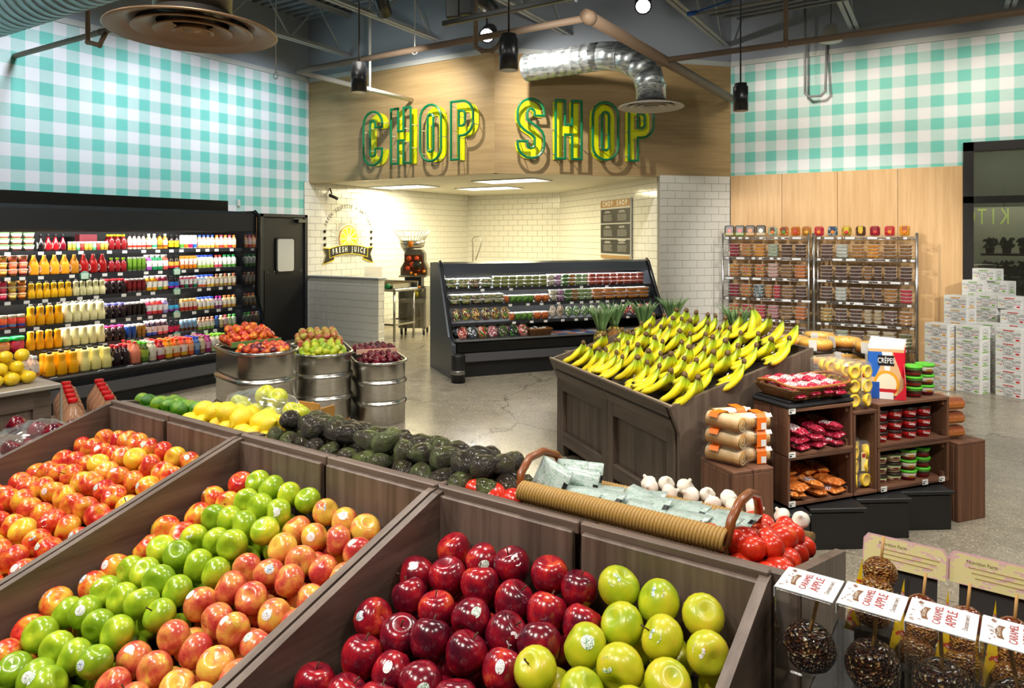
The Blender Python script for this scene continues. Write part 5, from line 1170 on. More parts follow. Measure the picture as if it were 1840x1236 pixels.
for k in range(22):
    f = k/21; x = -.22+.45*f; y = rr.uniform(-.06, .06)
    up = k < 4
    z = .018+.008*math.sin(k*1.3)+(.02 if up else 0)
    o = ob('seasoning_packet', pkt_me, None, bw(-.375+x, .165+y, ZB-.002+z-.2*y), (rr.uniform(.05, .3) if not up else 1.1, rr.uniform(-.2, .15), SB+rr.uniform(-.4, .1)), [PKM], (.12, .08, .08))
    tag(o, 'grey green seasoning packet, %s from the left in the long basket' % ORD[k], 'packet', 'seasoning packets in the long basket')
    if k % 5 == 3: ob('lettering', avoc_txt, o, (0, -.05, .06), mats=[M('#2f7a44', .5)])
# garlic in a low basket
gb = thing('garlic_basket', 'low woven basket of white garlic at the far edge of the tomatoes', 'basket', bw(-.28, .46, bed(.46)+.065), SB, rot=(math.radians(-11), 0, SB))
ob('rim', MB().tube([(-.24, -.1, .03), (.24, -.1, .03), (.24, .1, .03), (-.24, .1, .03)], .014, 8, closed=True), gb, mats=[SEA]); ob('base', MB().box((0, 0, .0), (.48, .2, .05), b=.01), gb, mats=[SEA])
GAR = MB().lathe([(.002, -.36), (.3, -.34), (.47, -.16), (.5, .02), (.42, .2), (.22, .34), (.11, .44), (.09, .58), (.02, .60)], 20, mod=lambda a, z: 1+.06*abs(math.sin(4*a))*(1 if z < .3 else 0)).mesh('garlic_skin')
GARM = skin('garlic_skin', [(.2, '#ddd4c2'), (.6, '#f2ece0'), (1, '#e8d8d2')], True, .5, 0)
rr = random.Random(31)
for r_ in range(3):
    for k in range(8 if r_ < 2 else 6):
        p = bw(-.49+k*.06+(.03 if r_ % 2 else 0)+rr.uniform(-.006, .006), .41+r_*.05+rr.uniform(-.01, .01), bed(.43)+.118+.022*(r_ > 0)+rr.uniform(0, .012))
        fruit('garlic_bulb', GAR, p, .046*rr.uniform(.9, 1.12), GARM, 'white garlic bulb, %s along the %s row of the low basket' % (ORD[k], ['near', 'middle', 'far'][r_]), 'garlic', 'garlic bulbs', (rr.uniform(-1.3, 1.3), rr.uniform(-1.3, 1.3), rr.uniform(0, 6)))
# bagged green yellow apples, a carton and two green rimmed tubs at the far side of the citrus
def filmbag(nm, label, p, sx, sy, sz, rz, fruits, m_, fd, fname, me=APL, grp='bagged fruit'):
    rr = random.Random(hash(nm+label) % 1000 if False else len(label))
    t = thing(nm, label, 'bag', p, rz)
    mb = MB(); ell(.5, .5, .5, 36, 20, None, mb)
    for i, q in enumerate(mb.v):
        k = 1+.05*math.sin(11*q[0]+4*q[2])+.04*math.sin(13*q[1]-6*q[0])+.035*math.sin(37*q[0]+29*q[1]+11*q[2]); mb.v[i] = (q[0]*k*sx, q[1]*k*sy, max(q[2]*k*sz+sz*.40, 0))
    ob('film', mb, t, mats=[FILM])
    tail = MB(); 
    for k in range(9):
        a = pi*2*k/9; tail.add([(sx*.46, 0, sz*.4), (sx*.46+.05*math.cos(a)+.03, .05*math.sin(a), sz*.4+.04*math.cos(a*2)), (sx*.46+.05*math.cos(a+.6)+.03, .05*math.sin(a+.6), sz*.45)], [(0, 1, 2)])
    ob('gathered_end', tail, t, mats=[FILM])
    for k, (x, y, z) in enumerate(fruits):
        c = ob('packed_fruit', me, t, (x, y, z), (rr.uniform(-1, 1), rr.uniform(-1, 1), rr.uniform(0, 6)), [m_], (fd,)*3)
fr7 = lambda s_, d: [(-s_, -.5*d, d*.5), (0, -.55*d, d*.5), (s_, -.5*d, d*.5), (-s_*.6, .5*d, d*.52), (s_*.6, .5*d, d*.52), (0, 0, d*1.25), (s_*.9, 0, d*1.2)]
YG = skin('yellow_green_skin', [(.2, '#a8b828'), (.7, '#c8c832'), (1, '#d8c040')], False, .3, .15)
filmbag('fruit_bag', 'clear bag of yellow green fruit behind the big lemons', bw(-2.06, .33, bed(.33)+.10), .44, .20, .14, SB, fr7(.085, .085)+[(-.17, 0, .05), (.17, .02, .05)], YG, .082, 'fruit')
filmbag('fruit_bag', 'flatter clear bag of yellow green fruit by the open carton', bw(-1.86, .30, bed(.30)+.08), .30, .18, .11, SB-.1, fr7(.07, .07), YG, .068, 'fruit')
t = thing('carton', 'small open brown cardboard carton behind the lemons', 'carton', bw(-1.87, .43, bed(.43)+.06), SB+.1)
for (c, d) in (((0, -.04, .08), (.11, .006, .16)), ((.055, 0, .07), (.006, .08, .14)), ((-.055, 0, .07), (.006, .08, .14)), ((0, .04, .06), (.11, .006, .12))): ob('flap', MB().box(c, d), t, mats=[M('#b5803e', .7)])
for k in range(2):
    t = thing('fruit_tub', 'round clear tub with bright green rim, %s from the carton' % ORD[k], 'tub', bw(-1.72+k*.11, .46-k*.02, bed(.46)+.02), 0)
    ob('shell', MB().lathe([(.04, 0), (.053, .06)], 18), t, mats=[CLEAR]); ob('rim', MB().tube([(.054*math.cos(a), .054*math.sin(a), .062) for a in [2*pi*q/20 for q in range(20)]], .004, 6, closed=True), t, mats=[M('#2fb84a', .4)]); ob('contents', MB().lathe([(.037, .003), (.049, .05), (.002, .056)], 14), t, mats=[food_mat('#d8742c', '#e8a03c', scale=260)])

# ------------------------------------------------------------------ left side: bagged red apples, quince table, cider jugs
t = thing('low_table', 'dark low display table under the bagged red apples at the left', 'table', bw(-3.16, -.55, 0), SB)
ob('top', MB().box((0, 0, .755), (1.06, 1.3, .04), b=.004), t, mats=[W_STAND['y']]); ob('body', MB().box((0, 0, .37), (1.0, 1.24, .74)), t, mats=[W_STAND['z']])
for k, (x, y, l) in enumerate([(-2.86, -.10, 'clear bag of dark red apples nearest the bin divider corner'), (-2.84, -.42, 'clear bag of dark red apples cut by the left frame edge'), (-3.14, -.06, 'clear bag of dark red apples behind the other bags')]):
    filmbag('apple_bag', l, bw(x, y, .775), .36, .30, .17, SB+.3*k, fr7(.085, .09)+[(-.12, .03, .13), (.1, .1, .1)], SK_RED, .085, 'apple')
fruit('loose_apple', APL, bw(-2.72, -.16, .84), .085, SK_GALA, 'loose red apple between the bags and the bin divider', 'apple', None, (.6, .5, 1))
fruit('loose_apple', APL, bw(-2.76, -.62, .83), .085, SK_PINK, 'loose pink apple with its stem up below the bags', 'apple', None, (.1, .1, 1), None, True)
QT = V((-4.63, 2.2, 0))
t = thing('quince_table', 'brown oak table with steel top holding yellow quinces at the left', 'table', QT, SB)
ob('steel_top', MB().box((-.75, -.75, .84), (1.56, 1.56, .03), b=.006), t, mats=[M('#b9b2a8', .35, .5)])
ob('body', MB().box((-.75, -.75, .42), (1.44, 1.44, .80)), t, mats=[W_STAND['z']])
for (c, d) in (((0-.028, -.75, .77), (.03, 1.46, .11)), ((0-.028, -.06, .4), (.03, .1, .8)), ((0-.028, -1.42, .4), (.03, .1, .8)), ((0-.028, -.75, .08), (.03, 1.46, .14))): ob('frame_rail', MB().box(c, d, b=.003), t, mats=[W_STAND['y']])
ob('edge_strip', MB().box((.022, .028, .42), (.012, .012, .84)), t, mats=[M('#c0bab0', .35, .5)])
def qt(x, y, z): return Matrix.Translation(QT) @ Matrix.Rotation(SB, 4, 'Z') @ V((x, y, z))
for lv in range(3):
    for r_ in range(3-lv if lv else 3):
        for k in range(9):
            p = qt(-.13-r_*.085-lv*.045, -.09-k*.088-(.044 if (lv % 2) else 0), .855+.04+lv*.062)
            if not seen(p, 30): continue
            fruit('quince', LIM_ME, p, .080*R.uniform(.94, 1.06), SK_PEAR, 'yellow quince, %s from the corner, %s row, %s layer' % (ORD[k], ['front', 'second', 'third'][r_], ['bottom', 'middle', 'top'][lv]), 'quince', 'quinces on the steel table', (R.uniform(1.1, 1.9), R.uniform(-.3, .3), R.uniform(0, 6)))
for r_ in range(2):
    for k in range(6):
        p = qt(-.52-r_*.12, -.14-k*.125, .855+.06+.06*(1+r_))
        if seen(p, 30): fruit('mango', LIM_ME, p, .12, SK_MANGO, 'brownish ripe mango, %s from the corner, %s row behind the quinces' % (ORD[k], ['front', 'rear'][r_]), 'mango', 'mangoes behind the quinces', (1.57, R.uniform(-.2, .2), R.uniform(-.5, .5)))
for k in range(4):
    p = qt(-.42, -.14-k*.13, .855+.10)
    if seen(p, 30): fruit('red_mango', LIM_ME, p, .11, SK_PLUM, 'dark red fruit between quinces and mangoes, %s from the corner' % ORD[k], 'fruit', 'dark red fruit', (1.57, 0, R.uniform(-.5, .5)))
ct = thing('cider_rack', 'low dark rack carrying the cider jugs behind the quince table', 'rack', (-5.63, 2.75, 0), SB-.35)
ob('top', MB().box((0, 0, .285), (1.1, .52, .03)), ct, mats=[W_STAND['x']]); ob('body', MB().box((0, 0, .14), (1.0, .46, .27)), ct, mats=[BLACK])
ob('sign_card', MB().box((.55, .30, .40), (.012, .10, .2)), ct, mats=[M('#9a948a', .6)])
CID = M('#b98a6a', .2, 0, .3); dj = V((math.cos(SB-.35), math.sin(SB-.35), 0)); nj = V((-dj.y, dj.x, 0))
for r_ in range(2):
    for k in range(5):
        p = V((-5.22, 2.60, .30))-dj*.175*k+nj*(.22*r_)+dj*(.04*r_)
        place('jug', 'cider_jug', p, .165, .315, [CID, M('#d8141c', .35), CID], 'cloudy cider jug with red cap, %s from the front of the %s row' % (ORD[k], ['left', 'right'][r_]), 'jug', 'cider jugs', SB)

# ------------------------------------------------------------------ steel tubs of stone fruit and apples
BRU = G('brushed_steel'); bn = BRU.noise(BRU.vscale(BRU.obj(), 3, 3, 90), 3, 3); BRUM = BRU.fin(BRU.ramp(bn, [(.3, '#b4b1a9'), (.7, '#d2cfc8')]), .27, 1)
def steeltub(label, c, rz, r, ext, h, z0, fm):
    """straight sided drum stretched by ext along local y, ribbed, with a rolled rim"""
    t = thing('steel_tub', label, 'tub', (c[0], c[1], z0), rz, 'ribbed steel tubs')
    def loop(rr, z, n=40):
        out = []
        for k in range(n):
            a = 2*pi*k/n; x, y = rr*math.cos(a), rr*math.sin(a); out.append((x, y+(ext if y >= 0 else 0), z))
        return out
    prof = [(r*.97, 0), (r*.985, .02)]
    for f in (.33, .66): prof += [(r*.985, h*f-.032), (r*1.05, h*f-.012), (r*1.05, h*f+.006), (r*.985, h*f+.022), (r*.96, h*f+.03), (r*.985, h*f+.045)]
    prof += [(r*.985, h-.03)]
    mb = MB(); n = 40
    for rr_, z in prof: mb.v += loop(rr_, z)
    for i in range(len(prof)-1):
        for k in range(n): mb.f.append((i*n+k, i*n+(k+1) % n, (i+1)*n+(k+1) % n, (i+1)*n+k)); mb.m.append(0); mb.s.append(True)
    ob('ribbed_wall', mb, t, mats=[BRUM])
    ob('rim', MB().tube(loop(r*1.02, h-.01), .014, 10, closed=True), t, mats=[M('#c8c6c0', .2, 1)])
    ob('fill_board', MB().add(loop(r*.97, h-.10), [tuple(range(n))]), t, mats=[M('#2a2018', .8)])
    return t
def tubfill(c, rz, r, y0, y1, z, dia, m_, nm, base, cat, seed, peak=.06, me=APL, mats=None, back=False, layers=2):
    rr = random.Random(seed); T = Matrix.Translation((c[0], c[1], 0)) @ Matrix.Rotation(rz, 4, 'Z'); i = 0
    for lay in range(layers):
        rows = int((y1-y0)/(dia*.92))
        for a in range(rows):
            y = y0+dia*.92*(a+.5); hw_ = math.sqrt(max(r*r-min(y, 0)**2, .002))*.93-lay*dia*.4; nk = int(2*hw_/(dia*.96))
            for k in range(nk):
                x = (k-(nk-1)/2)*dia*.98+rr.uniform(-.1, .1)*dia
                zz = z+lay*dia*.62+peak*max(0, 1-(x/r)**2)*(a/rows)+rr.uniform(-.1, .12)*dia
                p = T @ V((x, y+rr.uniform(-.1, .1)*dia, zz))
                fruit(nm, me, p, dia*rr.uniform(.92, 1.06), mats[rr.randrange(len(mats))] if mats else m_, '%s, %s along row %s%s' % (base, ORD[k], ORD[a], [', lower layer', ', top layer', ', crest'][lay]), cat, nm.replace('_', ' ')+'s', (rr.uniform(-1.2, 1.2), rr.uniform(-1, 1), rr.uniform(0, 6)))
TZ = math.radians(56)-pi/2+pi/2+math.radians(0)
def trz(d): return math.atan2(d[1], d[0])-pi/2
da = (-.80, .60); rt = trz(da)
T1, T2, T3 = (-4.93, 4.0), (-4.93, 4.66), (-4.585, 5.065)
rt1 = trz((-.96, .28))
steeltub('tall steel tub heaped with red and orange peaches and nectarines', T1, rt1, .265, .36, .74, .06, None)
steeltub('middle steel tub heaped with small green apples', T2, rt, .26, .45, .61, .08, None)
steeltub('lowest steel tub heaped with dark plums', T3, rt, .235, .45, .585, .0, None)
o = thing('pallet_block', 'small wooden block under the middle steel tub', 'block', (T2[0], T2[1], 0), rt); ob('block', MB().box((.06, .0, .04), (.34, .34, .078)), o, mats=[M('#7a5a30', .7)])
o = thing('pallet_block', 'small wooden block under the tall steel tub', 'block', (T1[0], T1[1], 0), rt1); ob('block', MB().box((0, .2, .03), (.36, .6, .058)), o, mats=[M('#7a5a30', .7)])
tubfill(T1, rt1, .25, -.22, .14, .80-.04, .068, None, 'nectarine', 'small red nectarine in front in the tall tub', 'nectarine', 51, .03, mats=[SK_PLUM, SK_PEACH, SK_GALA])
tubfill(T1, rt1, .25, .18, .50, .80+.03, .076, None, 'peach', 'red orange peach behind in the tall tub', 'peach', 52, .10, mats=[SK_PEACH, SK_PEACH, SK_GALA])
tubfill(T2, rt, .245, -.22, .16, .69-.03, .072, YG, 'small_green_apple', 'small green apple in the middle tub', 'apple', 53, .06, mats=[SK_GREEN, YG])
tubfill(T2, rt, .245, .26, .60, .69+.05, .074, SK_BLUSH, 'blush_pear', 'blushed pear behind the green apples', 'pear', 54, .05)
tubfill(T3, rt, .22, -.19, .14, .585-.03, .060, SK_PLUM, 'plum', 'dark red plum in front in the lowest tub', 'plum', 55, .06)
tubfill(T3, rt, .22, .26, .52, .585+.05, .060, SK_PLUM, 'dark_plum', 'dark red plum behind the pink tray edge', 'plum', 56, .03, layers=1)
for (c, y, z, l, w_) in ((T1, .18, .80, 'green and brown paper tray dividing the peaches', .44), (T2, .22, .70, 'red printed paper tray behind the green apples', .42), (T3, .21, .60, 'pink paper tray edge behind the front plums', .40)):
    ra = rt1 if c is T1 else rt; T = Matrix.Translation((c[0], c[1], 0)) @ Matrix.Rotation(ra, 4, 'Z'); p = T @ V((0, y, z+.03))
    t = thing('fruit_tray', l, 'tray', p, ra)
    hx = '#5a7a3c' if c is T1 else ('#b8503c' if c is T2 else '#d8a890')
    ob('front_edge', MB().box((0, -.02, 0), (w_, .01, .05), b=.003), t, mats=[M(hx, .6)]); ob('base', MB().box((0, .16, -.02), (w_*.95, .34, .008)), t, mats=[M('#8a6a48', .7)])
# ------------------------------------------------------------------ banana stand
BA = math.atan2(-.617, .787); BO = V((-2.65, 5.04, 0)); TB = Matrix.Translation(BO) @ Matrix.Rotation(BA, 4, 'Z')
def bs(f, s, z=0): return TB @ V((f, s, z))          # f along the front, s away from the viewer, f=1.65 is the right end
BWD, BDP, BH0, BH1 = 1.65, .98, .765, 1.05
t = thing('banana_stand', 'dark oak panelled stand with flared top full of bananas', 'produce stand', BO, BA)
for x in (-.05, BWD+.02):
    ob('side_panel', MB().prism([(0, .0), (0, BH0-.16), (-.07, BH0), (BDP, BH1), (BDP, 0)], .03, 0, Matrix.Translation((x+.03, 0, 0)) @ Matrix.Rotation(pi/2, 4, 'Z')), t, mats=[W_BAN['z']])
for k in range(2):
    x0 = -.02+k*.835
    ob('flared_fascia', MB().prism([(.0, BH0-.16), (-.072, BH0), (-.05, BH0), (.03, BH0-.16)], .83, 0, Matrix.Translation((x0+.832, 0, 0)) @ Matrix.Rotation(pi/2, 4, 'Z')), t, mats=[W_BAN['x']])
    ob('inset_panel', MB().box((x0+.416, .04, .36), (.70, .02, .46), b=.003), t, mats=[W_BAN['z']])
    for (c, d, a) in (((x0+.04, .015, .305), (.085, .035, .61), 'z'), ((x0+.79, .015, .305), (.085, .035, .61), 'z'), ((x0+.416, .015, .565), (.67, .035, .09), 'x'), ((x0+.416, .015, .14), (.67, .035, .10), 'x')):
        ob('frame_rail', MB().box(c, d, b=.004), t, mats=[W_BAN[a]])
ob('core', MB().box((BWD/2, .5, .35), (BWD-.04, .88, .5)), t, mats=[M('#15110e', .8)])
bsl = (BH1-BH0)/BDP
def bz(s): return BH0-.055+s*bsl
for k in range(2):
    x0 = .0+k*.83
    ob('bed', MB().prism([(-.04, bz(-.04)-.02), (-.04, bz(-.04)), (BDP, bz(BDP)), (BDP, bz(BDP)-.02)], .81, 0, Matrix.Translation((x0+.82, 0, 0)) @ Matrix.Rotation(pi/2, 4, 'Z')), t, mats=[M('#1d1712', .8)])
ob('divider', MB().prism([(.02, bz(0)), (.02, BH0+.005), (BDP, BH1+.005), (BDP, bz(BDP))], .022, 0, Matrix.Translation((.84, 0, 0)) @ Matrix.Rotation(pi/2, 4, 'Z')), t, mats=[W_BAN['y']])
ob('front_lip', MB().box((BWD/2, -.06, BH0+.002), (BWD+.1, .02, .02), b=.003), t, mats=[M('#8a7a68', .5)])
ob('crest_board', MB().box((BWD/2, BDP, BH1-.06), (BWD, .025, .12), b=.003), t, mats=[W_BAN['x']])
for x in (-.012, BWD-.08): ob('foot', MB().box((x+.045, .02, .045), (.085, .05, .09)), t, mats=[W_BAN['z']])
t0_ = t
# a banana: curved, five sided, green neck and dark tip; colour follows its length
gb_ = G('banana_skin'); at = gb_.n('Attribute', out=2, attribute_name='t'); r_ = gb_.rnd()
nz = gb_.noise(gb_.obj(), 18, 2); f = gb_.ma('ADD', at, gb_.ma('MULTIPLY', gb_.ma('SUBTRACT', nz, .5), .12)); f = gb_.ma('ADD', f, gb_.ma('MULTIPLY', gb_.ma('SUBTRACT', r_, .5), .14))
BANM = gb_.fin(gb_.ramp(f, [(.0, '#5a4a20'), (.05, '#7d8f24'), (.17, '#9fb81c'), (.36, '#dcd01c'), (.78, '#e8d020'), (.90, '#d8c42a'), (.955, '#8a8a2c'), (.985, '#2c2212')]), .42, 0, .08)
def banana(i, nb, bend, ln, rad, rv, n=11, sides=6):
    """hangs from the crown; neighbours lie side by side and fan out towards the tips"""
    m = i-(nb-1)/2; st = ln/(n-1); p = V((0, m*.011, -.004*abs(m))); out = []; ang = m*.13+rv.uniform(-.03, .03)
    for k in range(n):
        out.append(p.copy()); u = k/(n-1); a = 1.30-bend*u+.05*abs(m)
        side = (.55 if u < .35 else .12)*m*.16+ang*.6
        d = V((-math.cos(a), 0, -math.sin(a))); d = (d+V((0, side*1.5, 0))).normalized(); p = p+d*st
    rr, tt = [], []
    for k in range(n):
        u = k/(n-1); rr.append(rad*(.36 if u < .08 else .46 if u < .14 else min(1, .55+(u-.14)*3.2)) if u < .85 else rad*max(.22, 1-(u-.85)*5.2)); tt.append(u)
    mb = MB().tube(out, rr, sides); mb.t = [tt[k] for k in range(n) for _ in range(sides)]
    return mb
crown_me = MB().lathe([(.004, -.012), (.016, -.01), (.019, .005), (.012, .018), (.003, .022)], 8, sx=.8, sy=1.5).mesh('crown')
BSTK = sticker = MB().box((0, 0, 0), (.016, .022, .001)).mesh('sticker')
BAN = []
for v in range(3):
    rv = random.Random(40+v); nb = [5, 6, 5][v]
    BAN.append([banana(i, nb, 1.25+rv.uniform(-.12, .15), .235*rv.uniform(.94, 1.05), .0205*rv.uniform(.95, 1.08), rv).mesh('banana') for i in range(nb)])
CROWNM = M('#5c4526', .7)
rr = random.Random(77); rown = {}
for half in range(2):
    for row in range(6):
        s = .12+row*.165
        for k in range(6):
            f_ = half*.835+.10+k*.135+(.05 if row % 2 else 0)
            if f_ > half*.835+(.84 if half == 0 else .80): continue
            v = rr.randrange(3)
            lift = .155+rr.uniform(0, .03)+(.05 if row == 5 and half == 1 else 0)
            p = bs(f_+.07+rr.uniform(-.02, .02), s+rr.uniform(-.02, .02), bz(s)+lift)
            t = thing('banana_bunch', 'bunch of yellow bananas, %s from the left, %s row up, %s half of the stand' % (ORD[k], ORD[row], ['left', 'right'][half]), 'bananas', p, 0, 'banana bunches', rot=(rr.uniform(-.12, .12), rr.uniform(-.14, .12), BA+rr.uniform(.25, .95)))
            for me in BAN[v]: ob('banana', me, t, mats=[BANM])
            ob('crown', crown_me, t, mats=[CROWNM])
            for q in range(2):
                ob('sticker', BSTK, t, (-.085-.012*q, (-.03, .04)[q], -.098+.004*q), (0, -.75, .2), [STM[q]])
# a big standing bunch at the crest
t = thing('banana_bunch', 'tallest upright banana bunch at the crest of the stand', 'bananas', bs(1.18, .93, BH1+.20), 0, 'banana bunches', rot=(.1, -.5, BA+.6))
for me in BAN[1]: ob('banana', me, t, mats=[BANM], scale=(1.15,)*3)
ob('crown', crown_me, t, mats=[CROWNM])
ob('back_shelf', MB().box((.28, 1.19, .41), (1.0, .36, .82), b=.004), t0_, mats=[W_BAN['x']])
# pineapples
PIN = G('pineapple_rind'); vo = PIN.n('TexVoronoi', {'Vector': PIN.vscale(PIN.obj(), 1, 1, .9), 'Scale': 34}, 0)
PINM = PIN.fin(PIN.ramp(vo, [(.1, '#c8a03a'), (.35, '#7a6a24'), (.6, '#3a3a14')]), .5); PIN.bump(vo, .8, .01)
LFM = [M('#5a7a48', .5), M('#48683c', .5), M('#6f8c58', .5)]
for i, (f_, s, z, l) in enumerate([(-.30, .66, .80, 'pineapple with a brown paper collar left of the bananas'), (-.24, .92, .80, 'pineapple behind the paper collared one'), (-.20, .48, .78, 'pineapple nearest the front at the left of the bananas'), (-.12, 1.14, .84, 'pineapple farther back beside the crest of bananas'), (.70, 1.18, .84, 'pineapple whose crown shows behind the banana crest')]):
    t = thing('pineapple', l, 'pineapple', bs(f_, s, z-.02), R.uniform(0, 6), 'pineapples')
    ob('fruit', MB().lathe([(.03, 0), (.055, .01), (.068, .05), (.07, .11), (.06, .16), (.035, .185)], 14), t, mats=[PINM])
    for k in range(48):
        a = k*2.4; lv = k/48; ln = .24-.06*lv; out = .15*(1-lv)+.02
        pts = bez((.018*math.cos(a), .018*math.sin(a), .17), (.05*math.cos(a), .05*math.sin(a), .17+ln*.6), (out*math.cos(a), out*math.sin(a), .17+ln), 5)
        ob('leaf', MB().tube(pts, [.012, .014, .012, .009, .005, .001], 4), t, mats=[LFM[k % 3]])
    if i == 0:
        ob('paper_collar', MB().add([(.085*math.cos(a), .085*math.sin(a), .10+(.08 if k % 2 else .02)) for k, a in enumerate([2*pi*q/8 for q in range(8)])]+[(.075*math.cos(2*pi*q/8), .075*math.sin(2*pi*q/8), .09) for q in range(8)], [(q, (q+1) % 8, 8+(q+1) % 8, 8+q) for q in range(8)]), t, mats=[M('#a8723c', .7)])
o = thing('pineapple_crate', 'low dark crate the pineapples stand in beside the banana stand', 'crate', bs(-.21, .45, 0), BA); ob('box', MB().box((-.03, .32, .38), (.32, 1.1, .76), b=.004), o, mats=[W_BAN['z']])
# cake table behind the stand
ckt = thing('cake_table', 'dark table of boxed ring cakes behind the banana stand', 'table', bs(1.1, 1.05, 0), BA)
ob('top', MB().box((.17, .42, .83), (.88, .78, .03), b=.004), ckt, mats=[W_BAN['x']]); ob('body', MB().box((.17, .42, .4), (.82, .7, .8)), ckt, mats=[W_BAN['z']])
CAKE = G('sponge_cake'); cz = CAKE.xyz(CAKE.gen())[2]; CAKEM = CAKE.fin(CAKE.ramp(CAKE.ma('ADD', cz, CAKE.ma('MULTIPLY', CAKE.noise(CAKE.obj(), 40, 3), .25)), [(.2, '#a85a18'), (.6, '#c8822c'), (1, '#dca848')]), .7)
def cakebox(p, label, orange=False):
    t = thing('cake_box', label, 'cake', p, R.uniform(0, 1), 'boxed ring cakes')
    ob('tray', MB().lathe([(.11, 0), (.125, .012), (.128, .016)], 24), t, mats=[BLACK]); ob('cake', MB().lathe([(.10, .015), (.112, .06), (.10, .082), (.05, .085), (.025, .06), (.02, .02)], 24, mod=lambda a, z: 1+.02*math.cos(16*a)), t, mats=[CAKEM])
    ob('dome', MB().lathe([(.124, .014), (.119, .09), (.105, .098), (.01, .10)], 24, mod=lambda a, z: 1+.012*math.cos(24*a)), t, mats=[CLEAR]); ob('label', MB().box((0, 0, 0), (.002, .05, .075)), t, (-.085, -.09, .06), (0, -.1, .8), mats=[M('#ecebe6', .5)])
for i, (f_, s, n_) in enumerate([(1.32, 1.36, 2), (1.12, 1.34, 2), (1.56, 1.62, 2), (1.3, 1.64, 2), (1.04, 1.66, 2)]):
    for k in range(n_): cakebox(bs(f_, s, .846+k*.101), 'clear domed ring cake, %s level, %s stack on the cake table' % (['lower', 'upper'][k], ORD[i]))

# ------------------------------------------------------------------ crate display against the right side of the stand
def cr(s, f, z=0): return bs(1.65+f, s, z)            # s along the stand side away from the viewer, f outward
CA = BA+pi/2                                           # local x runs along s, local -y faces outward
def plinth(nm, s0, s1, f0, f1, h, label, mats, planks=0, rz=0, lid=False):
    c = cr((s0+s1)/2, (f0+f1)/2); t = thing(nm, label, 'plinth', c, CA+rz, nm.replace('_', ' ')+'s'); w_, d_ = s1-s0, f1-f0
    if planks:
        ob('core', MB().box((0, 0, h/2-.01), (w_-.04, d_-.04, h-.03)), t, mats=[BLACK])
        for k in range(planks):
            pw = w_/planks
            for y in (-d_/2+.012, d_/2-.012): ob('plank', MB().box((-w_/2+pw*(k+.5), y, h/2-.01), (pw-.004, .024, h-.02), b=.003), t, mats=[mats['z']])
            ob('top_plank', MB().box((-w_/2+pw*(k+.5), 0, h-.01), (pw-.004, d_-.0, .02), b=.003), t, mats=[mats['y']])
            pd = (d_-.05)/planks
            for x in (-w_/2+.012, w_/2-.012): ob('plank', MB().box((x, -d_/2+.025+pd*(k+.5), h/2-.01), (.024, pd-.003, h-.02), b=.003), t, mats=[mats['z']])
    else:
        ob('box', MB().box((0, 0, h/2-.015), (w_-.02, d_-.02, h-.03), b=.004), t, mats=[mats]); ob('lid', MB().box((0, 0, h-.012), (w_, d_, .024), b=.004), t, mats=[mats])
    return t
plinth('wooden_plinth', .06, .33, .16, .45, .50, 'tall dark wooden plinth under the swiss roll boxes', W_CRATE, 2)
plinth('wooden_plinth', 1.72, 1.96, .14, .45, .485, 'tall dark wooden plinth under the loaf cakes at the far end', W_CRATE, 2)
BLP = M('#1b1b1c', .5)
for i, (s, f_) in enumerate([(.44, .27), (.80, .30), (1.16, .28), (1.50, .28)]):
    plinth('black_plinth', s-.165, s+.165, f_-.20, f_+.20, .235, 'black plinth box under the crates, %s from the swiss rolls' % ORD[i], BLP, rz=-.30)
def crate(s0, s1, f0, f1, z0, z1, label, tags=(), upright=False):
    c = cr((s0+s1)/2, (f0+f1)/2, z0); t = thing('wooden_crate', label, 'crate', c, CA, 'stacked wooden crates'); w_, d_, h_ = s1-s0, f1-f0, z1-z0
    for x in (-w_/2+.009, w_/2-.009):
        for k in range(2): ob('end_board', MB().box((x, d_*(-.25+.5*k), h_/2), (.018, d_/2-.004, h_-.002), b=.002), t, mats=[W_CRATE['z']])
        for zz in (.012, h_-.012): ob('corner_batten', MB().box((x*.93, -d_/2+.03, zz+(.02 if zz < .1 else -.02)), (.02, .02, .04)), t, mats=[W_CRATE['y']])
    for z in (.009, h_-.009): ob('long_board', MB().box((0, 0, z), (w_-.002, d_, .018), b=.002), t, mats=[W_CRATE['x']])
    ob('back_board', MB().box((0, d_/2-.008, h_/2), (w_-.04, .014, h_-.04)), t, mats=[W_CRATE['x']])
    for (x, z) in tags:
        g_ = ob('shelf_tag', MB().box((0, 0, 0), (.045, .004, .03)), t, (x, -d_/2-.004, z), mats=[TAGM])
        ob('print_line', MB().box((-.006, -.0025, .005), (.028, .001, .003)).box((-.012, -.0025, -.006), (.014, .001, .008)), g_, mats=[BLACK])
    return t
crate(.46, .93, .12, .41, .525, .79, 'upper left crate of raspberry candy bags', [(-.21, .255), (-.21, .012)])
crate(.46, .93, .12, .41, .25, .522, 'lower left crate of orange candy bags', [(-.21, .014)])
crate(.935, 1.115, .12, .41, .25, .735, 'tall narrow crate standing on end with yellow sponge cups')
crate(1.12, 1.70, .12, .41, .505, .765, 'upper right crate of red dip tubs')
crate(1.12, 1.70, .12, .41, .25, .502, 'lower right crate of cream and green lidded tubs', [(-.25, .014), (.08, .016), (.22, .018)])
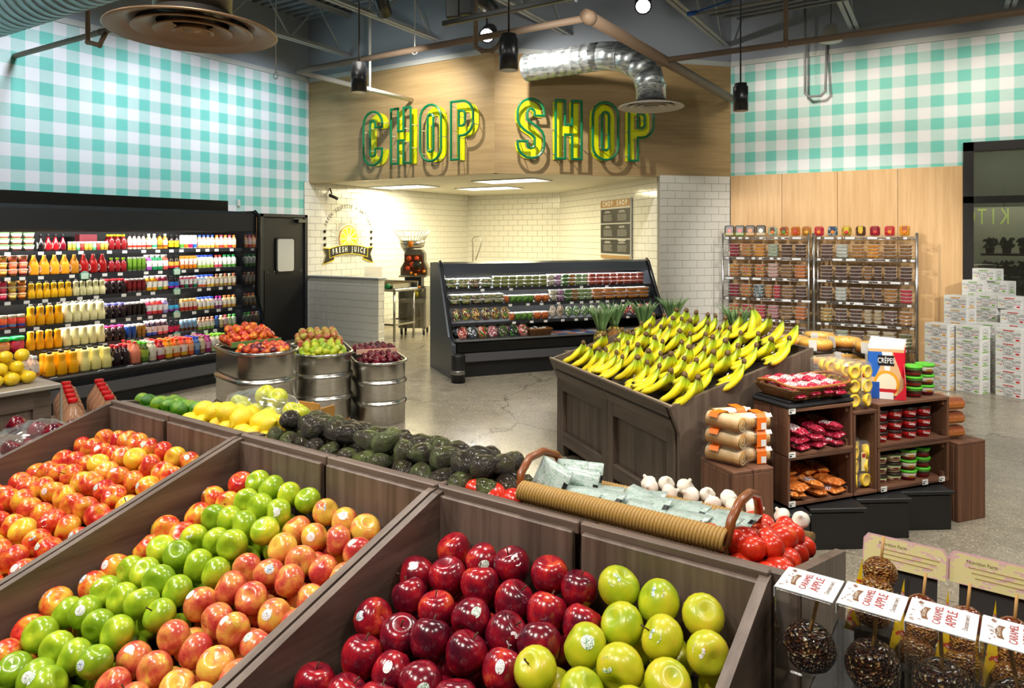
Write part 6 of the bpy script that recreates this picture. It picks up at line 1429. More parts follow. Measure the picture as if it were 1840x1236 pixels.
# candy bags: pillows with crimped ends
cb = MB(); nx, ny = 10, 6; vs = []
for sgn in (1, -1):
    for j in range(ny+1):
        for i in range(nx+1):
            x = -.5+i/nx; y = -.5+j/ny; e = min(1, (.5-abs(x))/.14)
            vs.append((x, y*(.9+.1*math.cos(x*9)), sgn*(.5*e**.7*(1-(2*y)**2)**.5*(1+.12*math.sin(17*x+5*y)*math.cos(9*y)) if e > 0 else 0)+.02*math.sin(30*y)*(1-e)))
q_ = (nx+1)*(ny+1)
fs = [(j*(nx+1)+i, j*(nx+1)+i+1, (j+1)*(nx+1)+i+1, (j+1)*(nx+1)+i) for j in range(ny) for i in range(nx)]; fs += [tuple(k+q_ for k in f[::-1]) for f in fs]
bag2 = cb.add(vs, fs, 0, True).mesh('candy_bag')
def bagmat(c1, c2, c3, white=True):
    g = G('printed_film'); p = g.xyz(g.gen()); n_ = g.noise(g.vscale(g.gen(), 5, 5, 1, g.n('CombineXYZ', {0: g.rnd()})), 2, 3)
    c = g.ramp(n_, [(.3, c1), (.55, c2), (.72, c3)])
    if white:
        m_ = g.ma('MULTIPLY', g.ma('LESS_THAN', g.ma('ABSOLUTE', g.ma('SUBTRACT', p[0], .42)), .2), g.ma('GREATER_THAN', p[2], .62))
        c = g.mix(m_, c, lin('#efe6e6')); c = g.mix(g.ma('MULTIPLY', m_, g.ma('GREATER_THAN', g.noise(g.vscale(g.gen(), 14, 5, 1), 2, 1), .56)), c, lin('#a01830'))
    g.bump(g.noise(g.obj(), 9, 3), .6, .05)
    return g.fin(c, .22, 0, .5)
RASP = [bagmat('#8a0f2c', '#c41c40', '#e8a0b0'), bagmat('#7a0c24', '#b01838', '#d86a84', False)]
ORNB = [bagmat('#c8601c', '#e88a34', '#f4c890'), bagmat('#b8541c', '#e07a2c', '#f0b878', False)]
def candy(p, sx, sy, sz, rot, m_, label, grp, nm='candy_bag'):
    o = ob(nm, bag2, None, p, rot, [m_], (sx, sy, sz)); tag(o, label, 'candy bag', grp); return o
rr = random.Random(9)
for lv in range(3):
    for k in range(3):
        for d_ in range(2):
            candy(cr(.57+k*.125+rr.uniform(-.01, .01), .335-d_*.10, .57+lv*.042+d_*.012), .17, .115, .05, (rr.uniform(-.15, .25), rr.uniform(-.12, .12), CA+pi/2+rr.uniform(-.3, .3)), RASP[(k+lv) % 2], 'crimson candy bag in the upper crate, %s along, %s layer, %s' % (ORD[k], ['bottom', 'middle', 'top'][lv], ['front', 'rear'][d_]), 'crimson candy bags in the crate')
            if lv < 2 or d_ == 1: candy(cr(.57+k*.125+rr.uniform(-.01, .01), .335-d_*.10, .295+lv*.04+d_*.012), .17, .115, .048, (rr.uniform(-.15, .25), rr.uniform(-.12, .12), CA+pi/2+rr.uniform(-.3, .3)), ORNB[(k+lv) % 2], 'orange candy bag in the lower crate, %s along, %s layer, %s' % (ORD[k], ['bottom', 'middle', 'top'][lv], ['front', 'rear'][d_]), 'orange candy bags in the crate')
# shallow wicker basket of raspberry bags on a folded black cloth
o = ob('folded_cloth', MB().box((0, 0, 0), (.50, .30, .022), b=.008).box((.01, .01, .018), (.47, .27, .016), b=.006), None, cr(.70, .26, .803), (0, 0, CA+.05), mats=[M('#17171a', .9)]); tag(o, 'folded black cloth under the shallow candy basket', 'cloth')
bp_ = cr(.70, .27, .832)
t = thing('candy_basket', 'shallow wicker basket with a bent wood rim on top of the crates', 'basket', bp_, CA+.08)
WK2 = wicker('willow_weave', '#a8743a')
ob('base', MB().box((0, 0, .006), (.40, .24, .012)), t, mats=[WK2])
for (cx, cy, l, r_) in ((0, -.14, .48, 0), (0, .14, .48, pi), (-.23, 0, .28, -pi/2), (.23, 0, .28, pi/2)):
    for k in range(5): ob('woven_strand', MB().tube([(-l/2+.03*(1-k/4), .03*(1-k/4), .012+k*.012), (0, .03*(1-k/4)-.003, .012+k*.012), (l/2-.03*(1-k/4), .03*(1-k/4), .012+k*.012)], .0075, 6), t, (cx, cy, 0), (0, 0, r_), [WK2])
rim = []
for k in range(48):
    a = 2*pi*k/48; c_, s_ = math.cos(a), math.sin(a); kx = (abs(c_)**5+abs(s_)**5)**(-1/5); rim.append((.25*c_*kx, .155*s_*kx, .072+.03*abs(c_)**4))
ob('rim', MB().tube(rim, .0085, 8, closed=True), t, mats=[M('#9a5e28', .45)])
for lv in range(2):
    for k in range(4):
        for d_ in range(2):
            candy(cr(.55+k*.095, .335-d_*.13, .862+lv*.035+d_*.01), .19, .10, .045, (.0+rr.uniform(-.1, .1), rr.uniform(-.1, .1), CA+pi/2+rr.uniform(-.12, .12)), RASP[0], 'raspberry candy bag in the basket, %s along, %s layer, %s' % (ORD[k], ['lower', 'upper'][lv], ['front', 'rear'][d_]), 'raspberry candy bags in the basket')
# swiss rolls in clear boxes with orange bands
ROLL = G('dusted_roll'); rn = ROLL.noise(ROLL.obj(), 30, 4, .7); rz_ = ROLL.xyz(ROLL.gen())[2]
ROLLM = ROLL.fin(ROLL.ramp(ROLL.ma('ADD', ROLL.ma('MULTIPLY', rz_, .8), ROLL.ma('MULTIPLY', rn, .4)), [(.25, '#a8641c'), (.5, '#c08a44'), (.95, '#e0c8a0')]), .8)
CREAM = M('#f0e2bc', .6); CRUMB = M('#c08a3c', .8)
rollm = MB().lathe([(.036, -.105), (.043, -.10), (.043, .10), (.036, .105)], 16, 0, Matrix.Translation((0, 0, .043)) @ Matrix.Rotation(pi/2, 4, 'Y')).mesh('roll')
spm = MB().tube([((.008+.0027*a)*math.cos(a), (.008+.0027*a)*math.sin(a), 0) for a in [i*.5 for i in range(22)]], .0042, 5)
spm.v = [(-.106 if True else 0, y, z_*.0+x+.043) for (x, y, z_) in spm.v]; spm_me = spm.mesh('cream_spiral')
ends = MB().lathe([(.04, 0), (.001, .001)], 16, 0, Matrix.Translation((-.1055, 0, .043)) @ Matrix.Rotation(-pi/2, 4, 'Y')).mesh('cut_face')
boxm = MB().box((0, 0, .045), (.245, .115, .09), b=.018).box((0, 0, .035), (.275, .14, .004)).mesh('clear_box')
band = MB().add([(x, y, z) for x in (-.028, .028) for (y, z) in ((-.0595, .002), (-.0595, .07), (-.045, .0915), (.045, .0915), (.0595, .07))], [(i, i+1, i+6, i+5) for i in range(4)]).mesh('orange_band')
blab = MB().add([(x, -.0605, z) for x, z in ((-.004, .006), (.026, .006), (.026, .042), (-.004, .042))], [(0, 1, 2, 3)]).mesh('white_label')
def rollbox(p, rz, label):
    t = thing('swiss_roll_box', label, 'cake', p, rz, 'boxed swiss rolls')
    ob('shell', boxm, t, mats=[CLEAR]); ob('roll', rollm, t, mats=[ROLLM]); e_ = ob('cut_face', ends, t, mats=[CRUMB]); ob('cream_spiral', spm_me, t, (-.001, 0, 0), mats=[CREAM])
    ob('orange_band', band, t, (.04, 0, 0), mats=[M('#f0701a', .4)]); ob('white_label', blab, t, (.04, 0, 0), mats=[M('#e6e6e4', .5)])
for lv in range(3):
    rollbox(cr(.125, .30, .503+lv*.092), CA+pi/2+.42-.04*lv, 'swiss roll box with its spiral end forward, %s of the left pile' % ['lowest', 'middle', 'topmost'][lv])
    rollbox(cr(.265, .33, .503+lv*.092), CA-.18, 'swiss roll box showing its orange band, %s of the right pile' % ['lowest', 'middle', 'topmost'][lv])
rollbox(cr(.24, .19, .503+.184), CA-.1, 'swiss roll box behind the two piles, topmost')
for lv in range(2): rollbox(cr(.24, .19, .503+lv*.092), CA-.1, 'swiss roll box behind the two piles, %s' % ['lowest', 'middle'][lv])
# yellow sponge cups in film packs
CUPM = G('yellow_sponge'); CUPMM = CUPM.fin(CUPM.mix(CUPM.noise(CUPM.obj(), 60, 2), lin('#e8b81c'), lin('#f6d848')), .6)
cup_me = MB().lathe([(.024, 0), (.034, .006), (.040, .03), (.037, .036), (.026, .034), (.022, .022), (.002, .020)], 16, mod=lambda a, z: 1+.03*math.cos(10*a)).mesh('sponge_cup')
film_me = MB(); film_me.box((0, 0, .0), (.19, .07, .27), b=.02)
for i, v in enumerate(film_me.v): film_me.v[i] = (v[0]*(1+.04*math.sin(19*v[2])), v[1]*(1+.1*math.sin(23*v[0]+11*v[2])), v[2])
film_me = film_me.mesh('film')
def cuppack(p, rz, label, tilt=0):
    t = thing('sponge_cup_pack', label, 'cake', p, 0, 'packs of yellow sponge cups', rot=(tilt, 0, rz))
    for i in range(2):
        for j in range(3): ob('sponge_cup', cup_me, t, (-.042+.084*i, -.004, .048+.083*j), (pi/2, 0, R.uniform(0, 1)), [CUPMM])
    ob('film', film_me, t, (0, 0, .135), mats=[FILM])
    l_ = ob('label', MB().box((0, 0, 0), (.035, .001, .11), b=.0004), t, (.02, -.040, .16), mats=[M('#ead9a0', .5)]); ob('strawberry_print', MB().box((0, -.001, .035), (.024, .001, .022)), l_, mats=[M('#a8281c', .5)])
for k in range(5): cuppack(cr(1.02, .345-k*.062, .742), CA-.12+.03*k, 'film pack of yellow sponge cups on the narrow crate, %s from the front' % ORD[k])
for k in range(2): cuppack(cr(1.02, .34-k*.07, .27), CA, 'film pack of yellow sponge cups inside the tall crate, %s' % ['front', 'rear'][k])
# crepes display
t = thing('crepes_display', 'blue white and red cardboard tray of crepe packs on the crates', 'display', cr(1.33, .27, .767), CA-.75)
ob('tray_front', MB().box((-.07, -.08, .05), (.065, .004, .10)), t, mats=[M('#1f55b0', .5)]); ob('tray_front', MB().box((-.0, -.08, .02), (.075, .004, .04)), t, mats=[M('#efefee', .5)]); ob('tray_front', MB().prism([(.037, 0), (.105, 0), (.105, .10), (.085, .06)], .004, 0, Matrix.Translation((0, -.082, 0))), t, mats=[M('#d41c34', .5)])
ob('tray_side', MB().prism([(-.08, 0), (.08, 0), (.08, .24), (.03, .22), (-.08, .10)], .004, 0, Matrix.Translation((.105, 0, 0)) @ Matrix.Rotation(pi/2, 4, 'Z')), t, mats=[M('#c81c34', .5)]); ob('tray_back', MB().box((0, .08, .12), (.21, .004, .24)), t, mats=[M('#d8d4cc', .5)])
def crepemat():
    g = G('crepe_print'); p = g.xyz(g.gen()); x, z = p[0], p[2]
    c = g.mix(g.ma('GREATER_THAN', z, .92), lin('#d8b080'), lin('#eeeae6'))
    u = g.ma('ADD', g.ma('MULTIPLY', x, 1.0), g.ma('MULTIPLY', g.ma('SUBTRACT', 1, z), .55))
    tri = g.ma('MULTIPLY', g.ma('GREATER_THAN', z, .36), g.ma('LESS_THAN', z, .86))
    c = g.mix(g.ma('MULTIPLY', tri, g.ma('LESS_THAN', g.ma('SUBTRACT', x, g.ma('MULTIPLY', z, .62)), -.02)), c, lin('#2a62b8'))
    c = g.mix(g.ma('MULTIPLY', tri, g.ma('LESS_THAN', g.ma('ABSOLUTE', g.ma('SUBTRACT', x, .53)), g.ma('MULTIPLY', g.ma('SUBTRACT', z, .2), .22))), c, lin('#f0efec'))
    c = g.mix(g.ma('MULTIPLY', tri, g.ma('GREATER_THAN', g.ma('ADD', x, g.ma('MULTIPLY', z, .5)), 1.12)), c, lin('#d41c34'))
    dx = g.ma('SUBTRACT', x, .5); dz = g.ma('SUBTRACT', z, .24); d = g.ma('ADD', g.ma('MULTIPLY', dx, dx), g.ma('MULTIPLY', g.ma('MULTIPLY', dz, dz), 1.9))
    c = g.mix(g.ma('LESS_THAN', d, .125), c, lin('#e0a02c')); c = g.mix(g.ma('LESS_THAN', d, .075), c, lin('#f0dcc0'))
    c = g.mix(g.ma('MULTIPLY', g.ma('LESS_THAN', d, .11), g.ma('LESS_THAN', z, .14)), c, lin('#b8242c'))
    return g.fin(c, .3, 0, .4)
CRM = crepemat(); crp = MB().box((0, 0, .155), (.20, .012, .31), b=.004).mesh('pack')
for k in range(4):
    q = thing('crepe_pack', 'crepe pack, %s in the tricolour display tray' % ['front', 'second', 'third', 'rear'][k], 'pack', cr(1.325+.02*k, .285-.018*k, .772+.014*k), 0, 'crepe packs', rot=(-.16-.05*k, .02*k, CA-.75))
    ob('pack', crp, q, mats=[CRM])
    if k == 0:
        pl = ob('name_panel', MB().box((0, -.0075, .215), (.088, .002, .062)), q, mats=[BLACK]); ob('lettering', text_mesh('CR\u00caPES', .046, .62, .0005), pl, (0, -.0095, .213), (pi/2, 0, 0), [M('#f0f0ee', .5)])
# lidded tubs
tub_b = MB().lathe([(.040, 0), (.044, .004), (.050, .048)], 20).mesh('tub_body'); tub_l = MB().lathe([(.052, .046), (.053, .048), (.053, .056), (.048, .060), (.047, .058), (.002, .058)], 20).mesh('tub_lid'); tub_lb = MB().lathe([(.0445, .008), (.0448, .008), (.0496, .042), (.0494, .043)], 20).mesh('tub_label')
def diptub(p, body, lid, lab, label, grp, sc_=1, txt=None):
    t = ob('dip_tub', tub_b, None, p, (0, 0, CA-.3), [body], (sc_, sc_, sc_)); tag(t, label, 'tub', grp)
    ob('lid', tub_l, t, mats=[lid]); l_ = ob('label', tub_lb, t, mats=[lab])
    if txt: ob('script_lettering', text_mesh('Delici', .022, .8), l_, (.0, -.0505, .026), (pi/2-.1, .15, 0), [M('#f4f0ec', .5)])
GRL, DKL = M('#58c030', .35), M('#2c1a16', .4)
TUBW, TUBD = L('#f0ece6', '#b01c3a', '#d8a03a', '#d8c8b0'), L('#3a201c', '#c81c3c', '#5a3a2a', '#4aa03a')
for lv in range(3):
    for k in range(2): diptub(cr(1.50+k*.125, .32-.02*k, .767+lv*.064), M('#4a0c18', .4), GRL, [TUBD, TUBW][k], '%s tub with green lid on the far crate, %s of its stack' % (['dark', 'pale'][k], ['lowest', 'middle', 'topmost'][lv]), 'green lidded tubs on top', 1.05)
    for k in range(4): diptub(cr(1.205+k*.118, .33, .524+lv*.064), M('#c8141c', .4), DKL, L('#d0161e', '#b81018', '#c41820', '#2a1a14'), 'red dip tub in the upper right crate, %s along, %s level' % (ORD[k], ['bottom', 'middle', 'top'][lv]), 'red dip tubs', 1.04, True)
    for k in range(2): diptub(cr(1.205+k*.112, .33, .269+lv*.062), M('#e0d0b0', .4), DKL, L('#e6d8b8', '#c8a080', '#6a1c1c', '#3a8a2c'), 'cream dip tub in the lower right crate, %s column, %s level' % (['left', 'right'][k], ['bottom', 'middle', 'top'][lv]), 'cream dip tubs', 1.0)
    for k in range(2): diptub(cr(1.44+k*.125, .33-.01*k, .269+lv*.062), M('#5a0c1c', .4), GRL, [TUBW, TUBD][k], '%s green lidded tub in the lower right crate, %s level' % (['pale', 'dark'][k], ['bottom', 'middle', 'top'][lv]), 'green lidded tubs below', 1.04)
# loaf cakes
LOAF = G('loaf_crust'); lz = LOAF.xyz(LOAF.gen())[2]; LOAFM = LOAF.fin(LOAF.ramp(LOAF.ma('ADD', lz, LOAF.ma('MULTIPLY', LOAF.noise(LOAF.obj(), 50, 3), .3)), [(.2, '#d88a2c'), (.7, '#c06a20'), (1.1, '#8a3f12')]), .7)
lf = MB().box((0, 0, .035), (.17, .085, .06), b=.02)
lf.v = [(x, y, z+(.012*(1-(2*y/.085)**2) if z > .05 else 0)) for x, y, z in lf.v]; lf_me = lf.mesh('loaf')
bx2 = MB().box((0, 0, .042), (.20, .105, .084), b=.016).box((0, 0, .05), (.23, .13, .003)).mesh('clear_box')
for lv in range(3):
    for k in range(2):
        t = thing('loaf_cake_box', 'clear boxed loaf cake on the far plinth, %s level, %s' % (['bottom', 'middle', 'top'][lv], ['front', 'rear'][k]), 'cake', cr(1.80, .34-.12*k, .487+.087*lv), CA-.1, 'boxed loaf cakes')
        ob('shell', bx2, t, mats=[CLEAR]); ob('loaf', lf_me, t, mats=[LOAFM])

# ------------------------------------------------------------------ chrome wire shelving of snack tubs at the right wall
RC = random.Random(15)
FOODS = {'r': food_mat('#a01230', '#c41e3c', '#8c1026', 60), 'R': food_mat('#d4182e', '#e83044', '#ee5866', 60), 'm': food_mat('#e84e40', '#f4cc44', '#74b844', 55), 'o': food_mat('#faa41e', '#ffbe40', '#f08c20', 60), 'g': food_mat('#c6d6b6', '#9ab892', '#e8ecde', 60), 'n': food_mat('#8e602c', '#be8840', '#9e7036', 60), 'd': food_mat('#5a3420', '#7c4c30', '#442618', 60), 'p': food_mat('#f2bab2', '#e2dac4', '#f09498', 60), 'b': food_mat('#326a7c', '#e2ecec', '#20485a', 60), 'w': food_mat('#e2e8de', '#d0d8cc', '#f2f4ee', 60), 'c': food_mat('#d6be90', '#e4d2a6', '#c8a876', 60), 'y': food_mat('#daa830', '#7c782c', '#eebc40', 60), 't': food_mat('#c4862e', '#da9a44', '#ac7222', 60), 'k': food_mat('#6c463e', '#8c5e54', '#5a3832', 60), 'v': food_mat('#8c8c46', '#aaaa5e', '#9a964e', 60), 'q': food_mat('#ea8220', '#da6c20', '#f49a34', 60), 'f': food_mat('#de8c98', '#bc4656', '#f0c4c0', 60)}
FN = {'r': 'dark red', 'R': 'bright red', 'm': 'mixed colour', 'o': 'yellow orange', 'g': 'pale green', 'n': 'brown nut', 'd': 'dark chocolate', 'p': 'pastel pink', 'b': 'blue and white', 'w': 'white', 'c': 'cream', 'y': 'yellow and green', 't': 'tan', 'k': 'mauve brown', 'v': 'olive', 'q': 'orange', 'f': 'pink'}
CHR = M('#c4c6c8', .25, 1)
ZS = [1.75, 1.445, 1.14, .835, .53, .225]
def metro(x0, x1, nm_, rows):
    yf, yb = 10.90, 11.30; t = thing('wire_shelving', nm_, 'shelving', (x0, yf, 0), 0, 'chrome wire shelving units'); W = x1-x0; D = yb-yf
    for (x, y) in ((.015, .015), (W-.015, .015), (.015, D-.015), (W-.015, D-.015)):
        ob('post', MB().cyl((x, y, .02), (x, y, 1.80), .0135, n=10).lathe([(.02, 0), (.02, .02)], 8, 0, Matrix.Translation((x, y, 0))), t, mats=[CHR])
    for z in ZS:
        b = MB()
        for y in (.015, D-.015):
            for dz in (0, -.032): b.cyl((.015, y, z-.008+dz), (W-.015, y, z-.008+dz), .0045, n=6)
            for k in range(int(W/.06)): b.cyl((.03+k*.06, y, z-.008), (.06+k*.06, y, z-.04), .003, n=4); b.cyl((.06+k*.06, y, z-.04), (.09+k*.06, y, z-.008), .003, n=4)
        for x in (.015, W-.015):
            for dz in (0, -.032): b.cyl((x, .015, z-.008+dz), (x, D-.015, z-.008+dz), .0045, n=6)
        for k in range(int(W/.03)): b.cyl((.03+k*.03, .015, z-.004), (.03+k*.03, D-.015, z-.004), .0022, n=4)
        s_ = ob('wire_shelf', b, t, mats=[CHR])
        x = .06
        while x < W-.08:
            wd = RC.choice((.045, .05, .05, .12)); ob('price_tag', MB().box((x+wd/2, -.0, z-.022), (wd, .004, .03)), s_, mats=[M('#d4d6d8', .5)]); x += wd+RC.choice((.05, .11, .16))
    for li, row in enumerate(rows):
        z = ZS[li+1]; n = len(row); wts = [.62 if c.endswith('-') else 1 for c in row]; tot = sum(wts)+.25; st = (W-.12)/tot; x = .08
        for k, c in enumerate(row):
            ww = st*wts[k]; narrow = wts[k] < 1; hts = 4; h = .052 if c[0] in 'pc' and not narrow else .048
            for lv in range(hts):
                px_, py_, _d = proj((x0+x+ww/2, yf+.1, z+lv*h))
                if py_ > 700: continue
                tub('snack_tub', (x0+x+ww/2, yf+.11, z+.001+lv*h), ww*.9, .15, h, FOODS[c[0]], '%s snack tub, %s column, %s up, %s shelf, %s unit' % (FN[c[0]], ORD[k], ORD[lv], ['second', 'third', 'fourth', 'fifth', 'lowest'][li], ['left', 'right'][x0 > -2]), 'snack tub', 'clear snack tubs on the wire shelving', 0)
            x += ww+st*.25/max(n, 1)
    return t
metro(-2.93, -1.67, 'left chrome wire shelving unit of colourful snack tubs', [['r', 'm', 'o', 'g', 'd', 'd'], ['m', 'm', 'm', 'p', 'n', 'q'], ['r', 'm', 'b', 'm-', 'R-', 'n', 'd'], ['m', 'R', 'R', 'f', 'n', 'q'], ['R', 'R', 'f', 'n', 'n', 'd']])
metro(-1.63, -.32, 'right chrome wire shelving unit of darker snack tubs', [['k', 'w', 't', 'o', 'n', 'n'], ['d', 'd', 'd', 'n-', 'd-', 'd', 'd'], ['d', 'w', 'd', 'd-', 'd-', 't', 'R'], ['y', 'd', 'd', 'c-', 'c-', 'k', 't'], ['d', 'g', 'd', 'c', 'c', 'v']])
# bags and square packs standing on top
bagt = MB().box((0, 0, .085), (.15, .05, .17), b=.02); bagt.v = [(x*(1 if z < .12 else .98), y*(1 if z < .11 else .25), z) for x, y, z in bagt.v]; bag_t = bagt.mesh('pouch')
for k in range(4):
    t = ob('snack_pouch', bag_t, None, (-2.84+k*.155, 11.02, 1.752), (0, 0, .1), [L(['#3a2a18', '#3c2c18', '#4a3018', '#4a3c2a'][k], ['#8a7a34', '#7a8a34', '#b0803a', '#b8a078'][k], ['#b8342c', '#c83a44', '#c87a3a', '#e8e4da'][k], '#14100c')]); tag(t, 'dark stand up snack pouch on the left shelving, %s from the left' % ORD[k], 'pouch', 'snack pouches')
ob_ = MB().box((0, 0, .08), (.14, .07, .155), b=.02).mesh('pack_shell'); in_ = MB().box((0, 0, .6), (1.008, .448, 1.08), b=.16).mesh('pack_food'); lb_ = MB().box((0, -.036, .10), (.06, .002, .075)).mesh('pack_label')
PKS = [(-2.20, 'g', '#5a3a24', 'white coconut'), (-2.04, 'm', '#6a3a24', 'green and red'), (-1.88, 'q', '#a84a1c', 'orange'), (-1.73, 't', '#a86a2c', 'peanut')]+[(-1.56+.18*k, 'RbydrRo'[k], ['#a83a2c', '#2a3a5a', '#c8b02c', '#c8b02c', '#8a2a2c', '#a8402c', '#a8542c'][k], ['pink', 'blueberry', 'yellow and red', 'dark pear', 'crimson', 'red date', 'golden'][k]) for k in range(7)]
for k, (x, f_, lc, ds) in enumerate(PKS):
    t = ob('fruit_pack', ob_, None, (x, 11.02, 1.752), (0, 0, R.uniform(-.1, .1)), [CLEAR]); tag(t, 'clear square %s snack pack on top of the wire shelving' % ds, 'pack', 'clear snack packs on top'); ob('contents', in_, t, mats=[FOODS[f_]], scale=(.125,)*3); l_ = ob('label', lb_, t, mats=[M(lc, .5)]); ob('fruit_print', ell(.028, .003, .026, 10, 6, Matrix.Translation((0, -.036, .062))), t, mats=[M(pick(['#d8a02c', '#5a8a2c', '#c8302c', '#e07a1c']), .5)])

# ------------------------------------------------------------------ pyramid of white drink cartons
CW, CHT, CD = .268, .150, .20
cart_me = MB().box((0, 0, CHT/2), (CW-.002, CD-.002, CHT-.001), b=.003).mesh('carton')
def print_mesh():
    mb = MB(); y = -CD/2-.0006
    def rect(x0, x1, z0, z1, mi): mb.quad((x0, y, z0), (x1, y, z0), (x1, y, z1), (x0, y, z1), mi)
    rect(-.055, .055, .121, .131, 1); rect(-.115, -.09, .050, .060, 2); rect(-.088, -.062, .046, .054, 3); rect(.055, .085, .052, .058, 3); rect(.088, .118, .053, .059, 4); rect(.075, .11, .020, .038, 1)
    for k in range(18):
        a, a2 = 2*pi*k/18, 2*pi*(k+1)/18
        for (r0, r1) in ((.047, .051),): mb.quad((r0*math.cos(a), y, .064+r0*math.sin(a)*.9), (r1*math.cos(a), y, .064+r1*math.sin(a)*.9), (r1*math.cos(a2), y, .064+r1*math.sin(a2)*.9), (r0*math.cos(a2), y, .064+r0*math.sin(a2)*.9), 0)
    # wave crest drawn as nested arcs
    for j in range(4):
        r0 = .036-.008*j
        for k in range(9):
            a, a2 = .3+2.6*k/9, .3+2.6*(k+1)/9; cx = -.006+.004*j; cz_ = .052-.002*j
            mb.quad((cx+r0*math.cos(a), y, cz_+r0*.75*math.sin(a)), (cx+(r0+.0022)*math.cos(a), y, cz_+(r0+.0022)*.75*math.sin(a)), (cx+(r0+.0022)*math.cos(a2), y, cz_+(r0+.0022)*.75*math.sin(a2)), (cx+r0*math.cos(a2), y, cz_+r0*.75*math.sin(a2)), 0)
    for k in range(3): rect(-.03+.004*k, .034-.006*k, .040-.006*k, .0418-.006*k, 0)
    for i in range(8):     # letters around the ring
        pass
    word = 'WHITE CLAW'
    for i, ch in enumerate(word):
        if ch == ' ': continue
        a = math.radians(162-144*i/(len(word)-1)); me = text_mesh(ch, .026, .8)
        mesh_into(mb, me, Matrix.Translation((.066*math.cos(a), y-.0003, .064+.058*math.sin(a))) @ Matrix.Rotation(pi/2, 4, 'X') @ Matrix.Rotation(a-pi/2, 4, 'Z'), 0)
    for k in range(5): rect(-.125, -.075, .082+k*.006, .0838+k*.006, 5); rect(.075, .125, .082+k*.006, .0838+k*.006, 5)
    for k in range(2): rect(-.06, .06, .010+k*.004, .0115+k*.004, 5)
    me = mb.mesh('front_print', [None]*6); return me
PRT = print_mesh(); sp = MB(); xs = CW/2+.0006
for k in range(14):
    a, a2 = 2*pi*k/14, 2*pi*(k+1)/14; sp.quad((xs, .045*math.cos(a), .075+.045*math.sin(a)), (xs, .048*math.cos(a), .075+.048*math.sin(a)), (xs, .048*math.cos(a2), .075+.048*math.sin(a2)), (xs, .045*math.cos(a2), .075+.045*math.sin(a2)), 0)
for (y0, y1, z0, z1, mi) in ((-.055, .055, .01, .022, 1), (-.03, .03, .07, .076, 0), (-.04, .02, .04, .05, 1), (-.02, .03, .085, .088, 0)): sp.quad((xs, y0, z0), (xs, y1, z0), (xs, y1, z1), (xs, y0, z1), mi)
SPR = sp.mesh('side_print', [None]*2)
CWM = M('#e6e7e5', .45); PK0, PK5 = M('#55565a', .5), M('#9a9b9e', .5)
ACC = {'o': M('#eaa41c', .5), 'g': M('#74b82c', .5), 'r': M('#d8302c', .5)}; MINI = [M('#c8d838', .5), M('#d8303c', .5), M('#8a3a98', .5)]
PA = math.radians(-31); P0 = V((-.02, 9.13, 0)); pd = V((math.cos(PA), math.sin(PA), 0)); pn = V((-pd.y, pd.x, 0))
AN = {'o': 'orange', 'g': 'green', 'r': 'red'}
def cartons(px, dep, n, z0, acc, col, rot=0, k0=0):
    dx, dy = ray(px); p = V((dx*dep, dy*dep, 0))
    for k in range(n):
        q = p+V((0, 0, z0+k*CHT)); o = ob('drink_carton', cart_me, None, q, (0, 0, PA+rot+R.uniform(-.012, .012)), [CWM])
        tag(o, 'white drink carton with %s marks, %s up, %s' % (AN[acc], ORD[k+k0], col), 'carton', 'white drink cartons')
        if dep < 8.9: ob('front_print', PRT, o, mats=[PK0, ACC[acc], MINI[0], MINI[1], MINI[2], PK5]); ob('side_print', SPR, o, mats=[PK0, ACC[acc]])
        else: ob('front_print', PRT, o, mats=[PK0, ACC[acc], MINI[0], MINI[1], MINI[2], PK5])
cartons(1691, 8.15, 5, 0, 'o', 'front left column')
cartons(1748, 7.95, 5, 0, 'g', 'front middle column')
cartons(1821, 7.72, 5, 0, 'r', 'front right column')
cartons(1784, 8.18, 5, 0, 'g', 'recessed column between the middle and right ones')
cartons(1725, 8.40, 7, 0, 'o', 'second row behind the left column')
cartons(1779, 8.54, 7, 0, 'g', 'second row centre column')
cartons(1828, 8.12, 6, 0, 'r', 'second row right column'); cartons(1822, 8.30, 1, 6*CHT, 'r', 'second row right, top', .02, 6)
cartons(1756, 8.92, 8, 0, 'g', 'rear left column'); cartons(1797, 8.78, 8, 0, 'g', 'rear right column'); cartons(1775, 8.86, 1, 8*CHT, 'g', 'single peak of the pyramid', 0, 8)
# ------------------------------------------------------------------ juice emblem on the tiled wall
def flat(name, pts, parent, mat_, y=0., loc=None):
    mb = MB().add([(x, y, z) for x, z in pts], [tuple(range(len(pts)))]); return ob(name, mb, parent, loc or (0, 0, 0), mats=[mat_])
def disc(r, n=36, a0=0, a1=360): return [(r*math.cos(math.radians(a0+(a1-a0)*k/n)), r*math.sin(math.radians(a0+(a1-a0)*k/n))) for k in range(n+(0 if a1-a0 >= 360 else 1))]
em = thing('wall_emblem', 'fresh juice emblem with half orange and banner on the white tiles', 'sign', (XL+.026, 9.6, 1.71), pi/2)
INKB = M('#1d1c18', .6); YLW = M('#f2d416', .5); ORA = M('#f0a01c', .5); CRM2 = M('#f6efc8', .5)
b = MB(); rr = random.Random(3)
for k in range(64):
    a = 2*pi*k/64
    if .98*pi < a < 1.0*pi: continue
    r0 = .28; r1 = .37+.13*(k % 2)*rr.random()+.04*rr.random(); 
    segs = [(r0, r1)]+([(r1+.02, r1+.08)] if k % 4 == 0 else [])
    for (p, q) in segs:
        c_, s_ = math.cos(a), math.sin(a); w_ = .0035
        b.quad((p*c_-w_*s_, 0, p*s_+w_*c_), (p*c_+w_*s_, 0, p*s_-w_*c_), (q*c_+w_*.4*s_, 0, q*s_-w_*.4*c_), (q*c_-w_*.4*s_, 0, q*s_+w_*.4*c_))
ob('sunburst', b, em, mats=[INKB])
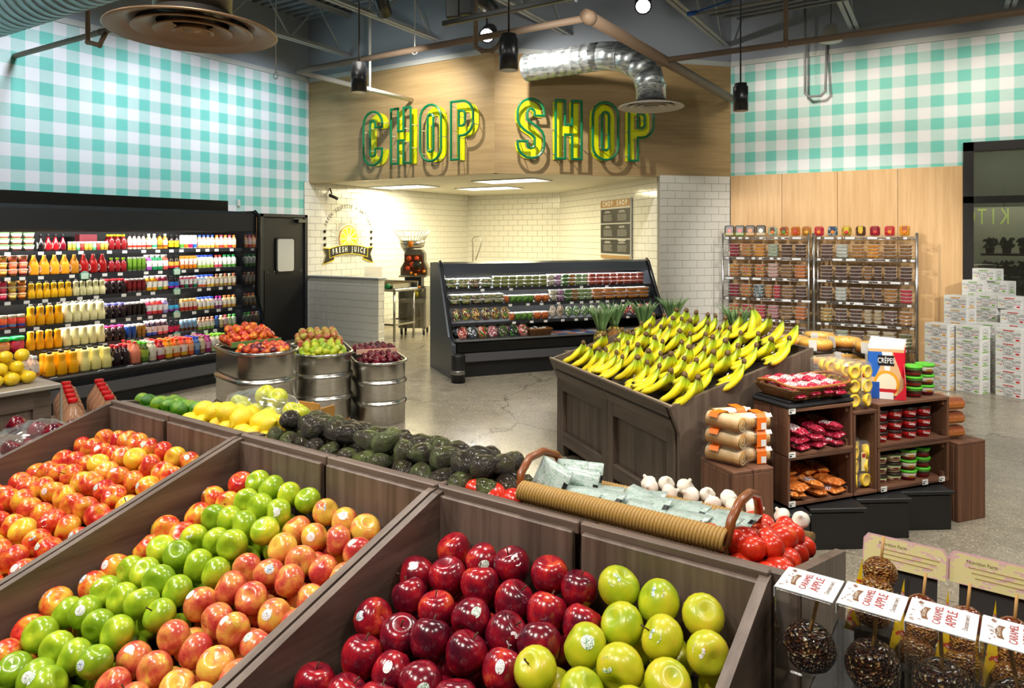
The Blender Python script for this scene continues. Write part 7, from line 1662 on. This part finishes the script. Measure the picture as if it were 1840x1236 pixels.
flat('slice_rind', disc(.25), em, ORA, -.002); flat('slice_pith', disc(.225), em, CRM2, -.003)
for k in range(10):
    a0 = 18+36*k-14.5; a1 = 18+36*k+14.5
    flat('slice_segment', [(.035*math.cos(math.radians(18+36*k)), .035*math.sin(math.radians(18+36*k)))]+disc(.208, 6, a0, a1), em, YLW, -.004)
def arcpts(hw, z0, sag, n=14): return [(-hw+2*hw*k/n, z0-sag*(1-2*k/n)**2) for k in range(n+1)]
def banner(hw, zt, zb, sag, mat_, y): flat('banner', arcpts(hw, zt, sag)+arcpts(hw*.97, zb, sag*1.05)[::-1], em, mat_, y)
for sg in (-1, 1):
    for (e_, mt, y) in ((.012, YLW, -.005), (0, INKB, -.006)):
        flat('banner_tail', [(sg*(.40-e_), -.19+e_), (sg*(.64+e_*1.3), -.17+e_*1.4), (sg*(.57+e_*.4), -.29), (sg*(.64+e_*1.4), -.455-e_*1.2), (sg*(.38-e_), -.375-e_*1.3)], em, mt, y)
banner(.505, -.108, -.285, .065, YLW, -.007); banner(.493, -.12, -.272, .065, INKB, -.008)
word = 'FRESH JUICE'; WTM = M('#f0eee6', .5)
for i, ch in enumerate(word):
    if ch == ' ': continue
    x = -.40+.80*i/10; ob('banner_letter', text_mesh(ch, .135, .62, bold=.03), em, (x, -.010, -.197-.065*(x/.5)**2), (pi/2, math.atan(.26*x), 0), [WTM])
word = 'FRESH SQUEEZED RIGHT HERE'
for i, ch in enumerate(word):
    if ch == ' ': continue
    a = math.radians(155-133*i/(len(word)-1)); ob('arc_letter', text_mesh(ch, .095, .6, bold=.02), em, (.63*math.cos(a), -.002, .60*math.sin(a)), (pi/2, -(a-pi/2), 0), [INKB])
for sg in (-1, 1):
    for z in (.13, .01, -.11):
        st = lambda r: [(r*(1 if k % 2 == 0 else .45)*math.cos(pi/2+pi*k/5), r*(1 if k % 2 == 0 else .45)*math.sin(pi/2+pi*k/5)) for k in range(10)]
        s_ = flat('star', st(.048), em, INKB, -.002, (sg*.6, 0, z)); flat('star_fill', st(.034), s_, YLW, -.002)
# ------------------------------------------------------------------ menu board on the angled tile wall
wa = math.atan2(AY-WBY, AX-WBX); dw = V((math.cos(wa), math.sin(wa), 0)); nw = V((math.sin(wa), -math.cos(wa), 0))
mp = V((WBX, WBY, 0))+dw*2.83+nw*.02
mbd = thing('menu_board', 'tall menu board headed CHOP SHOP with three black panels on white tiles', 'sign', (mp.x, mp.y, 1.36), wa)
TAN = M('#a5814e', .5)
ob('backing', MB().box((0, -.012, .525), (1.22, .03, 1.05), b=.004), mbd, mats=[M('#c9cac8', .4)])
ob('header', MB().box((0, -.03, .975), (1.18, .006, .13)), mbd, mats=[TAN]); ob('foot_strip', MB().box((0, -.03, .03), (1.18, .006, .055)), mbd, mats=[TAN])
for i, ch in enumerate('CHOP SHOP'):
    if ch != ' ': ob('header_letter', text_mesh(ch, .12, .95, bold=.03), mbd, (-.46+.115*i, -.0345, .975), (pi/2, 0, 0), [M('#f0eee8', .5)])
for k in range(3):
    pz = .755-.27*k; pn_ = ob('menu_panel', MB().box((0, -.031, pz), (1.17, .008, .25)), mbd, mats=[M('#19191a', .35)]); b = MB(); rr = random.Random(k)
    for c_ in (-.29, .29):
        for j in range(2): 
            w_ = rr.uniform(.14, .2) if j == 0 else rr.uniform(.18, .28)
            b.box((c_, -.0365, pz+.085-.022*j), (w_, .002, .012))
        for j in range(6):
            x = -.17
            while x < .16:
                w_ = rr.uniform(.02, .06)
                b.box((c_+x+w_/2, -.0365, pz+.02-.02*j), (w_, .002, .006)); x += w_+.012
    if k == 2: b.box((.29, -.0365, pz+.112), (.30, .002, .022))
    ob('menu_print', b, pn_, mats=[M('#b8b8b4', .5)])
# ------------------------------------------------------------------ juice corner: steel table and orange press
STM2 = M('#b4b2aa', .28, 1)
wt = thing('steel_table', 'stainless work table with cutting board behind the half wall', 'table', (-8.55, 9.25, 0), .03)
ob('top', MB().box((0, 0, .85), (1.5, .62, .045), b=.008), wt, mats=[STM2]); ob('upstand', MB().box((0, .30, .92), (1.5, .02, .12)), wt, mats=[STM2]); ob('lower_shelf', MB().box((0, 0, .27), (1.42, .56, .03)), wt, mats=[STM2])
for x in (-.69, .69):
    for y in (-.26, .26): ob('leg', MB().cyl((x, y, 0), (x, y, .83), .021, n=12).lathe([(.026, 0), (.02, .04)], 10, 0, Matrix.Translation((x, y, 0))), wt, mats=[STM2])
o = ob('cutting_board', MB().box((0, 0, .012), (.5, .34, .022), b=.006), None, (-8.2, 9.22, .873), (0, 0, .05), mats=[M('#d8b468', .6)]); tag(o, 'pale wooden cutting board on the stainless table', 'cutting board')
o = ob('drain_tray', MB().box((0, .0, .01), (.62, .5, .014)).box((0, .24, .04), (.62, .012, .07)).box((.305, 0, .04), (.012, .5, .07)).box((-.305, 0, .04), (.012, .5, .07)).box((0, -.24, .03), (.62, .012, .05)), None, (-8.2, 9.25, .8735), (0, 0, .03), mats=[STM2]); tag(o, 'shallow steel tray around the cutting board', 'tray')
o.location.z = .8735
jc = thing('orange_press', 'tall steel orange press on a wheeled cabinet with wire hopper', 'juicer', (-8.19, 9.95, 0), .5)
ob('cabinet', MB().box((0, 0, .38), (.50, .46, .52), b=.012), jc, mats=[STM2]); ob('cabinet_door', MB().box((0, -.235, .36), (.44, .012, .44), b=.004), jc, mats=[M('#a8a598', .15, 1)])
ob('frame_rail', MB().box((0, -.22, .82), (.5, .03, .03)).box((-.235, 0, .74), (.03, .46, .2)).box((.235, 0, .74), (.03, .46, .2)).box((0, .2, .74), (.46, .03, .2)), jc, mats=[STM2])
for x in (-.1, .03, .14): ob('jug_rest', MB().lathe([(.05, .645), (.055, .80), (.05, .80)], 14, 0, Matrix.Translation((x, -.08, 0))), jc, mats=[CLEAR if x != .03 else M('#d8c83a', .3)])
for x in (-.2, .2):
    for y in (-.18, .18):
        w_ = ob('caster', MB().cyl((x-.015, y, .045), (x+.015, y, .045), .045, n=14), jc, mats=[M('#2a2a2c', .5)]); ob('fork', MB().box((x, y, .085), (.05, .05, .06), b=.006), w_, mats=[STM2])
ob('control_box', MB().box((0, -.02, .93), (.30, .3, .2), b=.01), jc, mats=[BLACK]); ob('counter', MB().box((0, 0, 1.04), (.5, .42, .03), b=.006), jc, mats=[STM2])
ob('housing', MB().prism([(-.24, 1.05), (-.24, 1.18), (-.17, 1.30), (-.17, 1.44), (-.12, 1.52), (.13, 1.52), (.19, 1.44), (.19, 1.30), (.25, 1.18), (.25, 1.05)], .26, 0, Matrix.Translation((0, -.1, 0))), jc, mats=[M('#8d8874', .3, .7)])
ob('front_cover', MB().prism([(-.21, 1.08), (-.15, 1.30), (-.15, 1.42), (.15, 1.42), (.17, 1.30), (.22, 1.08)], .02, 0, Matrix.Translation((0, -.125, 0))), jc, mats=[M('#5a2a10', .12, 0, .6)])
for (x, z, r) in ((-.08, 1.36, .045), (-.02, 1.25, .05), (.06, 1.36, .045), (-.10, 1.18, .045), (.09, 1.16, .035)): ob('orange_in_press', ell(r, .03, r, 12, 8, Matrix.Translation((x, -.13, z))), jc, mats=[M('#d8501c', .35)])
ob('press_drum', MB().cyl((.08, -.12, 1.24), (.08, -.165, 1.24), .085, n=20), jc, mats=[M('#3a382c', .2, .4)])
for (x, z) in ((.05, 1.07), (.2, 1.13), (.12, .85), (-.03, 1.10)): ob('tap', MB().cyl((x, -.14, z), (x, -.22, z), .022, n=10).cyl((x, -.2, z-.03), (x, -.2, z+.02), .016, n=10), jc, mats=[M('#f08c1c', .35)])
ob('hopper', MB().lathe([(.15, 1.54), (.21, 1.56), (.235, 1.68), (.23, 1.68)], 24, 0, Matrix.Translation((-.04, 0, 0))), jc, mats=[STM2]); ob('hopper_chute', MB().lathe([(.06, 1.45), (.13, 1.56)], 18, 0, Matrix.Translation((-.12, 0, 0))), jc, mats=[STM2])
ob('orange_badge', MB().cyl((-.03, -.23, 1.62), (-.03, -.245, 1.62), .055, n=18), jc, mats=[M('#f08a1c', .4)])
b = MB()
for k in range(30):
    a = 2*pi*k/30; b.cyl((-.04+.21*math.cos(a), .21*math.sin(a), 1.68), (-.04+.34*math.cos(a), .34*math.sin(a), 1.86), .0045, n=5)
b.tube([(-.04+.34*math.cos(2*pi*k/30), .34*math.sin(2*pi*k/30), 1.86) for k in range(30)], .004, 5, closed=True); b.tube([(-.04+.26*math.cos(2*pi*k/30), .26*math.sin(2*pi*k/30), 1.75) for k in range(30)], .004, 5, closed=True)
ob('wire_hopper', b, jc, mats=[M('#d8d6cc', .3, .8)])
o = thing('tap_hose', 'arched steel rinse hose rising behind the slanted cooler', 'faucet', (-8.75, 12.6, 0)); pts = [(0, 0, 1.0), (0, 0, 1.62)]+[(.13+.13*math.cos(a), -.05, 1.62+.13*math.sin(a)) for a in [pi*(1-k/8) for k in range(1, 9)]]+[(.24, -.08, 1.5), (.14, -.1, 1.25)]
ob('hose', MB().tube(pts, .014, 8), o, mats=[STM2]); ob('riser', MB().cyl((0, 0, 0), (0, 0, 1.0), .02, n=10), o, mats=[STM2])
o = ob('splash_panel', MB().box((0, 0, .17), (.4, .02, .34), b=.004), None, (-8.75, 9.47, .874), (0, 0, .05), mats=[HAZY]); tag(o, 'pale clear splash panel beside the orange press', 'panel')
o = ob('tape_roll', MB().cyl((0, -.03, .04), (0, .03, .04), .045, n=16), None, (-7.97, 8.98, .873), (0, 0, .4), mats=[M('#1f8a4a', .5)]); tag(o, 'small green roll at the end of the half wall', 'roll')

# ------------------------------------------------------------------ caramel apples at the lower right corner
ctb = thing('caramel_table', 'dark display table carrying boxed caramel apples at the lower right', 'table', (-.235, 1.27, 0), SB)
ob('top', MB().box((.62, .22, .895), (1.22, .42, .03), b=.004), ctb, mats=[M('#191614', .5)]); ob('body', MB().box((.62, .22, .44), (1.18, .38, .88)), ctb, mats=[W_STAND['z']])
NUT = G('nut_coating'); nv = NUT.n('TexVoronoi', {'Vector': NUT.obj(), 'Scale': 17}, 1); nr = NUT.n('SeparateColor', {0: nv}, 0); nd = NUT.n('TexVoronoi', {'Vector': NUT.obj(), 'Scale': 17}, 0)
NUTC = NUT.fin(NUT.ramp(nr, [(0, '#2a120a'), (.45, '#4a2412'), (.7, '#6a3a1c'), (.84, '#b8905a'), (.93, '#e0cfa4')], 'CONSTANT'), .28, 0, .4); NUT.bump(nd, .9, .03)
NT2 = G('peanut_coating'); nv = NT2.n('TexVoronoi', {'Vector': NT2.obj(), 'Scale': 15}, 1); nr = NT2.n('SeparateColor', {0: nv}, 0); nd = NT2.n('TexVoronoi', {'Vector': NT2.obj(), 'Scale': 15}, 0)
NUTP = NT2.fin(NT2.ramp(nr, [(0, '#8a4a14'), (.35, '#b8701c'), (.65, '#d09038'), (.9, '#e8c078')], 'CONSTANT'), .35, 0, .3); NT2.bump(nd, .9, .03)
CARM = M('#6a2a10', .15, 0, .6); WOODST = M('#c89a5a', .6)
lumpy = MB(); lumpy.lathe(apple_prof(.5, .92, n=14), 22)
rr = random.Random(2); lumpy.v = [(x*(1+rr.uniform(-.035, .035)), y*(1+rr.uniform(-.035, .035)), z*(1+rr.uniform(-.03, .03))) for x, y, z in lumpy.v]; lump_me = lumpy.mesh('coated_apple')
BW_, BD_, BH_ = .098, .094, .20
shell = MB().box((0, 0, BH_/2), (BW_, BD_, BH_), b=.003)
for (x, y) in ((-1, -1), (1, -1), (1, 1), (-1, 1)): shell.box((x*(BW_/2-.001), y*(BD_/2-.001), BH_/2), (.003, .003, BH_))
shell_me = shell.mesh('clear_box')
RDI, BRI = M('#b8282c', .5), M('#7a4a1c', .5); CARDW = M('#dfe3e6', .5)
for k in range(5):
    p = V((-.213+.104*k, 1.388-.004*k, .912))
    t = thing('caramel_apple_box', 'clear boxed nut caramel apple with white top label, %s from the bin end' % ORD[k], 'candy apple', p, SB-.04, 'boxed caramel apples')
    ob('shell', shell_me, t, mats=[CLEAR])
    ob('coated_apple', lump_me, t, (0, 0, .086), (R.uniform(-.3, .3), R.uniform(-.3, .3), R.uniform(0, 6)), [NUTC], (.091,)*3)
    ob('stick', MB().cyl((.0, 0, .11), (.016-.01*k, .01, .19), .0033, n=8), t, mats=[WOODST])
    lb = ob('top_label', MB().box((0, 0, BH_+.0008), (BW_+.001, BD_+.001, .0016)).box((-BW_/2-.0008, 0, BH_-.009), (.0012, BD_, .018)), t, mats=[CARDW])
    for (s_, sz, x, m_, sx) in (('CARAMEL', .0165, -.006, RDI, .92), ('APPLE', .0215, .0135, RDI, 1.0), ('Chocolate lover\u2019s', .0105, .034, BRI, .75)):
        ob('lettering', text_mesh(s_, sz, sx), lb, (x, .004, BH_+.0022), (0, 0, pi/2), [m_])
    b = MB(); n = 10
    for q in range(n):
        f0, f1 = q/n, (q+1)/n; fx = lambda f: .004*(1-(2*f-1)**2)
        b.quad((-.027-fx(f0), -.022+.044*f0, BH_+.002), (-.018-fx(f0), -.022+.044*f0, BH_+.002), (-.018-fx(f1), -.022+.044*f1, BH_+.002), (-.027-fx(f1), -.022+.044*f1, BH_+.002))
    ob('badge', b, lb, mats=[BRI]); ob('badge_letters', text_mesh('GOURMET', .0075, .9), lb, (-.0262, 0, BH_+.0026), (0, 0, pi/2), [M('#f0e8d8', .5)])
    b = MB(); rr = random.Random(k+30)
    for q in range(9): x, y = -.044+rr.uniform(0, .014), rr.uniform(-.036, .036); a = rr.uniform(0, 3); d_ = V((math.cos(a), math.sin(a), 0))*.004; e_ = V((-d_.y, d_.x, 0))*.3; c_ = V((x, y, BH_+.002)); b.add([c_-d_, c_+e_, c_+d_, c_-e_], [(0, 1, 2, 3)])
    for q in range(5): a = .9+.45*q-pi/2; c_ = V((-.038, .034, BH_+.002)); d_ = V((math.cos(a), math.sin(a), 0))*.009; e_ = V((-d_.y, d_.x, 0))*.16; b.add([c_, c_+d_*.6+e_, c_+d_, c_+d_*.6-e_], [(0, 1, 2, 3)])
    ob('leaf_print', b, lb, mats=[M('#9a6a5a', .5)])
YCARD = G('yellow_card'); yn = YCARD.noise(YCARD.obj(), 34, 2); YCM = YCARD.fin(YCARD.ramp(yn, [(.0, '#e8c41c'), (.52, '#e8c41c'), (.56, '#c8402c'), (.6, '#d8a8a0'), (.66, '#f0d43a')], 'CONSTANT'), .35)
HCARD = G('header_card'); hn = HCARD.noise(HCARD.vscale(HCARD.obj(), 18, 18, 50), 2, 2); HCM = HCARD.fin(HCARD.ramp(hn, [(.3, '#e4d89a'), (.5, '#e8d8a0'), (.56, '#e0b8b4'), (.66, '#e8e0b8')], 'CONSTANT'), .35)
for k in range(9):
    p = V((-.118+.072*k, 1.49-.003*k, .912))
    t = thing('mini_caramel_pack', 'clear pack of small peanut caramel apples with yellow card, %s from the bin end' % ORD[k], 'candy apple', p, SB-.04, 'packs of mini caramel apples')
    zz = .055 if k == 0 else 0
    for q in range(3):
        ob('mini_apple', lump_me, t, (0, .0+.040*q, .075+.022*q+zz), (rr.uniform(-.4, .4), rr.uniform(-.4, .4), q), [NUTP if (q < 2 or k == 0) else CARM], (.062,)*3)
    ob('stick', MB().cyl((0, .085, .13+zz), (.004, .10, .185+zz), .0028, n=8), t, mats=[WOODST])
    ob('pocket', MB().lathe([(.002, .03), (.030, .035), (.034, .07), (.036, .10)], 16, 0, Matrix.Translation((0, .03, zz)) @ Matrix.Rotation(-.5, 4, 'X')), t, mats=[CLEAR])
    ob('riser', MB().box((0, .05, (.04+zz)/2), (.06, .12, .04+zz)), t, mats=[M('#2a2420', .6)])
    ob('yellow_card', MB().add([(-.046, -.02, .06+zz*.6), (-.020, .0, .05+zz*.6), (-.026, .05, .185+zz*.4), (-.046, -.018, .06+zz*.6), (-.020, .002, .05+zz*.6), (-.026, .052, .185+zz*.4)], [(0, 1, 2), (5, 4, 3), (0, 3, 4, 1), (1, 4, 5, 2), (2, 5, 3, 0)]), t, mats=[YCM])
for k in range(4):
    t = thing('header_card', 'yellow and pink backing card behind the small caramel apples, %s from the bin end' % ORD[k], 'card', (-.08+.158*k, 1.64-.006*k, .912), SB-.04, 'backing cards of caramel apple packs', rot=(-.35, 0, SB-.04))
    pts = [(-.076, .145), (-.076, .19), (-.068, .202), (.068, .202), (.076, .19), (.076, .145)]
    ob('film_edge', MB().prism([(x*1.04, z+(.004 if z > .1 else -.004)) for x, z in pts], .0012), t, mats=[M('#d8b0b4', .3)]); ob('card', MB().prism(pts, .0012, 0, Matrix.Translation((0, -.0016, 0))), t, mats=[HCM])
    ob('lettering', text_mesh('Nutrition Facts', .0095, .9), t, (-.022, -.002, .190), (pi/2, 0, 0), [M('#4a3a1a', .5)])
    b = MB()
    for q in range(3): b.box((.01, -.0021, .180-.009*q), (.11-.012*(q % 3), .0006, .0014))
    ob('print_line', b, t, mats=[M('#b89a5a', .5)])
    ob('stand', MB().box((0, .015, .075), (.12, .012, .15)), t, mats=[M('#2a2420', .6)])
